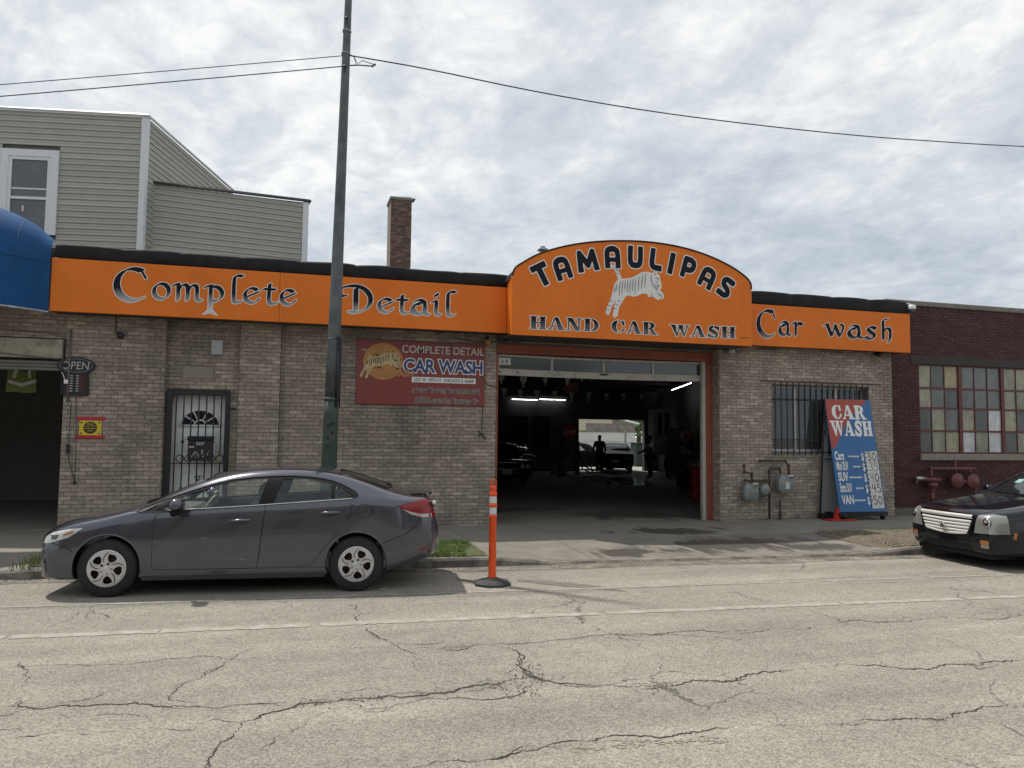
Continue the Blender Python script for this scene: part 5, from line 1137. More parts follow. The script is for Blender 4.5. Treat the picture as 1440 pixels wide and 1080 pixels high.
# double hung window
wn = MB(); yO = .05
def wpt(s, z, off=0): q = a1_+d1*s+n1*off; return (q.x, q.y, z)
def wbox(mb, s0, s1, z0, z1, o0, o1_): 
    vs = [wpt(s, z, o) for z in (z0, z1) for o in (o0, o1_) for s in (s0, s1)]; mb.add(vs, [(0, 2, 3, 1), (4, 5, 7, 6), (0, 1, 5, 4), (2, 6, 7, 3), (0, 4, 6, 2), (1, 3, 7, 5)])
s0, s1, z0, z1 = hole; s1 = wR; 
for q in ((s0, s1, z1-.17, z1), (s1-.17, s1, z0, z1-.17), (s0, s0+.17, z0, z1-.17)): wbox(wn, *q, .0, .06)
wbox(wn, s0-.8, s0-.01, z0, z1, .0, .05); wn.build('window_casing', SIDT, hs_)
sash = MB(); a_, b_ = s0+.17, s1-.17; zm = onplane(60, 279, c1, n1).z
for q in ((a_+.08, b_-.08, z0, z0+.09), (a_, b_, z1-.25, z1-.17), (a_, a_+.08, z0, z1-.25), (b_-.08, b_, z0, z1-.25), (a_+.08, b_-.08, zm-.045, zm+.02)): wbox(sash, *q, .01, .045)
win = sash.build('window', SIDT, hs_)
s_ = MB(); wbox(s_, a_+.085, b_-.085, zm+.20, zm+.235, .008, .02); s_.build('glazing_bar', SIDT, win)
for za, zb in ((zm+.022, z1-.252), (z0, zm-.047)): q = MB(); wbox(q, a_+.08, b_-.08, za, zb, .004, .012); q.build('pane', M('upper_pane', (.10, .115, .13), .08, var=.15, scale=2), win)
q = MB(); wbox(q, b_-.62, b_-.58, zm-.33, zm-.2, .013, .02); q.build('ornament', M('camera_white', ()), win)
# lower rear wing
h2 = thing('sided_wing', 'low grey vinyl sided wing between the tall sided house and the utility pole', 'house', (0, 20.5, 0))
c2 = W(212, 300, 20.5); c2 = Vector((c2.x, 20.5, 0)); d2 = Vector((.989, .15, 0)); n2 = Vector((.15, -.989, 0))
e2 = onplane(432, 300, c2, n2); L2 = (Vector((e2.x, e2.y, 0))-c2).length; za = onplane(212, 258, c2, n2).z; zb2 = onplane(432, 284, c2, n2).z
L = L2; z = 5.3
while z < za:
    e_ = min(EX, za-z); smax = L2 if z+e_ < zb2 else L2*(za-z-e_)/(za-zb2) if za > zb2 else L2
    if smax > .1: p, q = c2, c2+d2*min(L2, smax); vprof(None, n2, (p.x, p.y), (q.x, q.y), z, e_).build('siding_board', SID, h2)
    z += EX
back = Vector((-.15, .989, 0))*6
core(h2, 'wall_core', [c2-n2*.02, c2+d2*(L2)-n2*.02, c2+d2*L2+back, c2+back], 0, [za-.02, zb2-.02, zb2+.2, za+.2], M('sheathing', ()))
x0_ = c2+d2*L2; 
MB().prism([(q.x, q.y) for q in (x0_-d2*.12+n2*.035, x0_+d2*.03+n2*.035, x0_+d2*.03-n2*.12, x0_-n2*.12)], 'z', 5.3, zb2).build('corner_post', SIDT, h2)
MB().prism([(q.x, q.y) for q in (c2-d2*.05+n2*.035, c2+d2*.05+n2*.035, c2+d2*.05, c2-d2*.05)], 'z', 5.3, za).build('corner_post', SIDT, h2)
MB().tube([v3(c2+n2*.06, za+.02), v3(x0_+n2*.06+d2*.06, zb2+.02), v3(x0_+back+d2*.06, zb2+.1)], .04, 4).build('roof_edge', M('dark_roof_edge', (.06, .06, .06), .8), h2)
rn = Vector((.989, .15, 0)); z = 5.3
while z < zb2-.02: p, q = x0_-n2*.12+d2*.02, x0_+back+d2*.02; vprof(None, rn, (p.x, p.y), (q.x, q.y), z, min(EX, zb2-z)).build('siding_board', SID, h2); z += EX
# ---------------- chimney ----------------
ch = thing('brick_chimney', 'tall square brown brick chimney rising behind the roof', 'chimney', (4.4, 32, 4.5))
ca, cb = W(549, 330, 32).x, W(578, 330, 32).x; ct = 11.68; cdp = 1.15; cyaw = 0
CBR = M('brown_chimney_brick', (.140, .088, .068), .85, var=.2, scale=8, island=.55); CMO = M('chimney_mortar', (.19, .165, .14), .95)
MB().box(ca, cb, 32, 32+cdp, 4.3, ct).build('stack', CMO, ch)
Tr = Matrix.Translation((cb, 32, 0)) @ Matrix.Rotation(R_(90), 4, 'Z')
brickwork(ch, CBR, [(ca, cb, 6.6, ct-.02, 32, [], None), (0.005, cdp-.01, 6.6, ct-.02, 0, [], Tr)], None, 0, seed=5, pitx=.19)
MB().cbox(ca-.05, cb+.06, 31.95, 32+cdp+.05, ct+.0, ct+.14, .03).build('cap', M('cement_cap', (.20, .195, .18), .9, var=.25, scale=6, bump=.5, bscale=30), ch)
mb = MB(); rnd = random.Random(3)
for i in range(7): x = ca+.35+i*.09; mb.cbox(x, x+.16, 32.1, 32.6, ct+.13, ct+.17+rnd.random()*.06, .015)
mb.build('crumbled_cap', M('cement_cap', ()), ch)

# ---------------- red brick factory on the right ----------------
fb = thing('red_brick_factory', 'dark red brick factory wall with a large steel window on the right', 'building', (18, 14.35, 0))
YF = 14.32; XF1 = 34; ZF = 4.90
fwx0, fwz0, fwz1 = W(1294, 600, YF).x, W(1300, 638, YF).z, W(1300, 512, YF).z
pw_ = 1.22*1.0; fwx1 = W(1350, 560, YF).x; unit = fwx1-fwx0; mull = .10
fwx_end = fwx0+5*(unit+mull)-mull
fh = (fwx0, fwx_end, fwz0, fwz1)
pan = [(X_W1+.005, XF1, -.05, ZF, YF, [fh], None)]
wallbox('wall', pan, RMORT, fb, .3)
brickwork(fb, RBR, [(X_W1+.01, 20.5, .30, ZF-.02, YF, [(fh[0], fh[1], fh[2]-.16, fh[3]+.20)], None)], lambda x, z: not (13.9 < x and z < 1.1 and x > 15.5), 300, seed=8)
brickwork(fb, RBR, [(20.5, 33.9, .30, ZF-.02, YF, [(fh[0], fh[1], fh[2]-.16, fh[3]+.20)], None)], None, 0, seed=9) if False else None
MB().box(X_W1, XF1, YF-.05, YF, -.05, .29).build('foundation', M('foundation_grey', (.13, .12, .105), .9, var=.2, scale=4), fb)
MB().box(fh[0]-.25, fh[1]+.3, YF-.02, YF-.0, fh[3]+.002, fh[3]+.19).build('window_lintel', M('dark_lintel', (.035, .025, .025), .7, var=.3), fb)
MB().box(fh[0]-.75, XF1, YF-.022, YF-.003, 3.93, 4.01).build('soot_band', M('dark_lintel', ()), fb) if False else None
MB().cbox(fh[0]-.04, fh[1]+.04, YF-.07, YF+.1, fh[2]-.15, fh[2]-.002, .01).build('sill', M('stone_sill', ()), fb)
k = 0; x = X_W1-.0
while x < XF1-.1: MB().cbox(x+.003, x+1.197, YF-.06, YF+.36, ZF, ZF+.115, .012).build('coping_stone', M('coping_concrete', (.19, .18, .16), .9, var=.25, scale=5, bump=.3), fb); x += 1.2
MB().box(X_W1+.02, XF1, YF+.35, YF+18, 4.5, 4.7).build('roof', M('tar_roof', ()), fb)
MB().box(X_W1+.3, XF1, YF+.7, YF+.72, .2, 4.5).build('inner_wall', M('factory_dark', (.05, .05, .05), .9), fb)
STL = M('red_steel_sash', (.105, .022, .020), .5, var=.15, scale=10)
gl_c = [('pane_olive', (.30, .295, .21)), ('pane_grey', (.14, .15, .155)), ('pane_tan', (.36, .31, .19)), ('pane_white', (.52, .55, .57)), ('pane_dark', (.09, .10, .105)), ('pane_green', (.25, .255, .20))]
def pane_mat(i): n_, c_ = gl_c[i]; return M(n_, c_, .16, var=.22, scale=6, col2=tuple(q*.62 for q in c_), c2scale=3.5, c2lo=.48, c2hi=.68, streak=.3, spec=.5)
lay_ = ['012', '015', '101', '455', '111', '111', '541'[:3], '303', '555', '554', '051', '145', '105', '510', '015', '541', '112', '501', '415', '151']
rows_ = {0: ['021'], }
GRID = {0: ['042', '041', '454', '454'][:4]}
UN = [[(0, 4, 2), (0, 1, 4), (4, 0, 1), (4, 5, 0)], [(1, 1, 1), (1, 1, 1), (0, 4, 3), (3, 5, 3)], [(5, 0, 1), (5, 5, 1), (0, 4, 1), (4, 5, 4)], [(1, 5, 0), (4, 1, 0), (5, 1, 1), (0, 3, 4)], [(5, 1, 4), (1, 0, 5), (4, 4, 1), (1, 3, 0)]]
for u in range(5):
    ux = fwx0+u*(unit+mull); wu = thing('steel_window', '', '', (0, 0, 0)) if False else None
    f = MB(); H_ = fwz1-fwz0; rh = [0, .265, .49, .745, 1.0]
    if u: f.box(ux-mull, ux, YF+.03, YF+.11, fwz0, fwz1)
    for r in range(1, 4): z = fwz1-rh[r]*H_; f.box(ux, ux+unit, YF+.045, YF+.085, z-.022, z+.022)
    f.box(ux, ux+unit, YF+.045, YF+.085, fwz1-.03, fwz1).box(ux, ux+unit, YF+.045, YF+.085, fwz0, fwz0+.04)
    for c in (1, 2): 
        x = ux+unit*c/3; f.box(x-.009, x+.009, YF+.05, YF+.082, fwz0+.04, fwz1-.03)
    wf = f.build('window', STL, fb)
    for r in range(4):
        for c in range(3):
            xa_, xb_ = ux+unit*c/3+(.009 if c else 0), ux+unit*(c+1)/3-(.009 if c < 2 else 0); zt_, zb_ = fwz1-rh[r]*H_-.02, fwz1-rh[r+1]*H_+.02
            dy = random.uniform(-.004, .004); MB().add([(xa_, YF+.068, zb_), (xb_, YF+.068+dy, zb_), (xb_, YF+.066+dy, zt_), (xa_, YF+.066, zt_)], [(0, 1, 2, 3)]).build('pane', pane_mat(UN[u][r][c]), wf)
# ---------------- gas meters ----------------
RUST = M('rusty_pipe', (.075, .045, .035), .8, var=.4, scale=20, bump=.3); MET = M('meter_grey', (.22, .235, .235), .5, .1, var=.2, scale=12)
def pm(px, py, y): q = W(px, py, y); return (q.x, y, q.z)
def meter(label, cx, cy_, w_, h, y):
    o = thing('gas_meter', label, 'gas meter', pm(cx, cy_, y), 0, 'grey gas meters on the brick wall'); c = pm(cx, cy_, y)
    b = MB(); n_ = 18
    for yy, k in ((y-.09, .86), (y-.06, 1.0), (y+.02, 1.0), (y+.05, .86)): pass
    pts = [(c[0]+w_/2*abs(math.cos(a))**.55*math.copysign(1, math.cos(a)), c[2]+h/2*abs(math.sin(a))**.6*math.copysign(1, math.sin(a))) for a in [i*2*math.pi/n_ for i in range(n_)]]
    rings = [(y-.10, .80), (y-.075, 1), (y+.03, 1), (y+.05, .85)]; vs = []
    for yy, k in rings: vs += [(c[0]+(p[0]-c[0])*k, yy, c[2]+(p[1]-c[2])*k) for p in pts]
    fs = [(r*n_+i, r*n_+(i+1) % n_, (r+1)*n_+(i+1) % n_, (r+1)*n_+i) for r in range(3) for i in range(n_)]+[tuple(range(n_-1, -1, -1)), tuple(3*n_+i for i in range(n_))]
    b.add(vs, fs, True); b.build('meter_body', MET, o, sharp=40)
    MB().cbox(c[0]-.0, c[0]+w_*.38, y-.13, y-.05, c[2]+h*.30, c[2]+h*.56, .008).build('dial_box', M('meter_white', (.42, .43, .42), .5), o)
    MB().box(c[0]+.015, c[0]+w_*.34, y-.133, y-.131, c[2]+h*.36, c[2]+h*.44).build('dial', M('dark_glass', ()), o)
    MB().cbox(c[0]-w_*.30, c[0]-w_*.15, y-.04, y+.02, c[2]+h*.40, c[2]+h*.62, .01).build('inlet', MET, o)
    return o, c
YG = YW-.14
m1, c1_ = meter('grey gas meter low on the wall, left of the pair', 1054, 692, .34, .34, YG)
m2, c2_ = meter('grey gas meter with a white tag, right of the pair', 1103, 681, .38, .36, YG)
MB().cbox(c2_[0]-.05, c2_[0]+.05, YG-.112, YG-.105, c2_[2]-.09, c2_[2]+.05, .002).build('tag', M('card_white', ()), m2)
pp = lambda *q: [pm(a, b, YG) for a, b in q]
pipes = [pp((1046, 655), (1047, 664), (1057, 666), (1058, 684)), pp((1048, 676), (1082, 676)), pp((1082, 728), (1082, 663), (1084, 659), (1096, 659), (1098, 666), (1098, 672)), pp((1069, 648), (1104, 648), (1109, 655), (1109, 668)), pp((1097, 729), (1097, 703)), pp((1062, 689), (1083, 688))]
pi = thing('gas_pipework', 'rusty brown gas pipes around the two grey meters', 'pipes', (9.9, YG, .2))
for q in pipes:
    b = MB(); b.tube(q, .024, 8)
    for e_ in q[1:-1]: b.ball(e_, .036, 8)
    b.ball(q[0], .036, 8); b.build('pipe', RUST, pi)
c = pm(1074, 689, YG); MB().lathe([(0, -.07), (.07, -.065), (.12, -.04), (.12, -.01), (.07, .03), (0, .04)], (c[0], YG-.02, c[2]), 'y', 20).build('regulator', MET, pi)
RPI = M('red_painted_pipe', (.13, .035, .035), .5, var=.25, scale=10); YG2 = YF-.16
pi2 = thing('regulator_pipework', 'dark red painted gas pipes and two round regulators on the factory wall', 'pipes', (15, YG2, .6))
pq = lambda *q: [pm(a, b, YG2) for a, b in q]
for q, r in ((pq((1309, 659), (1371, 659)), .038), (pq((1309, 659), (1310, 675)), .035), (pq((1311, 690), (1311, 709)), .045), (pq((1300, 674), (1322, 675)), .05), (pq((1343, 650), (1343, 666)), .03), (pq((1364, 659), (1364, 666)), .03), (pq((1347, 679), (1358, 677), (1364, 677)), .045), (pq((1368, 677), (1376, 677)), .045), (pq((1371, 686), (1371, 720)), .03)):
    b = MB(); b.tube(q, r, 8); b.ball(q[0], r*1.25, 8); b.build('pipe', RPI, pi2)
for a, b in ((1344, 676), (1366, 677)): c = pm(a, b, YG2); MB().lathe([(0, -.10), (.09, -.095), (.16, -.05), (.175, -.04), (.175, .0), (.10, .06), (0, .07)], (c[0], YG2-.02, c[2]), 'y', 22).build('regulator', RPI, pi2)
c = pm(1311, 682, YG2); MB().lathe([(0, -.05), (.11, -.05), (.11, .05), (0, .05)], c, 'z', 16).build('flange', RPI, pi2)
MB().tube(pq((1288, 673), (1299, 673)), .055, 10).tube(pq((1289, 673), (1289, 681)), .014, 6).build('valve', M('steel', ()), pi2)

# ---------------- utility pole and wires ----------------
PYY = 11.4
up_ = thing('utility_pole', 'tall tapering grey-green steel utility pole behind the grey sedan', 'utility pole', (.56, PYY, .12))
b0 = W(462.5, 655, PYY); b1 = W(490, 0, PYY); ax = (b1-b0)/(b1.z-b0.z)
def pol(z): q = b0+ax*(z-b0.z); return Vector((q.x, PYY, z))
def prad(z): return .118-.0079*z
STEEL = M('green_grey_pole_paint', (.070, .078, .078), .6, .25, var=.35, scale=4, bump=.3, bscale=30, col2=(.11, .12, .13), c2scale=1.2, c2lo=.4, c2hi=.6, streak=.3)
GREENP = M('old_green_paint', (.035, .060, .045), .6, .1, var=.3, scale=6, bump=.3, col2=(.06, .065, .06), c2scale=4, c2lo=.5, c2hi=.65)
def conepart(z0, z1, grow=0, n=10): return MB().tube([pol(z0+(z1-z0)*i/n) for i in range(n+1)], [prad(z0+(z1-z0)*i/n)+grow for i in range(n+1)], 20)
conepart(2.32, 9.6).build('shaft', STEEL, up_); conepart(.1, 2.32, .004).build('base_section', GREENP, up_)
MB().tube([pol(2.30), pol(2.34)], prad(2.3)+.012, 20).build('joint_ring', STEEL, up_)
conepart(3.18, 3.2, .004, 1).build('joint_ring', STEEL, up_)
q = pol(2.8); r = prad(2.8); fr_ = MB(); 
fr_.tube([(q.x+.05, PYY-r-.004, 2.20), (q.x+.065, PYY-r-.012, 3.14)], .012, 6).tube([(q.x+.1, PYY-r+.03, 2.2), (q.x+.105, PYY-r+.03, 3.18)], .010, 6).ball((q.x+.075, PYY-r-.01, 3.2), .035, 8); fr_.box(q.x+.055, q.x+.10, PYY-r-.008, PYY-r+.01, 2.35, 3.15)
fr_.build('cable_guard', IRON, up_)
mb = MB(); rnd = random.Random(4)
for i in range(14): q = pol(1.55+rnd.random()*.45); mb.ball((q.x+rnd.uniform(-.05, .05), PYY-prad(1.6)-.001, q.z), rnd.uniform(.006, .024), 6, sy=.3)
mb.build('peeled_spot', M('peeled_dark', (.012, .014, .014), .7), up_)['kind'] = 'stuff'
for z in (8.0+.0, 7.25): 
    q = pol(z); MB().ball((q.x-.02, PYY-prad(z)-.015, z), .026, 8).box(q.x-.025, q.x-.008, PYY-prad(z)-.012, PYY-prad(z)+.01, z-.08, z-.03).build('bolt', IRON, up_)
zA = W(487, 78, PYY).z; zB = W(487, 93, PYY).z
for z in (zA+.02, zA+.37): MB().tube([pol(z)+Vector((math.cos(a)*(prad(z)+.006), math.sin(a)*(prad(z)+.006), .01*math.sin(a*2))) for a in [i*2*math.pi/16 for i in range(16)]], .009, 5, closed=True).build('strap', M('steel', ()), up_)
WIRE = M('cable_sheath', (.03, .03, .032), .6)
def wire(label, pts, r=.006):
    o = MB().tube(pts, r, 6).build('overhead_wire', WIRE); props(o, label, 'overhead wire'); return o
def run(pa, pb, sagv, ext, n=24):
    """cable between two points, hanging in between, carried on past pb"""
    a, b = Vector(pa), Vector(pb); e_ = a+(b-a)*ext; o = []
    for i in range(n+1): t = i/n; q = a+(e_-a)*t; q.z -= 4*sagv*t*(1-t); o.append(q)
    return o
pA = pol(zA); pB = pol(zB)
wire('upper thin cable running left from the utility pole', run(pA, W(0, 117, PYY), .02, 2.0), .0065)
wire('lower cable running left from the utility pole', run(pB, W(0, 133.5, PYY), .02, 2.0), .008)
P_ = [W(a, b, PYY) for a, b in ((492, 78), (600, 97), (750, 128), (900, 154), (1050, 174), (1200, 190), (1320, 199), (1440, 206), (1700, 217))]
wire('single thick cable running right from the pole across the sky', [Vector(q) for q in bezpts(P_, 4)], .010)
mb = MB(); q = pol(zA); qq = lambda px, py: W(px, py, PYY-.05)
mb.tube([qq(495, 78), qq(499, 82), qq(503, 90), qq(510, 85), qq(518, 88), qq(527, 91)], .006, 5).tube([qq(492, 92), qq(505, 91.5), qq(524, 93)], .010, 5).tube([qq(498, 80), qq(501, 92), qq(505, 92)], .005, 5).ball(qq(527, 91), .02, 8).ball(qq(524, 93), .02, 8)
props(mb.build('wire_tail', WIRE), 'short loose wire tails curling off the right side of the pole', 'wire')
# ---------------- cars: a lofted shell cut into its panels ----------------
def car_ring(row):
    x, zb, wb, pts, zt = row
    return [(0, zb), (wb, zb)]+list(pts)+[(0, zt)]
def loft(rows, nx=4, nr=4, inset=None):
    R = np.array([[ (r[0], *p) for p in car_ring(r)] for r in rows], float)     # stations x points x 3
    # along x
    S = []
    P = R; n = len(P)
    for i in range(n-1):
        a, b, c, d = P[max(i-1, 0)], P[i], P[i+1], P[min(i+2, n-1)]
        dx = (c[0, 0]-b[0, 0]); m1 = (c-a)/max(c[0, 0]-a[0, 0], 1e-6)*dx; m2 = (d-b)/max(d[0, 0]-b[0, 0], 1e-6)*dx
        k = max(2, int(round(dx/.07))) if nx else nx
        for j in range(k):
            t = j/k; h00 = 2*t**3-3*t*t+1; h10 = t**3-2*t*t+t; h01 = -2*t**3+3*t*t; h11 = t**3-t*t
            q = h00*b+h10*m1+h01*c+h11*m2; q[:, 0] = b[:, 0]*(1-t)+c[:, 0]*t; S.append(q)
    S.append(P[-1]); out = []
    for q in S:
        m = len(q); rr = []
        for i in range(m-1):
            a, b, c, d = q[max(i-1, 0)], q[i], q[i+1], q[min(i+2, m-1)]
            if i == 0: rr.append(b); rr.append((b+c)/2); continue
            for j in range(nr):
                t = j/nr; T_ = .5*((2*b)+(-a+c)*t+(2*a-5*b+4*c-d)*t*t+(-a+3*b-3*c+d)*t**3); L_ = b+(c-b)*t
                rr.append(T_*.75+L_*.25)
        rr.append(q[-1]); rr = np.array(rr); rr[:, 1] = np.maximum(rr[:, 1], 0); rr[0, 1] = 0; rr[-1, 1] = 0; out.append(rr)
    if inset:
        x0, x1, d, zf = inset; o2 = []
        for rr in out:
            if x0 <= rr[0, 0] <= x1:
                r2 = rr.copy(); r2[:, 1] = np.maximum(r2[:, 1]-d, 0); r2[:, 1][1:-1] = np.maximum(r2[:, 1][1:-1], .01); r2[:, 2] = np.maximum(r2[:, 2]-d*.8, zf); 
                # spread flattened floor points so that the ring stays simple
                o2.append(r2)
        out = o2
    vs = []; ns = len(out); m = len(out[0])
    for rr in out:
        for p in rr: vs.append((p[0], -p[1], p[2]))
        for p in rr[-2:0:-1]: vs.append((p[0], p[1], p[2]))
    L = 2*m-2; fs = []
    for i in range(ns-1):
        for j in range(L): fs.append((i*L+j, i*L+(j+1) % L, (i+1)*L+(j+1) % L, (i+1)*L+j))
    fs.append(tuple(range(L-1, -1, -1))); fs.append(tuple((ns-1)*L+j for j in range(L)))
    me = bpy.data.meshes.new('m'); me.from_pydata(vs, [], fs); bm = bmesh.new(); bm.from_mesh(me)
    bmesh.ops.remove_doubles(bm, verts=bm.verts, dist=1e-5); bmesh.ops.recalc_face_normals(bm, faces=bm.faces); bm.to_mesh(me); bm.free(); return me
def boolean(me, tool, op):
    a = bpy.data.objects.new('a', me); b = bpy.data.objects.new('b', tool); COL.objects.link(a); COL.objects.link(b)
    md = a.modifiers.new('b', 'BOOLEAN'); md.object = b; md.operation = op; md.solver = 'EXACT'
    dg = bpy.context.evaluated_depsgraph_get(); dg.update(); r = bpy.data.meshes.new_from_object(a.evaluated_get(dg)); bpy.data.objects.remove(a); bpy.data.objects.remove(b); return r
def prism(poly, axis, a, b):
    me = MB().prism(poly, axis, a, b).mesh(); bm = bmesh.new(); bm.from_mesh(me); bmesh.ops.recalc_face_normals(bm, faces=bm.faces); bm.to_mesh(me); bm.free(); return me
def shrink(poly, d):
    P = np.array(poly, float); A = .5*sum(P[i-1][0]*P[i][1]-P[i][0]*P[i-1][1] for i in range(len(P))); s = 1 if A > 0 else -1; out = []
    for i in range(len(P)):
        e0 = P[i]-P[i-1]; e1 = P[(i+1) % len(P)]-P[i]; e0 /= np.linalg.norm(e0)+1e-9; e1 /= np.linalg.norm(e1)+1e-9
        n0 = np.array((-e0[1], e0[0]))*s; n1_ = np.array((-e1[1], e1[0]))*s; n = n0+n1_; n /= max(np.linalg.norm(n), .3); out.append(tuple(P[i]+n*d))
    return out
def rnd_poly(pts, n=4): 
    q = bezpts(list(pts)+[pts[0]], n)[:-1]; return q
class Car:
    def __init__(s, root, rows, paint, cav, zf=.42, th=.05):
        s.root = root; s.paint = paint; s.outer = loft(rows); s.body = s.outer.copy()
        cv = loft(rows, inset=(cav[0], cav[1], th, zf)); s.body = boolean(s.body, cv, 'DIFFERENCE')
        bm = bmesh.new(); bm.from_mesh(s.outer); s.bvh = BVHTree.FromBMesh(bm); bm.free()
    def cut(s, tool): s.body = boolean(s.body, tool, 'DIFFERENCE')
    def carve(s, name, poly, axis, a, b, mat, gap=.0042, sharp=35, parent=None, extra=None):
        part = boolean(s.body.copy(), prism(shrink(poly, gap), axis, a, b), 'INTERSECT'); s.cut(prism(poly, axis, a, b))
        return s.add(name, part, mat, sharp, parent)
    def add(s, name, me, mat, sharp=35, parent=None):
        me.name = name; me.materials.clear(); me.materials.append(mat); me.shade_smooth(); me.set_sharp_from_angle(angle=R_(sharp))
        for p in me.polygons: p.material_index = 0
        return link(name, me, parent or s.root, None, True)
    def y(s, x, z, sgn=-1):
        h = s.bvh.ray_cast(Vector((x, sgn*3, z)), Vector((0, -sgn, 0))); return h[0].y if h[0] else sgn*.8
    def zt(s, x, y):
        h = s.bvh.ray_cast(Vector((x, y, 4)), Vector((0, 0, -1))); return h[0].z if h[0] else 1
    def xf(s, y, z, sgn=-1):
        h = s.bvh.ray_cast(Vector((sgn*9, y, z)), Vector((-sgn, 0, 0))); return h[0].x if h[0] else 0
    def patch(s, name, poly, mat, mode='side', off=-.006, sgn=-1, parent=None, step=.06, sharp=60):
        """sheet lying on the body surface: poly in (x,z) seen from the side, (x,y) from above, (y,z) from the front"""
        bm = bmesh.new(); f = bm.faces.new([bm.verts.new((p[0], p[1], 0)) for p in poly]); bmesh.ops.triangulate(bm, faces=bm.faces)
        xs_ = [p[0] for p in poly]; ys_ = [p[1] for p in poly]
        for ax, lo, hi in ((0, min(xs_), max(xs_)), (1, min(ys_), max(ys_))):
            t = lo+step
            while t < hi:
                co = (t, 0, 0) if ax == 0 else (0, t, 0); no = (1, 0, 0) if ax == 0 else (0, 1, 0)
                bmesh.ops.bisect_plane(bm, geom=bm.verts[:]+bm.edges[:]+bm.faces[:], plane_co=co, plane_no=no); t += step
        for v in bm.verts:
            a, b = v.co.x, v.co.y
            if mode == 'side': v.co = (a, s.y(a, b, sgn)+sgn*off, b)
            elif mode == 'top': v.co = (a, b, s.zt(a, b)+off)
            else: v.co = (s.xf(a, b, sgn)+sgn*off, a, b)
        bmesh.ops.recalc_face_normals(bm, faces=bm.faces); me = bpy.data.meshes.new(name); bm.to_mesh(me); bm.free(); return s.add(name, me, mat, sharp, parent)
    def line(s, name, pts, mat, r=.003, mode='side', sgn=-1, off=.0, parent=None, n=6):
        P = []
        for a, b in zip(pts[:-1], pts[1:]):
            for i in range(n): t = i/n; P.append((a[0]+(b[0]-a[0])*t, a[1]+(b[1]-a[1])*t))
        P.append(pts[-1])
        if mode == 'side': Q = [(a, s.y(a, b, sgn)+sgn*off, b) for a, b in P]
        elif mode == 'top': Q = [(a, b, s.zt(a, b)+off) for a, b in P]
        else: Q = [(s.xf(a, b, sgn)+sgn*off, a, b) for a, b in P]
        return MB().tube(Q, r, 6).build(name, mat, parent or s.root, True)
    def finish(s, name='body'): s.fin = s.add(name, s.body, s.paint, 38); return s.fin
TYRE = M('tyre_rubber', (.018, .018, .019), .82, var=.25, scale=20, bump=.2, bscale=80)
SILV = M('silver_hubcap', (.60, .60, .61), .34, .55, var=.06, scale=10); CHR = M('chrome', (.75, .75, .76), .10, 1.0, var=.02); DK = M('dark_cavity', (.008, .008, .009), .8)
RUSTD = M('rusty_brake', (.035, .02, .014), .7, .2, var=.3, scale=20)
LENS = M('clear_lens', (.50, .52, .50), .10, .0, var=.15, scale=14, coat=1, spec=.8); AMB = M('amber_lens_car', (.36, .12, .025), .2, coat=.6); REDL = M('red_lens', (.22, .004, .008), .22, coat=.25, var=.2, scale=20)
BTRIM = M('black_trim', (.006, .006, .007), .45, spec=.2); SEAT = M('grey_seat_cloth', (.19, .195, .20), .9, var=.1); SEATB = M('beige_seat_cloth', (.30, .29, .26), .9)
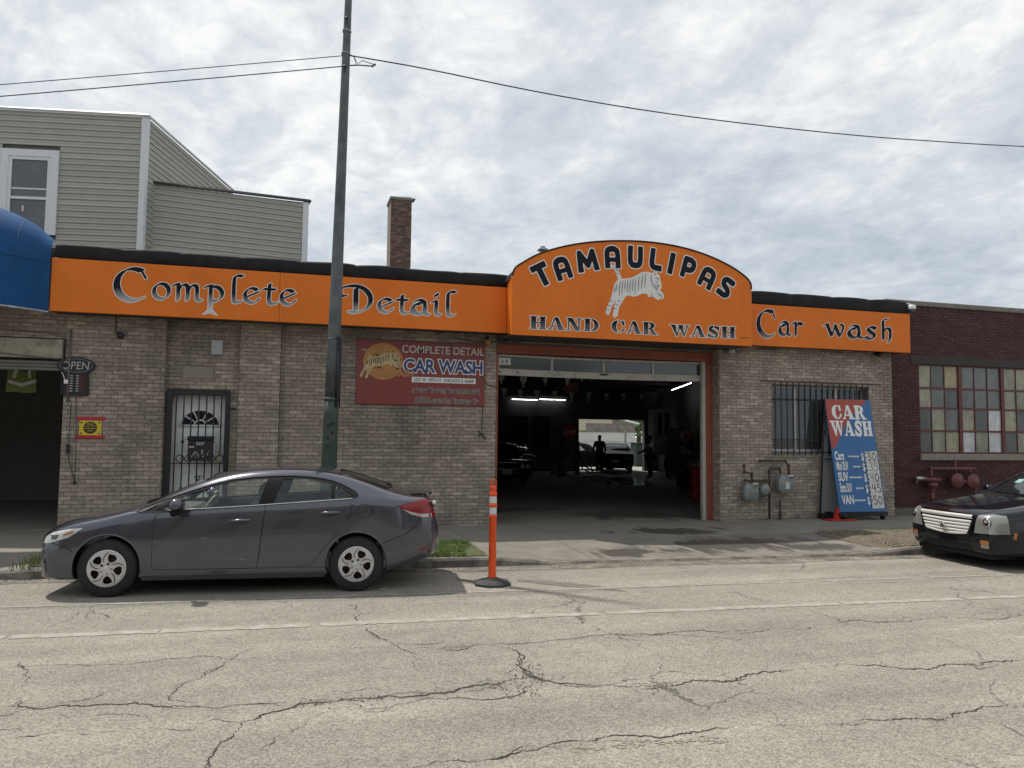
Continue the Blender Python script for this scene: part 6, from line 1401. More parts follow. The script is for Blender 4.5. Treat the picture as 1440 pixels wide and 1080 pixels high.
def wheel(root, x, y, r, style, side=-1, rim=.205, wdt=.20):
    o = bpy.data.objects.new('wheel', None); COL.objects.link(o); o.parent = root; o.location = (x, y, r); WM[o.name] = Matrix.Identity(4)
    s = side; pr = [(rim, .0), (rim+.012, s*-.004), (r-.035, s*.006), (r-.014, s*-.012), (r-.001, s*-.032), (r, s*-.05), (r, -s*(wdt-.05)), (r-.014, -s*(wdt-.01)), (rim, -s*wdt)]
    MB().lathe(pr, (0, 0, 0), 'y', 48).build('tyre', TYRE, o, True)
    b = MB()
    if style == 'hubcap':
        b.lathe([(rim+.001, s*.001), (rim-.006, s*.010), (rim-.018, s*.006), (rim-.024, -s*.012), (rim-.026, -s*.05)], (0, 0, 0), 'y', 48)
        for k in range(0):
            a0 = math.pi/2+R_(14)+k*2*math.pi/5
            def sp(u, v):      # broad swept spoke, u across, v outward
                rr = .035+(rim-.05)*v; hw = (.40+.16*math.sin(v*math.pi)+.22*v*v)*(1.25-.75*v)*(1.60-.45*v); an = a0+(u-.5)*2*hw*(.65+.1*v)-.42*v*v
                return (rr*math.cos(an), s*(.014+.012*math.sin(v*math.pi)-.010*v-.006*abs(2*u-1)**3), rr*math.sin(an))
            b.grid(sp, 8, 8)
        hl_ = []
        for k in range(5):
            a0 = math.pi/2+R_(-22)+k*2*math.pi/5
            hl_.append(poly([((rr)*math.cos(a0+da), (rr)*math.sin(a0+da)) for rr, da in ((.078, -.12), (.092, -.36), (.122, -.46), (.155, -.42), (.168, -.18), (.165, .16), (.140, .27), (.105, .22), (.082, .08))]))
        fvs, ffs = sdf_mesh(cut(ell(0, 0, rim-.016, rim-.016), *hl_), (-rim, -rim, rim, rim), .006)
        dish = lambda u, v: (u, s*(.018+.010*math.sin(min(1, math.hypot(u, v)/(rim-.016))*math.pi)-.004), v)
        bm_ = bmesh.new(); vv_ = {}
        me_ = MB().add([dish(u, v) for u, v in fvs], ffs, True).mesh(); bm_.from_mesh(me_); bmesh.ops.remove_doubles(bm_, verts=bm_.verts, dist=1e-5); bmesh.ops.recalc_face_normals(bm_, faces=bm_.faces)
        r_ = bmesh.ops.extrude_face_region(bm_, geom=bm_.faces[:]); bmesh.ops.translate(bm_, vec=(0, -s*.02, 0), verts=[g_ for g_ in r_['geom'] if isinstance(g_, bmesh.types.BMVert)]); bmesh.ops.recalc_face_normals(bm_, faces=bm_.faces)
        bm_.verts.index_update(); b.add([v_.co[:] for v_ in bm_.verts], [tuple(x_.index for x_ in f_.verts) for f_ in bm_.faces], False); bm_.free()
        b.lathe([(0, s*.022), (.028, s*.020), (.034, s*.014), (.075, s*.012)], (0, 0, 0), 'y', 20)
        b.build('rim', SILV, o, True)
        c = MB()
        for k in range(5):
            a0 = math.pi/2+R_(-22)+k*2*math.pi/5; px, pz = .057*math.cos(a0), .057*math.sin(a0); c.lathe([(0, s*.020), (.007, s*.022), (.011, s*.026), (.013, s*.026), (.014, s*.012)], (px, 0, pz), 'y', 10)
            a1 = math.pi/2+R_(10)+k*2*math.pi/5; c.tube([((.075+(rim-.10)*v)*math.cos(a1+.10-.40*v*v), s*(.026+.004*math.sin(v*3)-.006*v), (.075+(rim-.10)*v)*math.sin(a1+.10-.40*v*v)) for v in [i/8 for i in range(9)]], .0035, 5)
        c.build('lug_nut', BTRIM, o, True)
    else:
        b.lathe([(rim+.001, s*.001), (rim-.006, s*.008), (rim-.02, -s*.01), (rim-.03, -s*.06)], (0, 0, 0), 'y', 40)
        for k in range(7):
            a0 = k*2*math.pi/7; b.tube([(.03*math.cos(a0), s*.0, .03*math.sin(a0)), ((rim-.01)*math.cos(a0), s*-.008, (rim-.01)*math.sin(a0))], [.03, .022], 6)
        b.lathe([(0, s*.02), (.05, s*.01), (.055, -s*.02)], (0, 0, 0), 'y', 20); b.build('rim', CHR if style == 'chrome' else SILV, o, True)
    MB().lathe([(0, -s*.04), (rim-.05, -s*.04), (rim-.045, -s*.055)], (0, 0, 0), 'y', 24).lathe([(0, -s*.07), (rim-.001, -s*.07)], (0, 0, 0), 'y', 24).build('brake_disc', RUSTD, o, True)
    return o
def wheelwells(car, xs_, r, yi=.58, zc=None):
    for x in xs_:
        for s in (-1, 1):
            p = [(x+r*math.cos(a), (zc or r-.04)+r*math.sin(a)) for a in [i*2*math.pi/40 for i in range(40)]]
            car.cut(prism(p, 'y', min(s*yi, s*1.2), max(s*yi, s*1.2)))
            # dark liner
            MB().lathe([(r+.004, s*(yi-.0)), (r+.006, s*(yi+.20))], (x, 0, (zc or r-.04)), 'y', 24, a0=-.35, a1=math.pi+.35).build('wheel_liner', DK, car.root, True)
def seats(root, xs_, zs=.52, mat=SEAT, y=.37):
    for x in xs_:
        for s in (-1, 1):
            b = MB(); b.cbox(x-.45, x+.05, s*y-.24, s*y+.24, zs-.1, zs+.04, .04)
            T = Matrix.Translation((x+.02, s*y, zs)) @ Matrix.Rotation(R_(16), 4, 'Y'); b.cbox(-.06, .08, -.23, .23, 0, .55, .05, 0, T)
            b.cbox(-.03, .06, -.13, .13, .58, .76, .04, 0, T); b.tube([T @ Vector((.01, -.05, .5)), T @ Vector((.01, -.05, .6))], .01, 6); b.tube([T @ Vector((.01, .05, .5)), T @ Vector((.01, .05, .6))], .01, 6)
            b.build('seat', mat, root, True)
def steering(root, x, z, y=-.37, r=.18, mat=SEATB, tilt=62):
    T = Matrix.Translation((x, y, z)) @ Matrix.Rotation(R_(-tilt), 4, 'Y')
    b = MB(); b.tube([T @ Vector((r*math.cos(a), r*math.sin(a), 0)) for a in [i*2*math.pi/24 for i in range(24)]], .016, 8, closed=True)
    for a in (0, 120, 240): b.tube([T @ Vector((0, 0, 0)), T @ Vector((r*math.cos(R_(a)), r*math.sin(R_(a)), 0))], .016, 6)
    b.build('steering_wheel', mat, root, True)

# ================= the grey sedan =================
PAINT_S = M('grey_metallic_paint', (.080, .085, .107), .20, .62, var=.08, scale=1.3, bump=.12, bscale=1.7, coat=1.0)
GLS = glass('car_glass_clear', (.95, 1, .975), .5, .015, 1.0); GLT = glass('car_glass_rear', (.86, .92, .89), .4, .015, .98)
A_, B_ = G(147, 841.2, 0), G(500.5, 832.7, 0); rz = math.atan2(B_.y-A_.y, B_.x-A_.x); nn = Vector((-math.sin(rz), math.cos(rz), 0))
org = A_+nn*.875
sed = thing('parked_sedan', 'grey four-door sedan with a dented front door parked along the kerb', 'car', (org.x, org.y, 0), rz)
WM[sed.name] = Matrix.Identity(4)      # its parts are laid out in the car's own frame
rows = [
 (-.79, .34, .30, [(.36, .38), (.38, .46), (.36, .54), (.31, .575), (.24, .59), (.12, .60)], .602),
 (-.765, .26, .50, [(.56, .32), (.585, .45), (.56, .58), (.50, .625), (.38, .65), (.20, .662)], .667),
 (-.70, .215, .66, [(.73, .28), (.76, .45), (.735, .61), (.67, .67), (.52, .705), (.27, .722)], .728),
 (-.60, .20, .74, [(.82, .27), (.85, .46), (.825, .66), (.755, .72), (.60, .76), (.31, .782)], .79),
 (-.45, .19, .76, [(.86, .27), (.873, .50), (.845, .715), (.775, .78), (.63, .82), (.33, .842)], .85),
 (-.10, .19, .77, [(.870, .27), (.878, .55), (.858, .79), (.795, .852), (.67, .885), (.35, .905)], .912),
 (.18, .19, .77, [(.870, .27), (.878, .62), (.842, .86), (.80, .915), (.69, .948), (.37, .970)], .978),
 (.38, .19, .77, [(.868, .27), (.878, .62), (.838, .90), (.79, .965), (.70, 1.005), (.42, 1.045)], 1.055),
 (.62, .19, .77, [(.866, .27), (.876, .62), (.838, .918), (.775, 1.04), (.69, 1.108), (.43, 1.155)], 1.167),
 (.95, .19, .77, [(.864, .27), (.875, .62), (.838, .938), (.758, 1.14), (.65, 1.243), (.42, 1.292)], 1.305),
 (1.30, .19, .77, [(.864, .27), (.875, .62), (.838, .962), (.735, 1.205), (.62, 1.332), (.40, 1.373)], 1.385),
 (1.70, .19, .77, [(.864, .27), (.876, .62), (.838, .985), (.722, 1.24), (.60, 1.372), (.38, 1.410)], 1.420),
 (2.15, .19, .77, [(.864, .27), (.877, .62), (.840, 1.01), (.718, 1.235), (.595, 1.362), (.38, 1.398)], 1.408),
 (2.50, .19, .77, [(.864, .27), (.878, .62), (.840, 1.03), (.735, 1.20), (.605, 1.310), (.38, 1.345)], 1.355),
 (2.80, .20, .77, [(.864, .28), (.878, .64), (.862, 1.03), (.765, 1.145), (.64, 1.225), (.39, 1.262)], 1.272),
 (3.08, .23, .75, [(.855, .31), (.872, .64), (.848, 1.01), (.775, 1.085), (.665, 1.135), (.40, 1.165)], 1.172),
 (3.32, .28, .70, [(.825, .36), (.85, .62), (.822, .99), (.765, 1.05), (.665, 1.082), (.40, 1.102)], 1.108),
 (3.50, .33, .62, [(.77, .40), (.80, .60), (.775, .97), (.725, 1.045), (.64, 1.070), (.39, 1.088)], 1.094),
 (3.575, .36, .56, [(.70, .42), (.745, .60), (.715, .90), (.67, .975), (.59, 1.00), (.36, 1.015)], 1.02),
 (3.64, .40, .48, [(.60, .45), (.65, .58), (.63, .70), (.58, .735), (.50, .745), (.30, .75)], .755),
 (3.665, .44, .42, [(.52, .48), (.56, .57), (.54, .645), (.49, .665), (.40, .67), (.24, .675)], .677),
]
car = Car(sed, rows, PAINT_S, (.33, 3.0))
wheelwells(car, (0, 2.69), .352, .56, .335)
DLO = rnd_poly([(.275, .935), (.50, 1.035), (.82, 1.15), (1.25, 1.275), (1.72, 1.318), (2.10, 1.312), (2.40, 1.262), (2.60, 1.175), (2.69, 1.115), (2.655, 1.075), (2.45, 1.058), (1.65, 1.000), (.60, .935), (.34, .920)], 2)
WINS = [('door_glass', [(.535, .948), (.62, 1.018), (.82, 1.124), (1.25, 1.252), (1.655, 1.296), (1.58, 1.010)], GLS), ('quarter_glass', [(.345, .932), (.49, 1.005), (.475, .940)], GLT), ('door_glass', [(1.735, 1.018), (1.83, 1.292), (2.10, 1.286), (2.375, 1.238), (2.385, 1.062)], GLT), ('quarter_glass', [(2.425, 1.068), (2.43, 1.218), (2.52, 1.178), (2.625, 1.115), (2.58, 1.080)], GLT)]
# black window surround, see-through panes
frame = boolean(car.body.copy(), prism(DLO, 'y', -1, 1), 'INTERSECT'); car.cut(prism(shrink(DLO, -.001), 'y', -1, 1))
for n_, p_, g_ in WINS: frame = boolean(frame, prism(p_, 'y', -1, 1), 'DIFFERENCE')
car.add('window_surround', frame, BTRIM)
for s in (-1, 1): car.line('window_seal', DLO+[DLO[0]], BTRIM, .007, 'side', s, n=2)
for n_, p_, g_ in WINS:
    for s in (-1, 1): car.patch(n_, shrink(p_, -.004), g_, 'side', -.012, s)
WS = [(.33, -.60), (.24, -.3), (.215, 0), (.24, .3), (.33, .60), (1.03, .52), (.98, .26), (.965, 0), (.98, -.26), (1.03, -.52)]
RW = [(2.47, -.49), (2.455, 0), (2.47, .49), (3.03, .60), (3.09, .3), (3.10, 0), (3.09, -.3), (3.03, -.60)]
for n_, p_ in (('windscreen', WS), ('rear_window', RW)):
    car.cut(prism(p_, 'z', .80, 2)); car.patch(n_, shrink(p_, -.004), GLS if n_[0] == 'w' else GLT, 'top', -.010, step=.12)
    P = list(p_)+[p_[0]]; car.line('window_seal', P, BTRIM, .010, 'top', n=3)
FD = [(.472, .895), (.462, .60), (.468, .33), (.50, .292), (1.52, .292), (1.585, .30), (1.60, .40), (1.628, .70), (1.655, .990), (1.20, .962), (.80, .942), (.55, .925)]
RD = [(1.656, .992), (1.629, .70), (1.601, .40), (1.586, .300), (2.04, .300), (2.17, .315), (2.245, .40), (2.33, .52), (2.47, .66), (2.57, .80), (2.63, .98), (2.645, 1.050), (2.40, 1.045)]
for s in (-1, 1):
    a, b = (-1, -.70) if s < 0 else (.70, 1)
    fd = car.carve('door', FD, 'y', a, b, PAINT_S); rd = car.carve('door', RD, 'y', a, b, PAINT_S)
    for d_, x, z in ((fd, 1.40, .825), (rd, 2.385, .905)):
        yv = car.y(x, z, s); sgn = s
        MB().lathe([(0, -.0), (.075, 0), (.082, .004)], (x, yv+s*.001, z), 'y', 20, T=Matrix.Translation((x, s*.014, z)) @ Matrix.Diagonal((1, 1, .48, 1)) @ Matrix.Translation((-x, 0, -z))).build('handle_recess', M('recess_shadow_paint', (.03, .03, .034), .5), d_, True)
        b_ = MB(); b_.tube([(x-.115, yv+s*.004, z+.004), (x-.095, yv+s*.030, z+.006), (x, yv+s*.036, z+.010), (x+.095, yv+s*.030, z+.012), (x+.115, yv+s*.004, z+.012)], [.012, .017, .019, .017, .012], 10, flat=.7); b_.build('handle', PAINT_S, d_, True)
    if s < 0:
        b_ = MB(); 
        for q in ([(.95, .625), (.985, .635), (1.02, .63)], [(1.40, .40), (1.47, .385)]): b_.tube([(x, car.y(x, z)-.001, z) for x, z in q], .0025, 5)
        b_.build('paint_scratch', M('bare_scratch', (.30, .30, .30), .5), fd, True)
# lamps and bumpers
HL = [(-.70, .585), (-.60, .595), (-.40, .655), (-.255, .760), (-.40, .752), (-.58, .715), (-.67, .66)]
TL = [(3.155, .982), (3.30, .885), (3.45, .835), (3.70, .835), (3.70, 1.045), (3.46, 1.055), (3.30, 1.02)]
for s in (-1, 1):
    a, b = (-1, -.40) if s < 0 else (.40, 1); h = car.carve('headlight', HL, 'y', a, b, LENS, .003, 60)
    car.patch('turn_lens', [(-.47, .668), (-.36, .70), (-.345, .735), (-.44, .705)], AMB, 'side', .003, s, h, .05); car.patch('lamp_bowl', [(-.62, .635), (-.52, .64), (-.50, .69), (-.60, .68)], M('dark_lamp_bowl', (.09, .09, .09), .3), 'side', .002, s, h, .05)
    a, b = (-1, -.42) if s < 0 else (.42, 1); t_ = car.carve('taillight', TL, 'y', a, b, REDL, .003, 60)
    car.patch('clear_strip', [(3.21, .945), (3.31, .882), (3.45, .842), (3.56, .842), (3.56, .885), (3.42, .885), (3.30, .915)], M('clear_strip', (.42, .38, .38), .12, coat=1), 'side', .003, s, t_, .05)
    car.patch('reflector', [(3.42, .45), (3.52, .475), (3.52, .50), (3.42, .475)], REDL, 'side', .003, s)
    car.patch('lower_intake', [(-.665, .34), (-.62, .27), (-.62, .38), (-.645, .44)], DK, 'side', .003, s)
car.patch('grille', [(-.46, .50), (.46, .50), (.40, .585), (-.40, .585)], DK, 'front', .004, -1); car.patch('lower_grille', [(-.5, .28), (.5, .28), (.42, .42), (-.42, .42)], DK, 'front', .004, -1)
car.patch('license_plate', [(-.15, .66), (.15, .66), (.15, .80), (-.15, .80)], M('plate_white', (.5, .5, .52), .5), 'front', .02, 1)
GAP = M('panel_gap', (.006, .006, .007), .8)
def lines(*L, mode='side', r=.0045, sg=(-1, 1)):
    for p in L:
        for s in sg: car.line('panel_gap', p, GAP, r, mode, s)
lines([(-.57, .60), (-.42, .56), (-.345, .50)], [(2.995, .55), (3.10, .60), (3.25, .655), (3.37, .74), (3.42, .84)], [(.275, .935), (.20, .93), (.16, .955)])
for s in (-1, 1): car.line('panel_gap', [(.13, s*.735), (-.10, s*.74), (-.35, s*.71), (-.52, s*.64), (-.63, s*.50)], GAP, .0032, 'top')
car.line('panel_gap', [(-.63, -.5), (-.66, -.3), (-.68, 0), (-.66, .3), (-.63, .5)], GAP, .0032, 'top')
for s in (-1, 1): car.line('panel_gap', [(3.12, s*.62), (3.35, s*.63), (3.52, s*.60)], GAP, .003, 'top')
fc = [(2.775+.082*math.cos(a), .925+.082*math.sin(a)) for a in [i*2*math.pi/20 for i in range(21)]]; car.line('fuel_flap', fc, GAP, .003, 'side', -1, n=1)
body = car.finish()
# chrome strip under the windows, roof rail, arch lips, sill, spoiler
car.line('belt_moulding', [(.60, .945), (1.20, .975), (1.65, 1.003), (2.45, 1.058), (2.63, 1.072)], CHR, .006, 'side', -1, off=.004); car.line('belt_moulding', [(.60, .945), (1.20, .975), (1.65, 1.003), (2.45, 1.058)], CHR, .006, 'side', 1, off=.004)
for s in (-1, 1): car.line('roof_moulding', [(.95, s*.575), (1.3, s*.55), (1.7, s*.535), (2.2, s*.53), (2.5, s*.54)], BTRIM, .007, 'top')
for x in (0, 2.69):
    for s in (-1, 1): MB().tube([(x+.352*math.cos(a), car.y(x+.362*math.cos(a), .335+.362*math.sin(a), s)-s*.004, .335+.352*math.sin(a)) for a in [(-.20+i*(math.pi+.40)/24) for i in range(25)]], .010, 6).build('arch_lip', PAINT_S, sed, True)
for s in (-1, 1):
    MB().grid(lambda u, v: (.36+1.98*u, s*(.872+.006*math.sin(v*3)-.03*(1-v)), .175+.115*v), 16, 4).build('side_skirt', PAINT_S, sed, True)
MB().grid(lambda u, v: (3.30+.275*v, -.60+1.2*u, 1.115+.022*v+.006*math.sin(v*3)-.018*abs(2*u-1)**4), 16, 5).grid(lambda u, v: (3.575-.03*v, -.60+1.2*u, 1.137-.03*v-.018*abs(2*u-1)**4), 16, 2).build('boot_spoiler', PAINT_S, sed, True, 40)
MB().cbox(3.53, 3.60, -.74, -.60, .965, 1.035, .012).ball((3.60, -.70, 1.005), .03, 10, sx=.5).build('lamp_mount', M('broken_lamp_plastic', (.03, .03, .03), .4), sed, True)
MB().ball((3.59, -.735, 1.01), .026, 10, sy=.6).build('bare_bulb', M('bulb_white', (.6, .6, .6), .2), sed, True)
MB().box(-.58, -.38, -.60, .60, .16, .21).box(.38, 2.3, -.74, .74, .16, .24).box(2.3, 3.2, -.5, .5, .2, .30).build('underbody', DK, sed, True)
for x in (0, 2.69):
    for s in (-1, 1): wheel(sed, x, s*.858, .316, 'hubcap', s, .203)
# mirrors
for s in (-1, 1):
    MB().cbox(.66, .80, s*.975-.115, s*.975+.115, .955, 1.085, .038).build('mirror_shell', PAINT_S, sed, True, 70); MB().cbox(.675, .795, s*.97-.10, s*.97+.10, .925, .96, .012).build('mirror_base', BTRIM, sed, True)
    MB().tube([(.72, s*.93, .965), (.69, s*.90, .92), (.665, s*.865, .895)], [.045, .035, .03], 10, flat=.6).cbox(.77, .785, s*.965-.095, s*.965+.095, .955, 1.07, .01).build('mirror_stalk', BTRIM, sed, True)
# cabin
MB().cbox(.42, .80, -.68, .68, .72, .93, .06).build('dashboard', M('dash_grey', (.07, .07, .07), .8), sed, True)
seats(sed, (1.35,), .50); MB().cbox(2.05, 2.30, -.62, .62, .42, .55, .04).cbox(2.28, 2.42, -.62, .62, .50, 1.02, .04).build('rear_seat', SEAT, sed, True)
steering(sed, .93, .905); MB().tube([(.83, .0, 1.17), (.83, 0, 1.11)], .006, 5).cbox(.815, .835, -.11, .11, 1.09, 1.15, .008).build('rear_view_mirror', BTRIM, sed, True)
MB().ball((.98, -.10, 1.06), .035, 10, sz=1.6).ball((.98, -.10, .985), .03, 10).tube([(.98, -.10, .99), (.90, -.02, .95)], .015, 6).build('hanging_trinket', M('trinket_beige', (.35, .28, .2), .7), sed, True)

# ================= the black car at the right edge =================
PAINT_B = M('black_gloss_paint', (.004, .005, .009), .09, .0, var=.05, spec=.5)
cad_n = G(1300, 781, 0)
rzc = R_(-4)
blk = thing('parked_black_car', 'black saloon with a bright slatted grille entering from the right edge', 'car', (10.40, 9.28, 0), rzc); WM[blk.name] = Matrix.Identity(4)
rows2 = [
 (-.90, .34, .46, [(.56, .38), (.60, .46), (.56, .62), (.52, .70), (.44, .725), (.25, .74)], .745),
 (-.86, .24, .62, [(.73, .30), (.77, .45), (.73, .66), (.68, .735), (.56, .765), (.30, .785)], .792),
 (-.74, .20, .72, [(.83, .27), (.86, .47), (.83, .70), (.78, .775), (.64, .805), (.33, .83)], .838),
 (-.50, .19, .77, [(.88, .27), (.895, .50), (.87, .745), (.81, .815), (.66, .85), (.35, .875)], .884),
 (0, .19, .78, [(.885, .27), (.90, .55), (.88, .82), (.815, .885), (.67, .92), (.36, .945)], .955),
 (.36, .19, .78, [(.885, .27), (.90, .58), (.885, .88), (.82, .935), (.70, .965), (.40, .99)], 1.00),
 (.60, .19, .78, [(.885, .27), (.90, .60), (.885, .93), (.79, 1.02), (.70, 1.06), (.43, 1.09)], 1.10),
 (1.05, .19, .78, [(.885, .27), (.90, .60), (.885, .95), (.755, 1.19), (.655, 1.28), (.42, 1.32)], 1.333),
 (1.50, .19, .78, [(.885, .27), (.90, .60), (.885, .97), (.73, 1.27), (.62, 1.385), (.40, 1.42)], 1.43),
 (2.20, .19, .78, [(.885, .27), (.90, .62), (.885, .99), (.725, 1.26), (.62, 1.375), (.40, 1.41)], 1.42),
 (2.75, .19, .78, [(.885, .27), (.90, .64), (.885, 1.0), (.76, 1.18), (.65, 1.275), (.42, 1.31)], 1.32),
 (3.20, .22, .78, [(.875, .3), (.895, .64), (.875, 1.0), (.80, 1.08), (.70, 1.12), (.42, 1.15)], 1.155),
 (3.75, .28, .72, [(.84, .35), (.87, .62), (.85, .98), (.79, 1.06), (.68, 1.09), (.42, 1.11)], 1.115),
 (3.92, .34, .6, [(.76, .4), (.80, .6), (.77, .9), (.71, .96), (.6, .98), (.36, .99)], .995),
]
car = Car(blk, rows2, PAINT_B, (.5, 3.1))
wheelwells(car, (0, 2.88), .36, .58, .335)
GLB = glass('car_glass_dark', (.30, .33, .33), .35, .01, .55)
for p_ in ([(.58, .975), (1.0, 1.19), (1.4, 1.32), (1.72, 1.345), (1.66, 1.0)], [(1.78, 1.005), (1.84, 1.345), (2.3, 1.33), (2.75, 1.21), (2.85, 1.05)]):
    car.cut(prism(p_, 'y', -1, 1))
    for s in (-1, 1): car.patch('side_window', shrink(p_, -.006), GLB, 'side', -.01, s)
WS2 = [(.50, -.64), (.43, -.3), (.41, 0), (.43, .3), (.50, .64), (1.18, .54), (1.13, 0), (1.18, -.54)]
car.cut(prism(WS2, 'z', .8, 2)); ws_ = car.patch('windscreen', shrink(WS2, -.005), GLB, 'top', -.008, step=.12)
car.patch('sticker', [(.74, .30), (.84, .30), (.84, .42), (.74, .42)], M('teal_sticker', (.25, .42, .38), .4), 'top', -.004, parent=ws_)
LN = M('hazy_headlamp', (.26, .265, .245), .16, .25, var=.08, scale=5, coat=1)
for s in (-1, 1):
    y0, y1 = sorted((s*.56, s*1.0)); hl = car.carve('headlight', [(s*.50, .50), (y1 if s > 0 else y0, .52), (y1 if s > 0 else y0, .755), (s*.70, .79), (y0 if s > 0 else y1, .765)], 'x', -1, -.66, LN, .003, 60)
    for zc in (.665,): 
        xx = car.xf(s*.70, zc); MB().lathe([(0, .0), (.030, -.010), (.052, -.016), (.060, -.012), (.062, .0)], (xx-.002, s*.70, zc), 'x', 18).build('projector', CHR, hl, True); MB().lathe([(.052, -.004), (.062, -.006), (.066, .004)], (xx+.002, s*.70, zc), 'x', 18).build('lamp_bezel', M('lamp_bezel_grey', (.13, .13, .125), .3, .3), hl, True)
    fl_ = car.patch('fog_lamp', [(s*.60, .30), (s*.76, .30), (s*.76, .42), (s*.60, .42)] if s > 0 else [(s*.76, .30), (s*.60, .30), (s*.60, .42), (s*.76, .42)], DK, 'front', .003, -1, step=.04)
    car.patch('amber_lamp', [(s*.61, .355), (s*.73, .355), (s*.73, .415), (s*.61, .415)] if s > 0 else [(s*.73, .355), (s*.61, .355), (s*.61, .415), (s*.73, .415)], AMB, 'front', .008, -1, fl_, .04)
    car.patch('white_lamp', [(s*.61, .305), (s*.73, .305), (s*.73, .352), (s*.61, .352)] if s > 0 else [(s*.73, .305), (s*.61, .305), (s*.61, .352), (s*.73, .352)], LN, 'front', .008, -1, fl_, .04)
    car.patch('side_marker', [(-.62, .45), (-.57, .45), (-.55, .54), (-.60, .54)], AMB, 'side', .003, s)
    yf_ = s*.885
car.patch('grille_void', [(-.40, .40), (.40, .40), (.50, .68), (-.50, .68)], DK, 'front', .003, -1)
gx = lambda y, z: car.xf(y, z)-.012-.03*(1-abs(y)/.5)
for k in range(5):
    z = .445+k*.047; hw = .38+.08*(k/4)+.02; b_ = MB(); b_.grid(lambda u, v: (gx(-hw+2*hw*u, z)-.016*math.sin(v*math.pi), -hw+2*hw*u, z+.038*v+(.03*abs(2*u-1)**2 if k == 0 else .006*abs(2*u-1))), 16, 4); b_.build('grille_slat', M('sunlit_reflection_grille', (.80, .80, .77), .30, .35, var=.04), blk, True)  # chrome slats: reflection of the sunlit road put into a whiter colour
MB().grid(lambda u, v: (gx(-.50+u, .70)-.02*math.sin(v*math.pi), -.50+u, .70+.055*v), 14, 4).build('grille_header', M('sunlit_reflection_grille', ()), blk, True)
xe = gx(0, .56)-.03; MB().lathe([(0, -.02), (.030, -.02), (.034, -.014)], (xe, 0, .555), 'x', 16).build('emblem', M('emblem_grey', (.12, .12, .11), .3, .6), blk, True)
MB().tube([(xe-.012, .046*math.cos(a), .555+.052*math.sin(a)) for a in [i*2*math.pi/20 for i in range(20)]], .008, 6, closed=True).build('emblem_wreath', CHR, blk, True)
car.patch('lower_grille', [(-.45, .24), (.45, .24), (.42, .33), (-.42, .33)], DK, 'front', .004, -1); car.patch('plate_recess', [(-.17, .345), (.17, .345), (.17, .43), (-.17, .43)], BTRIM, 'front', .006, -1)
for s in (-1, 1): car.line('panel_gap', [(.42, s*.76), (0, s*.765), (-.5, s*.73), (-.80, s*.58)], GAP, .003, 'top')
car.line('bumper_seam', [(.895*-1+.0, .47), (-.86, .475)], GAP, .003) if False else None
for s in (-1, 1): car.line('bumper_seam', [(-.80, .485), (-.60, .475), (-.38, .47)], GAP, .003, 'side', s)
for s in (-1, 1): car.line('panel_gap', [(.60, .93), (.58, .60), (.60, .28)], GAP, .003, 'side', s); car.line('panel_gap', [(1.74, .98), (1.72, .3)], GAP, .003, 'side', s)
car.finish()
MB().box(.35, 3.5, -.74, .74, .16, .24).box(-.8, -.36, -.7, .7, .15, .22).build('underbody', DK, blk, True)
for x in (0, 2.88):
    for s in (-1, 1): wheel(blk, x, s*.875, .325, 'alloy', s, .215)
seats(blk, (1.6,), .50); MB().cbox(.55, .95, -.68, .68, .72, .97, .06).build('dashboard', DK, blk, True); steering(blk, 1.12, .92, mat=BTRIM)
MB().grid(lambda u, v: (.62+.25*v, -.45+.9*u, 1.03+.10*v), 4, 3).build('paper_shade', M('grey_paper', (.35, .36, .38), .8), blk, True) if False else None
for s in (-1, 1): MB().ball((.78, s*.99, 1.03), .09, 12, sx=.7, sz=.75, sy=1.2).build('mirror', PAINT_B, blk, True)
# ---------------- delineator post ----------------
ORP = M('orange_plastic', (.78, .085, .012), .42, var=.08, scale=8, col2=(.60, .075, .02), c2scale=5, c2lo=.5, c2hi=.7); REF = M('reflective_band', (.58, .60, .60), .35, var=.1, scale=40); RUB = M('grey_black_rubber', (.045, .045, .047), .75, var=.4, scale=9, bump=.5, bscale=60)
q = G(692, 822, 0); dp = thing('delineator_post', 'orange delineator post with two white bands on a black rubber base', 'delineator', (q.x, q.y, 0))
b = MB(); prof = [(.235, .0), (.235, .028), (.205, .05), (.10, .066), (.075, .085), (0, .085)]
b.lathe(prof, (q.x, q.y, 0), 'z', 8, smooth=False, a0=.3, a1=.3+2*math.pi); b.build('base', RUB, dp)
zt = 1.83+(W(694, 675, q.y).z-1.83)
H = zt; rp_ = .044
def sec(z0, z1, r0, r1=None): return [(r0, z0), (r1 or r0, z1)]
z1b, z2b = H*.800, H*.665
prof = [(.0, .075), (.052, .075), (.050, .10), (rp_+.004, .12), (rp_, H*.64), (rp_+.009, H*.645), (rp_+.009, H*.662), (rp_-.002, H*.668), (rp_-.002, H*.742), (rp_+.009, H*.748), (rp_+.009, H*.768), (rp_-.002, H*.776), (rp_-.002, H*.846), (rp_+.004, H*.850), (rp_+.004, H*.882), (rp_-.016, H*.892), (rp_-.014, H*.90), (rp_-.002, H*.912), (rp_-.002, H*.938), (rp_-.012, H*.95), (0, H*.952)]
MB().lathe(prof, (q.x, q.y, 0), 'z', 28).build('post', ORP, dp)
for a, b_ in ((.672, .739), (.779, .843)): MB().lathe([(rp_+.001, H*a), (rp_+.001, H*b_)], (q.x, q.y, 0), 'z', 28).build('reflective_band', REF, dp)
MB().tube([(q.x-.033, q.y, H*.945), (q.x-.034, q.y, H*.99), (q.x-.022, q.y, H), (q.x+.022, q.y, H), (q.x+.034, q.y, H*.99), (q.x+.033, q.y, H*.945)], .010, 8).build('top_loop', ORP, dp)

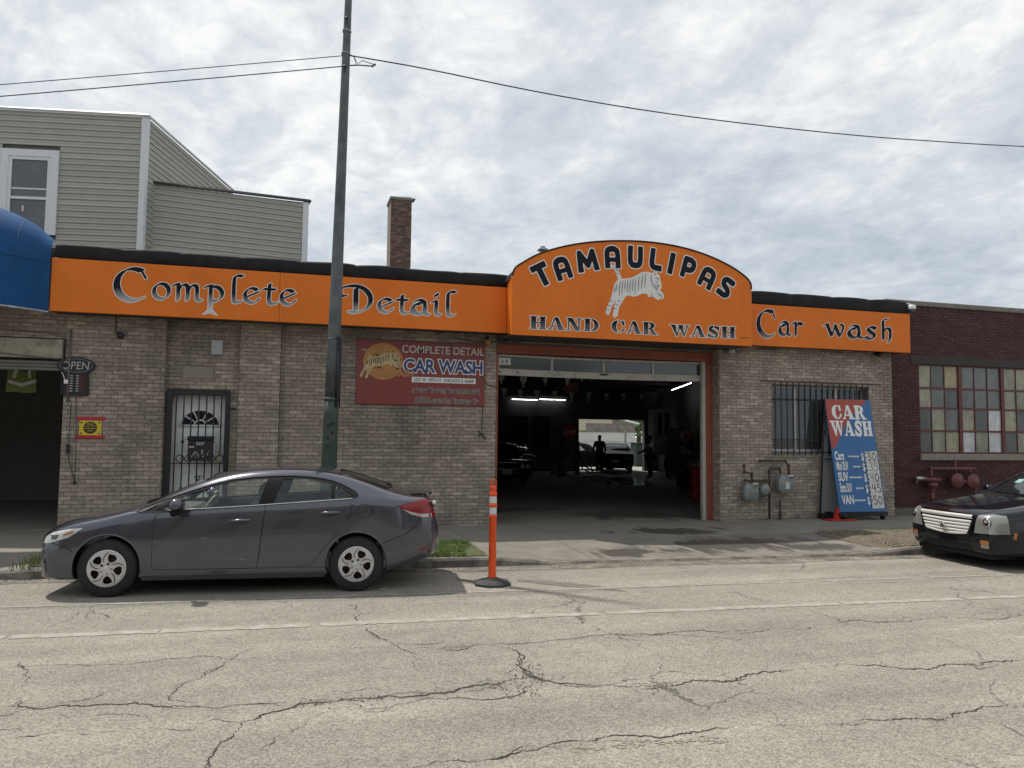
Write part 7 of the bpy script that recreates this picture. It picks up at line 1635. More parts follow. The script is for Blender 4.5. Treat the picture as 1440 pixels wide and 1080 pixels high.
# ---------------- inside the wash bay ----------------
TUBE = M('fluorescent_tube', (1, .97, .92), .5, emit=9.0); FIX = M('fixture_white', (.3, .3, .3), .6)
def lampbar(a, b, label, two=False):
    a, b = Vector(a), Vector(b); o = thing('fluorescent_lamp', label, 'lamp', a, 0, 'fluorescent tubes under the wash bay ceiling')
    MB().tube([a+Vector((0, 0, .05)), b+Vector((0, 0, .05))], .045, 6).build('fixture', FIX, o); MB().tube([a, b], .015, 8).build('tube', TUBE, o)
yl = YB-.2
for (x0, x1, l) in ((720, 756, 'fluorescent tube low on the dark back wall, left of the pair'), (759, 795, 'fluorescent tube low on the dark back wall, right of the pair')): lampbar(W(x0, 561.3, yl), W(x1, 562.4, yl), l)
lampbar(G(945, 548.5, 3.85), G(972, 538.5, 3.85), 'longest fluorescent tube, slanting high at the right of the bay')
lampbar(G(878, 571, 3.7), G(890, 567, 3.7), 'short fluorescent tube over the back opening of the bay')
lampbar(G(918, 562, 3.8), G(927, 560, 3.8), 'short fluorescent tube below and left of the longest one'); lampbar(G(931, 558.5, 3.8), G(935, 557.5, 3.8), 'tiniest fluorescent tube glimpsed beside the longest one')
CHK = bpy.data.materials.new('checkered_cloth'); CHK.use_nodes = True; t_ = CHK.node_tree; cb_ = t_.nodes.new('ShaderNodeTexChecker'); cb_.inputs['Scale'].default_value = 22; cb_.inputs[1].default_value = (.9, .88, .8, 1); cb_.inputs[2].default_value = (.015, .015, .015, 1)
gg = t_.nodes.new('ShaderNodeNewGeometry'); mp_ = t_.nodes.new('ShaderNodeMapping'); mp_.inputs['Scale'].default_value = (1, .0001, 1); mp_.inputs['Location'].default_value = (.01, .013, .01); t_.links.new(gg.outputs['Position'], mp_.inputs[0]); t_.links.new(mp_.outputs[0], cb_.inputs[0]); t_.links.new(cb_.outputs[0], t_.nodes['Principled BSDF'].inputs['Base Color'])
def pennants(label, lst, y, zl, hh):
    o = thing('pennant_string', label, 'bunting', W(700, 530, y)); pts = []
    for x, z0, h, wd in lst:
        a, b_, c = W(x-wd/2, z0, y), W(x+wd/2, z0, y), W(x, z0+h, y); pts += [a, b_]
        MB().add([a, b_, c, a+Vector((0, .006, 0)), b_+Vector((0, .006, 0)), c+Vector((0, .006, 0))], [(0, 2, 1), (3, 4, 5)]).build('pennant', CHK, o)
    MB().tube([p+Vector((0, .01, .0)) for p in pts], .008, 4).build('cord', M('cord_black', (.05, .05, .05), .8), o)
pennants('upper string of black and white checkered pennants inside the bay door', [(705, 528, 13, 10), (736, 528, 18, 13), (767, 526, 17, 10), (798, 526, 18, 11), (818, 527, 10, 8), (832, 527, 9, 7), (890, 530, 6, 6), (925, 533, 6, 6)], 18.5, 3, .4)
pennants('lower string of checkered pennants hanging farther back in the bay', [(709, 546, 15, 9), (732, 548, 13, 8), (755, 549, 15, 9), (780, 550, 15, 9), (804, 551, 16, 9), (828, 552, 15, 8), (853, 553, 12, 7), (877, 553, 12, 7), (902, 554, 10, 7)], 21, 3, .4)
q0, q1 = W(794, 552, 20), W(813, 538.5, 20); o = thing('hanging_notice', 'brownish red notice board hanging among the pennants', 'sign', q0); MB().cbox(q0.x, q1.x, 20, 20.03, q0.z, q1.z, .004).build('panel', M('brown_red_board', (.22, .09, .07), .6), o)
PWH = M('pale_print', ())
mb = MB()
for r in range(3):
    for c in range(2): z = q1.z-.06-r*.085; x = q0.x+.03+c*.21; mb.box(x, x+.14, 19.995, 19.998, z-.02, z)
mb.build('print_line', PB, o)
# stop sign on the back wall
c = W(801, 608, YB-.08); r = .36; o = thing('stop_sign', 'red octagonal STOP sign in the dark beside the back opening', 'sign', c)
oct_ = lambda r, y: [(c.x+r*math.cos(R_(22.5+45*k)), c.z+r*math.sin(R_(22.5+45*k))) for k in range(8)]
MB().prism(oct_(r, 0), 'y', YB-.08, YB-.06).build('plate', M('stop_red', (.42, .02, .02), .5), o); TXT('STOP', lambda u, v: (c.x+u, YB-.085, c.z-.10+v), .30, M('white_print', ()), o, 'lettering', sx=.85, bold=.006)
# litter bin etc
q = G(790, 669.5, .105); o = thing('litter_bin', 'cream round plastic bin standing by the left wall of the bay', 'bin', q); MB().lathe([(0, 0), (.20, 0), (.235, .62), (.25, .63), (.25, .66), (.22, .66), (.2, .1)], q, 'z', 20).build('bin_shell', M('cream_plastic', (.42, .36, .24), .6, var=.15), o)
q = G(778, 667, .105); props(MB().lathe([(0, 0), (.12, 0), (.15, .34), (.14, .34)], q, 'z', 16).build('bucket', M('pale_bucket', (.25, .27, .3), .6)), 'small pale bucket left of the cream bin', 'bucket')
def crate_stack():
    mb = MB(); rnd = random.Random(7); o = thing('tool_shelf', 'dark shelf crowded with bottles and tools left of the back opening', 'shelf', (W(800, 640, 32).x, 32, .1))
    xa, xb = W(789, 640, 32.5).x, W(813, 640, 32.5).x
    for z in (.5, 1.0, 1.5): mb.box(xa, xb, 32.3, 32.8, z, z+.03)
    mb.box(xa, xa+.04, 32.3, 32.8, .1, 1.55).box(xb-.04, xb, 32.3, 32.8, .1, 1.55).build('rack', FRM, o)
    for z in (.53, 1.03, 1.53):
        x = xa+.08
        while x < xb-.12: h = rnd.uniform(.12, .34); MB().lathe([(0, 0), (.05, 0), (.05, h*.7), (.02, h*.85), (.02, h), (0, h)], (x, 32.5, z), 'z', 8).build('bottle', M(rnd.choice(['b1', 'b2', 'b3']), (.1, .1, .12), .5), o); x += rnd.uniform(.12, .2)
M('b1', (.04, .05, .10), .4); M('b2', (.12, .12, .12), .5); M('b3', (.14, .05, .04), .5); crate_stack()
# simple cars in and beyond the bay
def simple_car(name, label, pos, rz_, rows, paint, wins, wind, rear, axle, r=.31, rimr=.18, extra=None, style='alloy', half=.85):
    o = thing(name, label, 'car', pos, rz_); WM[o.name] = Matrix.Identity(4); c = Car(o, rows, paint, (axle[0]+.5, axle[1]+.35), .5)
    wheelwells(c, axle, r+.035, .52, r)
    for p_ in wins:
        c.cut(prism(p_, 'y', -1.2, 1.2))
        for s in (-1, 1): c.patch('side_window', shrink(p_, -.006), GLT, 'side', -.01, s, step=.15)
    for n_, p_ in (('windscreen', wind), ('rear_window', rear)): c.cut(prism(p_, 'z', .85, 2.5)); c.patch(n_, shrink(p_, -.006), GLT, 'top', -.01, step=.15)
    if extra: extra(c, o)
    c.finish()
    for x in axle:
        for s in (-1, 1): wheel(o, x, s*half, r, style, s, rimr)
    MB().box(axle[0]+.4, axle[1]-.4, -half+.1, half-.1, .16, .3).build('underbody', DK, o, True)
    return o
rows_c = [(-.95, .38, .60, [(.74, .42), (.78, .50), (.78, .70), (.76, .78), (.60, .80), (.3, .81)], .815), (-.85, .28, .74, [(.86, .34), (.88, .50), (.88, .72), (.86, .83), (.66, .86), (.33, .87)], .875),
 (0, .24, .78, [(.88, .32), (.90, .55), (.90, .82), (.86, .90), (.68, .93), (.35, .94)], .945), (.62, .24, .78, [(.88, .32), (.90, .58), (.90, .88), (.84, .95), (.70, .98), (.38, .99)], 1.0), (1.15, .24, .78, [(.88, .32), (.90, .6), (.89, .92), (.78, 1.22), (.70, 1.34), (.42, 1.38)], 1.39),
 (2.1, .24, .78, [(.88, .32), (.90, .6), (.89, .94), (.77, 1.24), (.68, 1.38), (.42, 1.41)], 1.42), (2.7, .24, .78, [(.88, .32), (.90, .6), (.89, .95), (.79, 1.15), (.70, 1.25), (.42, 1.28)], 1.29), (3.1, .24, .78, [(.88, .32), (.90, .6), (.89, .93), (.85, .98), (.7, 1.0), (.4, 1.02)], 1.025), (3.95, .34, .7, [(.86, .4), (.88, .6), (.87, .85), (.83, .92), (.66, .94), (.36, .95)], .955), (4.05, .4, .6, [(.8, .44), (.82, .6), (.8, .8), (.77, .86), (.6, .87), (.3, .88)], .885)]
WIN_c = [[(.82, 1.0), (1.22, 1.33), (1.78, 1.34), (1.78, .99)], [(1.86, .99), (1.86, 1.34), (2.35, 1.31), (2.75, 1.05)]]; WND = [(.72, -.68), (.68, 0), (.72, .68), (1.22, .56), (1.2, 0), (1.22, -.56)]; RR = [(2.45, -.55), (2.45, .55), (3.0, .66), (3.0, -.66)]
def classic(c, o):
    for s in (-1, 1):
        for y in (.56, .74): xx = c.xf(s*y, .66); MB().lathe([(0, -.02), (.06, -.02), (.075, -.01), (.085, -.012), (.09, .01)], (xx, s*y, .66), 'x', 18).build('headlight', M('lamp_grey', (.35, .36, .36), .15, .3), o, True)
    b_ = MB()
    for z in (.80, .57): b_.tube([(c.xf(y, z)-.012, y, z) for y in [(-.80+i*.16) for i in range(11)]], .012, 6)
    b_.build('chrome_strip', CHR, o, True); c.patch('grille', [(-.46, .58), (.46, .58), (.46, .76), (-.46, .76)], DK, 'front', .004, -1, step=.1)
    b_ = MB().tube([(c.xf(y*.99, .46)-.06, y, .46) for y in [(-.84+i*.168) for i in range(11)]], .06, 8); b_.build('bumper', PAINT_B, o, True)
    MB().cbox(c.xf(0, .46)-.14, c.xf(0, .46)-.125, -.17, .17, .40, .56, .004).build('license_plate', M('plate_white', ()), o, True)
cpos = G(722, 684, .105)
simple_car('classic_car', 'black classic coupe with quad round headlights facing out of the bay', (cpos.x-.1, cpos.y+1.1, .105), R_(84), rows_c, PAINT_B, WIN_c, WND, RR, (0, 2.75), extra=classic, style='chrome')
def lights2(c, o):
    for s in (-1, 1):
        pl = [(s*.45, .58), (s*.78, .58), (s*.78, .72), (s*.45, .72)]; c.patch('headlight', pl if s > 0 else pl[::-1], LENS, 'front', .006, -1, o, .08)
p2 = G(768, 668, .105)
simple_car('dark_hatchback', 'dark car half hidden behind the black classic coupe', (p2.x-.9, p2.y+2.0, .105), R_(80), rows_c, M('dark_blue_paint', (.02, .024, .035), .2, coat=1), WIN_c, WND, RR, (0, 2.65), extra=lights2)
def tails(c, o):
    for s in (-1, 1):
        pl = [(s*.50, .66), (s*.80, .66), (s*.80, .78), (s*.50, .78)]; c.patch('taillight', pl if s > 0 else pl[::-1], REDL, 'front', .006, 1, o, .08)
    MB().cbox(c.xf(0, .6, 1)+.004, c.xf(0, .6, 1)+.016, -.17, .17, .50, .64, .004).build('license_plate', M('plate_white', ()), o, True)
p3 = G(879, 663.5, .05)
MATB = M('flat_black_paint', (.006, .006, .007), .45, var=.05, spec=.3)
o3 = simple_car('dark_muscle_car', 'dark car seen from behind just outside the back opening', (p3.x+.3, p3.y+2.2, .06), R_(-112), rows_c, MATB, WIN_c, WND, RR, (0, 2.75), extra=tails)
p4 = G(822, 662, .05)
rows_v = [(r[0], r[1], r[2], [(a, b+(.10 if b > .9 else 0)) for a, b in r[3]], r[4]+(.1 if r[4] > .9 else 0)) for r in rows_c]
simple_car('alley_car', 'dark car crossing behind the standing man in the alley', (16.4, 38.6, .03), R_(178), rows_c, MATB, WIN_c, WND, RR, (0, 2.75))
# chrome wheels, red cabinet and odds at the right
def loosewheel(px, py, y_, label):
    c = W(px, py, y_); o = thing('chrome_wheel', label, 'wheel', c, R_(70), 'chrome wheels stacked against the right wall'); WM[o.name] = Matrix.Identity(4)
    s = -1; MB().lathe([(.22, 0), (.30, .0), (.33, -.03), (.33, .2), (.22, .2)], (0, 0, 0), 'y', 24).build('tyre', TYRE, o, True); b = MB(); b.lathe([(.22, 0), (.2, .03), (.19, .1)], (0, 0, 0), 'y', 24)
    for k in range(8): a = k*math.pi/4; b.tube([(0, .02, 0), (.21*math.cos(a), .02, .21*math.sin(a))], .018, 6)
    b.build('rim', CHR, o, True)
loosewheel(961, 671, 23.5, 'chrome wheel leaning inside the bay, left of the two'); loosewheel(968, 672, 22.5, 'chrome wheel leaning inside the bay, nearer the red drums')
def box_thing(name, label, cat, px0, py0, px1, py1, y, d, mat):
    a, b = W(px0, py0, y), W(px1, py1, y); o = thing(name, label, cat, a); MB().cbox(a.x, b.x, y, y+d, min(a.z, b.z), max(a.z, b.z), .02).build('body', mat, o); return o, a, b
REDD = M('red_drum', (.34, .02, .015), .45, var=.15)
for i, (px, y_) in enumerate(((980, 19.6), (989, 18.6))):
    c = W(px, 690, y_); o = thing('red_drum', ('taller', 'nearer')[i]+' red drum standing just inside the right side of the bay door', 'drum', (c.x, y_, .105)); 
    MB().lathe([(0, 0), (.19, 0), (.20, .02), (.19, .04), (.19, .42), (.20, .44), (.19, .46), (.19, .88), (.2, .9), (0, .9)], (c.x, y_, .105), 'z', 20).build('drum_shell', REDD, o)
    MB().lathe([(0, .9), (.15, .9), (.16, .98+.05*i), (0, .98+.05*i)], (c.x, y_, .105), 'z', 16).build('white_tub', M('tub_white', (.35, .35, .33), .5), o)
mb = MB(); rnd = random.Random(3); c0 = W(984, 650, 19)
for i in range(70):
    a = Vector((c0.x+rnd.gauss(0, .22), 19+rnd.gauss(0, .15), c0.z-.05+rnd.uniform(-.1, .35))); d = Vector((rnd.gauss(0, 1), rnd.gauss(0, 1), rnd.gauss(.3, .6))).normalized()*.12; n_ = d.orthogonal().normalized()*.03; mb.add([a, a+d*.5+n_, a+d, a+d*.5-n_], [(0, 1, 2, 3)])
pl = thing('potted_plant', 'leafy green plant standing on the red drums', 'plant', (c0.x, 19, 1.0)); mb.build('leaves', M('plant_leaf', (.03, .07, .025), .6, var=.4, scale=9), pl); MB().lathe([(0, 0), (.1, 0), (.13, .18), (.0, .18)], (c0.x, 19, 1.05), 'z', 14).build('pot', M('pot_clay', (.2, .1, .06), .8), pl)
o, a, b = box_thing('white_cabinet', 'tall pale cupboard standing in the dark right half of the bay', 'cupboard', 920, 640, 945, 575, 31.5, .6, M('cupboard_white', (.20, .205, .21), .6, var=.15))
for x0_, x1_ in ((.2, .42), (.58, .85)): MB().box(a.x+(b.x-a.x)*x0_, a.x+(b.x-a.x)*x1_, 31.48, 31.495, 1.9, 2.9).build('dark_opening', DK, o)
o, a, b = box_thing('grey_locker', 'dark grey locker right of the pale cupboard', 'locker', 946, 668, 957, 600, 28, .5, M('locker_grey', (.05, .052, .06), .6)); MB().box(a.x+.05, b.x-.05, 27.98, 27.996, 1.2, 1.25).build('handle', FRM, o)
o = thing('wall_poster', 'small white numbered card high on the right inner wall', 'poster', W(985, 582, 20)); a, b = W(983, 597, 18), W(990, 576, 18); MB().box(a.x, b.x, 18, 18.02, a.z, b.z).build('sheet', M('poster_white', (.3, .3, .3), .6), o); TXT('3', lambda u, v: ((a.x+b.x)/2+u, 17.99, (a.z+b.z)/2-.1+v), .24, PB, o, 'number')
mb = MB()
for p_ in (((960, 600), (966, 620), (974, 645)), ((966, 590), (972, 612), (980, 640)), ((955, 606), (960, 592), (968, 588))): mb.tube([W(*u, 22) for u in p_], .03, 6)
props(mb.build('hose_bundle', M('pale_hose', (.16, .16, .16), .6)), 'pale hoses looped down above the chrome wheels', 'hose')
mb = MB(); 
for p_ in (((815, 640), (822, 655), (834, 663)), ((826, 642), (832, 660), (836, 662)), ((817, 646), (819, 660), (830, 664))): mb.tube([W(*u, 33) for u in p_], .035, 6)
props(mb.build('pressure_hose', BTRIM), 'black hoses curling on the floor left of the standing man', 'hose')
# roll-up door over the back opening
bd = thing('back_shutter', 'dark sectional door raised above the back opening of the bay', 'door', W(860, 585, YB-.1)); xa_, xb_ = bo[0], bo[1]
for k in range(3): MB().cbox(xa_, xb_, YB-.12, YB-.07, bo[3]+.01+k*.36, bo[3]+.35+k*.36, .012).build('door_section', M('door_dark', (.06, .062, .065), .5), bd)

# ---------------- people ----------------
def skin_body(name, joints, edges, root_i, mat, parent, sub=2):
    me = bpy.data.meshes.new(name); me.from_pydata([j[0] for j in joints], edges, []); ob = bpy.data.objects.new('t', me); COL.objects.link(ob)
    ob.modifiers.new('s', 'SKIN'); ms = ob.modifiers.new('u', 'SUBSURF'); ms.levels = sub
    for i, j in enumerate(joints): r = j[1]; me.skin_vertices[0].data[i].radius = tuple(q*1.22 for q in r) if isinstance(r, tuple) else (r*1.22, r*1.22)
    me.skin_vertices[0].data[root_i].use_root = True
    dg = bpy.context.evaluated_depsgraph_get(); dg.update(); r = bpy.data.meshes.new_from_object(ob.evaluated_get(dg)); bpy.data.objects.remove(ob); r.materials.clear(); r.materials.append(mat); r.name = name; r.shade_smooth()
    return link(name, r, parent, None, True)
SKIN_ = M('dark_skin', (.10, .055, .035), .6); 
def person(label, pos, rz_, shirt, trousers, arms, h=1.72, hair=(.01, .01, .01)):
    o = thing('person', label, 'person', pos, rz_); WM[o.name] = Matrix.Identity(4); k = h/1.75; V = lambda x, y, z: (x*k, y*k, z*k)
    J = [(V(0, 0, .95), (.16*k, .11*k)), (V(0, .0, 1.12), (.145*k, .10*k)), (V(0, .0, 1.32), (.165*k, .115*k)), (V(0, .01, 1.45), (.085*k, .07*k)), (V(0, .0, 1.53), .055*k), (V(0, -.015, 1.60), (.075*k, .09*k)), (V(0, -.015, 1.69), (.07*k, .085*k)),
         (V(.19, 0, 1.42), .062*k), (V(*arms[0]), .045*k), (V(*arms[1]), .036*k), (V(*[arms[1][i]+(arms[1][i]-arms[0][i])*.3 for i in range(3)]), .03*k),
         (V(-.19, 0, 1.42), .062*k), (V(*arms[2]), .045*k), (V(*arms[3]), .036*k), (V(*[arms[3][i]+(arms[3][i]-arms[2][i])*.3 for i in range(3)]), .03*k),
         (V(.10, 0, .86), .095*k), (V(.115, -.02, .50), .062*k), (V(.12, .02, .09), .045*k), (V(.125, -.13, .04), .04*k),
         (V(-.10, 0, .86), .095*k), (V(-.115, -.0, .50), .062*k), (V(-.13, .04, .09), .045*k), (V(-.135, -.11, .04), .04*k)]
    E_ = [(0, 1), (1, 2), (2, 3), (3, 4), (4, 5), (5, 6), (2, 7), (7, 8), (8, 9), (9, 10), (2, 11), (11, 12), (12, 13), (13, 14), (0, 15), (15, 16), (16, 17), (17, 18), (0, 19), (19, 20), (20, 21), (21, 22)]
    skin_body('body', J, E_, 0, SKIN_, o)
    g = .014*k; sj = [(J[i][0], tuple(r+g for r in (J[i][1] if isinstance(J[i][1], tuple) else (J[i][1],)*2))) for i in (0, 1, 2, 3)]+[(J[i][0], J[i][1]+g) for i in (7,)]+[(tuple(.35*np.array(J[7][0])+.65*np.array(J[8][0])), .062*k)]+[(J[11][0], J[11][1]+g)]+[(tuple(.35*np.array(J[11][0])+.65*np.array(J[12][0])), .062*k)]
    sj[3] = ((0, .01*k, 1.435*k), (.10*k, .075*k)); sj[0] = ((0, 0, .90*k), (.175*k, .125*k))
    skin_body('shirt', sj, [(0, 1), (1, 2), (2, 3), (2, 4), (4, 5), (2, 6), (6, 7)], 1, shirt, o)
    tj = [(J[0][0], (.17*k, .125*k)), ((J[15][0]), .108*k), (J[16][0], .078*k), ((.12*k, .02*k, .12*k), .066*k), (J[19][0], .108*k), (J[20][0], .078*k), ((-.13*k, .04*k, .12*k), .066*k)]
    skin_body('trousers', tj, [(0, 1), (1, 2), (2, 3), (0, 4), (4, 5), (5, 6)], 0, trousers, o)
    hc = (0, .012*k, 1.70*k)
    MB().ball(hc, .105*k, 14, sx=.92, sy=1.05, sz=.82).build('hair', M('hair_black', hair, .8), o, True)
    f_ = MB()
    for s in (-1, 1): f_.ball((s*.032*k, -.105*k, 1.655*k), .010*k, 8)
    f_.ball((0, -.118*k, 1.625*k), .014*k, 8).ball((0, -.103*k, 1.58*k), .016*k, 8, sy=.4, sz=.4).build('face', M('face_dark', (.06, .03, .02), .6), o, True)
    # hands with separate fingers
    for a, b_ in ((8, 9), (12, 13)):
        wv = Vector(J[b_][0]); d = (wv-Vector(J[a][0])).normalized(); sd_ = d.orthogonal().normalized(); hb = MB(); hb.tube([wv, wv+d*.09*k], [.03*k, .036*k], 8, flat=.6)
        for i, L_ in enumerate((.07, .08, .075, .06)): p0 = wv+d*.085*k+sd_*(i-1.5)*.017*k; hb.tube([p0, p0+d*L_*.5*k, p0+d*L_*k*.95+sd_.cross(d)*.012], [.009*k, .008*k, .006*k], 6)
        hb.tube([wv+d*.03*k+sd_*.03*k, wv+d*.06*k+sd_*.06*k, wv+d*.09*k+sd_*.065*k], [.011*k, .009*k, .007*k], 6); hb.build('hand', SKIN_, o, True)
    return o
JE = M('dark_jeans', (.02, .026, .05), .9); 
pp1 = G(843, 664, .105)
person('man in a dull T-shirt standing with his back turned in the back opening', (pp1.x, pp1.y, .105), R_(170), M('olive_tshirt', (.07, .065, .05), .9), M('dark_trousers', (.012, .012, .014), .9), ((.30, -.02, 1.12), (.27, -.16, .88), (-.29, .02, 1.12), (-.25, -.10, .90)), 1.74)
pp2 = G(914, 672, .105)
person('man in a white T-shirt and jeans in the dark right of the back opening', (pp2.x, pp2.y, .105), R_(-100), M('white_tshirt', (.62, .62, .64), .9), JE, ((.27, -.16, 1.18), (.20, -.40, 1.10), (-.27, -.12, 1.16), (-.20, -.36, 1.06)), 1.74)
# dark vehicle bulk right of the white shirt
p5 = G(932, 672, .105)
simple_car('shaded_car', 'dark car lost in the shade on the right of the wash bay', (p5.x+1.2, p5.y+.2, .105), R_(60), rows_v, PAINT_B, WIN_c, WND, RR, (0, 2.7))

# ---------------- beyond the back opening ----------------
al = MB().add([(4, 35.45, .03), (40, 35.45, .03), (40, 60, .03), (4, 60, .03)], [(0, 1, 2, 3)]).build('alley', M('alley_concrete', (.27, .26, .23), .9, var=.2, scale=2)); props(al, kind='structure')
YG3 = 46.0; gb = thing('alley_garage', 'white alley garage with cream siding above its wide door', 'garage', (20, YG3, 0)); WHW = M('white_garage_paint', (.66, .66, .63), .7, var=.06, scale=2); CRM = M('cream_siding', (.62, .57, .42), .6, var=.05, objr=.05); OLDW = M('old_grey_boards', (.27, .245, .22), .9, var=.3, scale=6, col2=(.18, .15, .12), c2scale=3)
g0, g1_ = W(800, 640, YG3).x-5, W(893, 640, YG3).x; z_h = W(880, 606, YG3).z; z_t = W(850, 586, YG3).z+1.6
MB().box(g0, g1_, YG3, YG3+6, 0, z_h).build('wall', WHW, gb); dx0_, dx1_ = W(806, 640, YG3).x-2, W(878, 640, YG3).x
for k in range(4): MB().cbox(dx0_, dx1_, YG3-.04, YG3-.002, .05+k*(z_h-.25)/4, .05+(k+1)*(z_h-.25)/4-.02, .01).build('door_panel', WHW, gb)
MB().box(dx1_+.0, dx1_+.14, YG3-.05, YG3-.003, .05, z_h-.1).build('door_frame', M('grey_frame', (.3, .3, .3), .8), gb)
a, b = W(881, 622, YG3-.05), W(885, 613, YG3-.05); MB().box(a.x, b.x, YG3-.08, YG3-.004, a.z, b.z).build('meter_box', M('camera_white', ()), gb)
MB().box(g0, g1_, YG3-.03, YG3-.003, z_h-.10, z_h+.0).build('fascia', OLDW, gb)
zr_ = W(893, 597, YG3).z; xr_ = W(866, 589, YG3).x; z = z_h; i = 0
zA_ = W(866, 589.5, YG3).z+.0
MB().prism([(g0, z_h), (g1_, z_h), (g1_, zr_), (xr_, zA_), (g0, zA_+2.5)], 'y', YG3+.02, YG3+5.9).build('gable', OLDW, gb)
while z < zA_+1.6:
    x1 = W(824 if z < z_h+.35 else 861, 600, YG3).x if z < z_h+.75 else (W(866, 600, YG3).x+(zA_-z)*0 if z < zA_ else xr_-.0)
    if z_h+.75 < z < zA_: x1 = W(864, 600, YG3).x+max(0, (zA_-z))*3.0
    MB().box(g0, x1, YG3-.012, YG3+.018, z, z+.14).build('cladding_board', CRM, gb); z += .155
MB().tube([(xr_-6, YG3-.1, zA_+1.9), (xr_, YG3-.1, zA_+.06), (g1_+.25, YG3-.1, zr_+.03)], .06, 4).build('eaves', M('white_trim', ()), gb)
def leafcrown(name, label, cx_, cy_, cz_, R, n, lo, mat, leaf=.16, seed=1, hgt=1.2, h0=0):
    rnd = random.Random(seed); o = thing(name, label, 'tree', (cx_, cy_, h0))
    t = MB(); t.tube([(cx_, cy_, h0), (cx_+.1, cy_, cz_*.5), (cx_, cy_, cz_)], [.22, .17, .08], 8)
    cl = []
    for i in range(16):
        d = Vector((rnd.gauss(0, 1), rnd.gauss(0, 1), rnd.gauss(0, .8))).normalized()*R*rnd.uniform(.3, .85); c = Vector((cx_, cy_, cz_))+Vector((d.x, d.y, d.z*hgt)); cl.append((c, R*rnd.uniform(.25, .5))); t.tube([(cx_, cy_, cz_*.6), tuple(c)], [.08, .02], 5)
    t.build('trunk', M('bark', (.09, .07, .055), .9, var=.3, scale=9), o); mb = MB()
    for i in range(n):
        c, r = rnd.choice(cl); d = Vector((rnd.gauss(0, 1), rnd.gauss(0, 1), rnd.gauss(0, 1))).normalized()*r*rnd.random()**.4; p = c+d; a = Vector((rnd.gauss(0, 1), rnd.gauss(0, 1), rnd.gauss(0, .6))).normalized()*leaf*rnd.uniform(.6, 1.3); b_ = a.orthogonal().normalized()*leaf*.45
        mb.add([p-a*.5, p+b_, p+a*.5, p-b_], [(0, 1, 2, 3)])
    mb.build('crown', mat, o); return o
LF = M('leaf_green', (.075, .14, .025), .6, var=.4, scale=1.5, island=.5)
t1 = W(900, 610, 52); leafcrown('leafy_tree', 'bright green tree beyond the alley right of the garage', t1.x+.3, 53, 3.6, 2.6, 5000, 0, LF, .20, 3)
t2 = W(905, 640, 56); leafcrown('leafy_tree', 'larger green tree filling the right end of the alley view', t2.x+4, 58, 4.5, 3.6, 5000, 0, LF, .24, 4)
o = thing('wheelie_bin', 'dark green bin at the right end of the alley', 'bin', W(899, 640, 42)); a, b = W(895, 650, 42), W(908, 624, 42); MB().cbox(a.x, b.x, 42, 42.9, .05, b.z, .05).build('bin_body', M('bin_green', (.015, .03, .025), .5), o); MB().cbox(a.x-.03, b.x+.03, 41.95, 42.95, b.z+.0, b.z+.07, .02).build('lid', M('bin_green', ()), o)

# ---------------- left shop doorway ----------------
c = W(30, 540, 15.0); vt = thing('safety_vest', 'yellow-green safety vest with silver stripes hanging in the shop doorway', 'vest', c)
X = lambda px, py, d=0: tuple(W(px, py, 15.0-d))
def sheet(name, px_, mat, d=0.0, th=.05, parent=None):
    n = len(px_); fr_ = [Vector(X(a, b, d)) for a, b in px_]; bk_ = [v+Vector((0, th, 0)) for v in fr_]
    return MB().add(fr_+bk_, [tuple(range(n)), tuple(range(2*n-1, n-1, -1))]+[(i, n+i, n+(i+1) % n, (i+1) % n) for i in range(n)]).build(name, mat, parent or vt)
VG = M('vest_green', (.11, .15, .035), .8, var=.2, scale=12, bump=.5, bscale=20); SLV = M('vest_silver', (.40, .37, .34), .5)
sheet('vest_cloth', [(4, 509), (57, 509), (58, 518), (52, 521), (50, 530), (51, 551), (42, 553), (20, 551), (8, 551), (10, 530), (11, 520), (3, 518)], VG)
sheet('stripe', [(11, 533), (30, 539), (51, 533), (51, 538), (30, 544), (11, 538)], SLV, .015, .01); sheet('stripe', [(16, 531), (24, 510), (29, 510), (22, 532)], SLV, .015, .01); sheet('stripe', [(38, 510), (43, 510), (44, 531), (40, 532)], SLV, .015, .01); sheet('stripe', [(4, 510), (11, 510), (7, 519), (3, 518)], SLV, .015, .01); sheet('stripe', [(50, 510), (56, 510), (58, 517), (54, 519)], SLV, .015, .01)
sheet('label_print', [(20, 511), (38, 515), (37, 524), (19, 518)], M('dark_label', (.05, .055, .06), .7), .03, .01)
mb = MB(); rnd = random.Random(2)
RK = thing('tyre_rack', 'steel rack of stored tyres deep in the dark shop', 'rack', (-6, 21, .2))
for z in (.9, 1.75, 2.6): mb.box(-9.5, -3.0, 21.0, 21.5, z-.04, z)
mb.build('shelf', FRM, RK)
proto = None
for zi, z in enumerate((.9, 1.75, 2.6)):
    x = -6.6
    while x < -3.9-.2:
        T = Matrix.Translation((x, 21.25, z+.32)) @ Matrix.Rotation(R_(14), 4, 'Z')
        if proto is None:
            proto = thing('stored_tyre', 'worn black tyre standing upright on the dark rack', 'tyre', (x, 21.25, z+.32), R_(14), 'tyres on the rack in the dark shop'); WM[proto.name] = Matrix.Identity(4)
            ch_ = MB().lathe([(.19, -.08), (.28, -.10), (.315, -.08), (.32, 0), (.315, .08), (.28, .10), (.19, .08)], (0, 0, 0), 'x', 24).build('tread', TYRE, proto, True)
        else:
            o = proto.copy(); COL.objects.link(o); o.location = (x, 21.25, z+.32); o.rotation_euler = (0, 0, R_(14)+rnd.uniform(-.1, .1)); d_ = ch_.copy(); COL.objects.link(d_); d_.parent = o
        x += .235

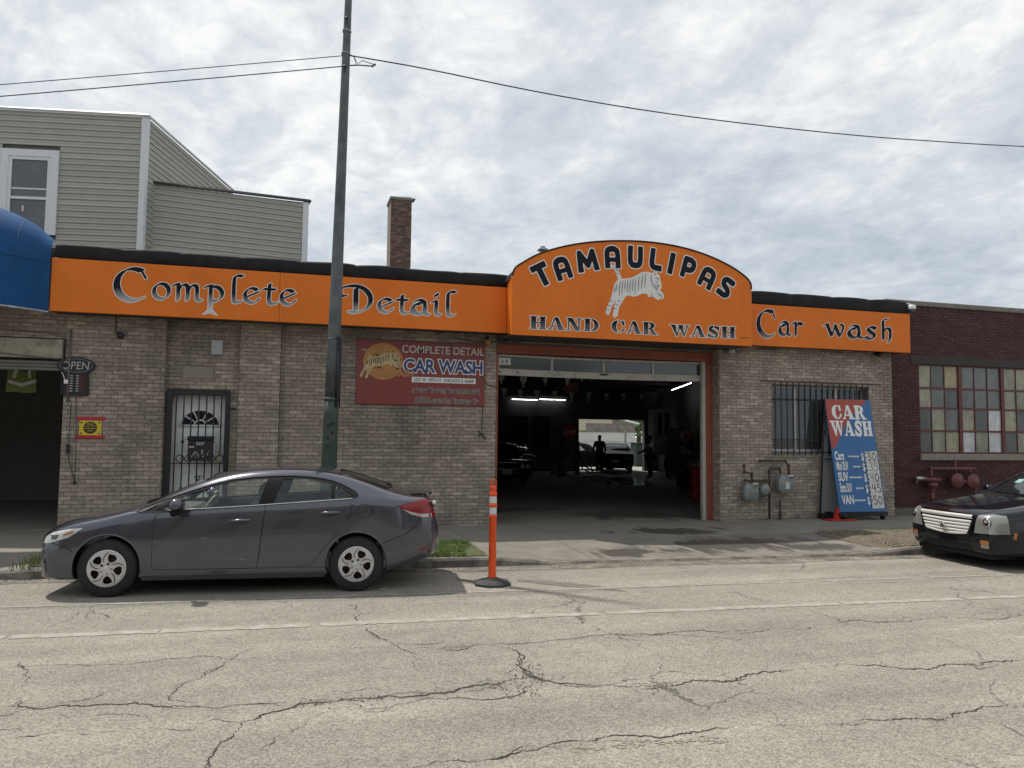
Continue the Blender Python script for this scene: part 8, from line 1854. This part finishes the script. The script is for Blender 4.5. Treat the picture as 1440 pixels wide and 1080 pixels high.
# ---------------- shelving and stock along the right inner wall of the bay ----------------
def wx(y): return sk(13.02, y)-.05
def shelf_unit(label, y0, y1, seed):
    o = thing('wall_shelving', label, 'shelf', (wx(y0)-.3, (y0+y1)/2, .1)); rnd = random.Random(seed); f = MB()
    for y in (y0, y1-.05):
        for a in (.5, .05): MB().box(wx(y)-a, wx(y)-a+.05, y, y+.05, .1, 2.1).build('post', M('shelf_steel', (.12, .12, .13), .5, .4), o)
    for z in (.5, 1.1, 1.7):
        MB().box(wx((y0+y1)/2)-.5, wx((y0+y1)/2), y0, y1, z, z+.03).build('shelf_board', M('shelf_steel', ()), o); y = y0+.08
        while y < y1-.3:
            w_ = rnd.uniform(.12, .32); h = rnd.uniform(.12, .42); c = rnd.choice([('box_card', (.24, .17, .10)), ('tub_blue', (.04, .06, .11)), ('tub_pale', (.38, .38, .36)), ('tub_red', (.28, .04, .03)), ('tub_black', (.03, .03, .03))])
            MB().cbox(wx(y)-.42, wx(y)-.12, y, y+w_, z+.03, z+.03+h, .02).build('stored_item', M(c[0], c[1], .6), o); y += w_+rnd.uniform(.02, .12)
shelf_unit('steel shelving crammed with tubs just behind the chrome wheels', 24.2, 27.0, 1)
shelf_unit('steel shelving crammed with tubs at the far end of the right wall', 28.4, 31.0, 2)
shelf_unit('steel shelving crammed with tubs beside the red drums', 20.4, 22.0, 3)

# ---------------- unseen row houses added behind the viewpoint, for reflections in paint and glass ----------------
def across(x0, x1, y, h, label, col, seed):
    o = thing('unseen_row_house', label, 'house', ((x0+x1)/2, y, 0)); m_ = M('row_house_wall_%d' % seed, col, .85, var=.15, scale=2)
    MB().box(x0, x1, y-9, y, 0, h).build('wall', m_, o); MB().box(x0-.15, x1+.15, y-9, y+.25, h, h+.35).build('cornice', M('cornice_grey', (.22, .21, .2), .8), o)
    x = x0+1.2
    while x < x1-1.6:
        for z in [1.2+3.1*k for k in range(int((h-1.5)/3.1)+1)]:
            if z+1.7 < h: MB().cbox(x, x+1.1, y-.02, y+.04, z, z+1.7, .02).build('window', M('row_house_window', (.03, .035, .04), .08), o)
        x += 2.4
across(-22, -9.5, -13, 6.4, 'unseen brown brick row house added behind the viewpoint, left', (.16, .10, .075), 1)
across(-9.2, 3.5, -13, 7.2, 'unseen tan brick row house added directly behind the viewpoint', (.24, .19, .14), 2)
across(5.5, 17, -13, 5.8, 'unseen grey row house added behind the viewpoint, right', (.19, .19, .18), 3)
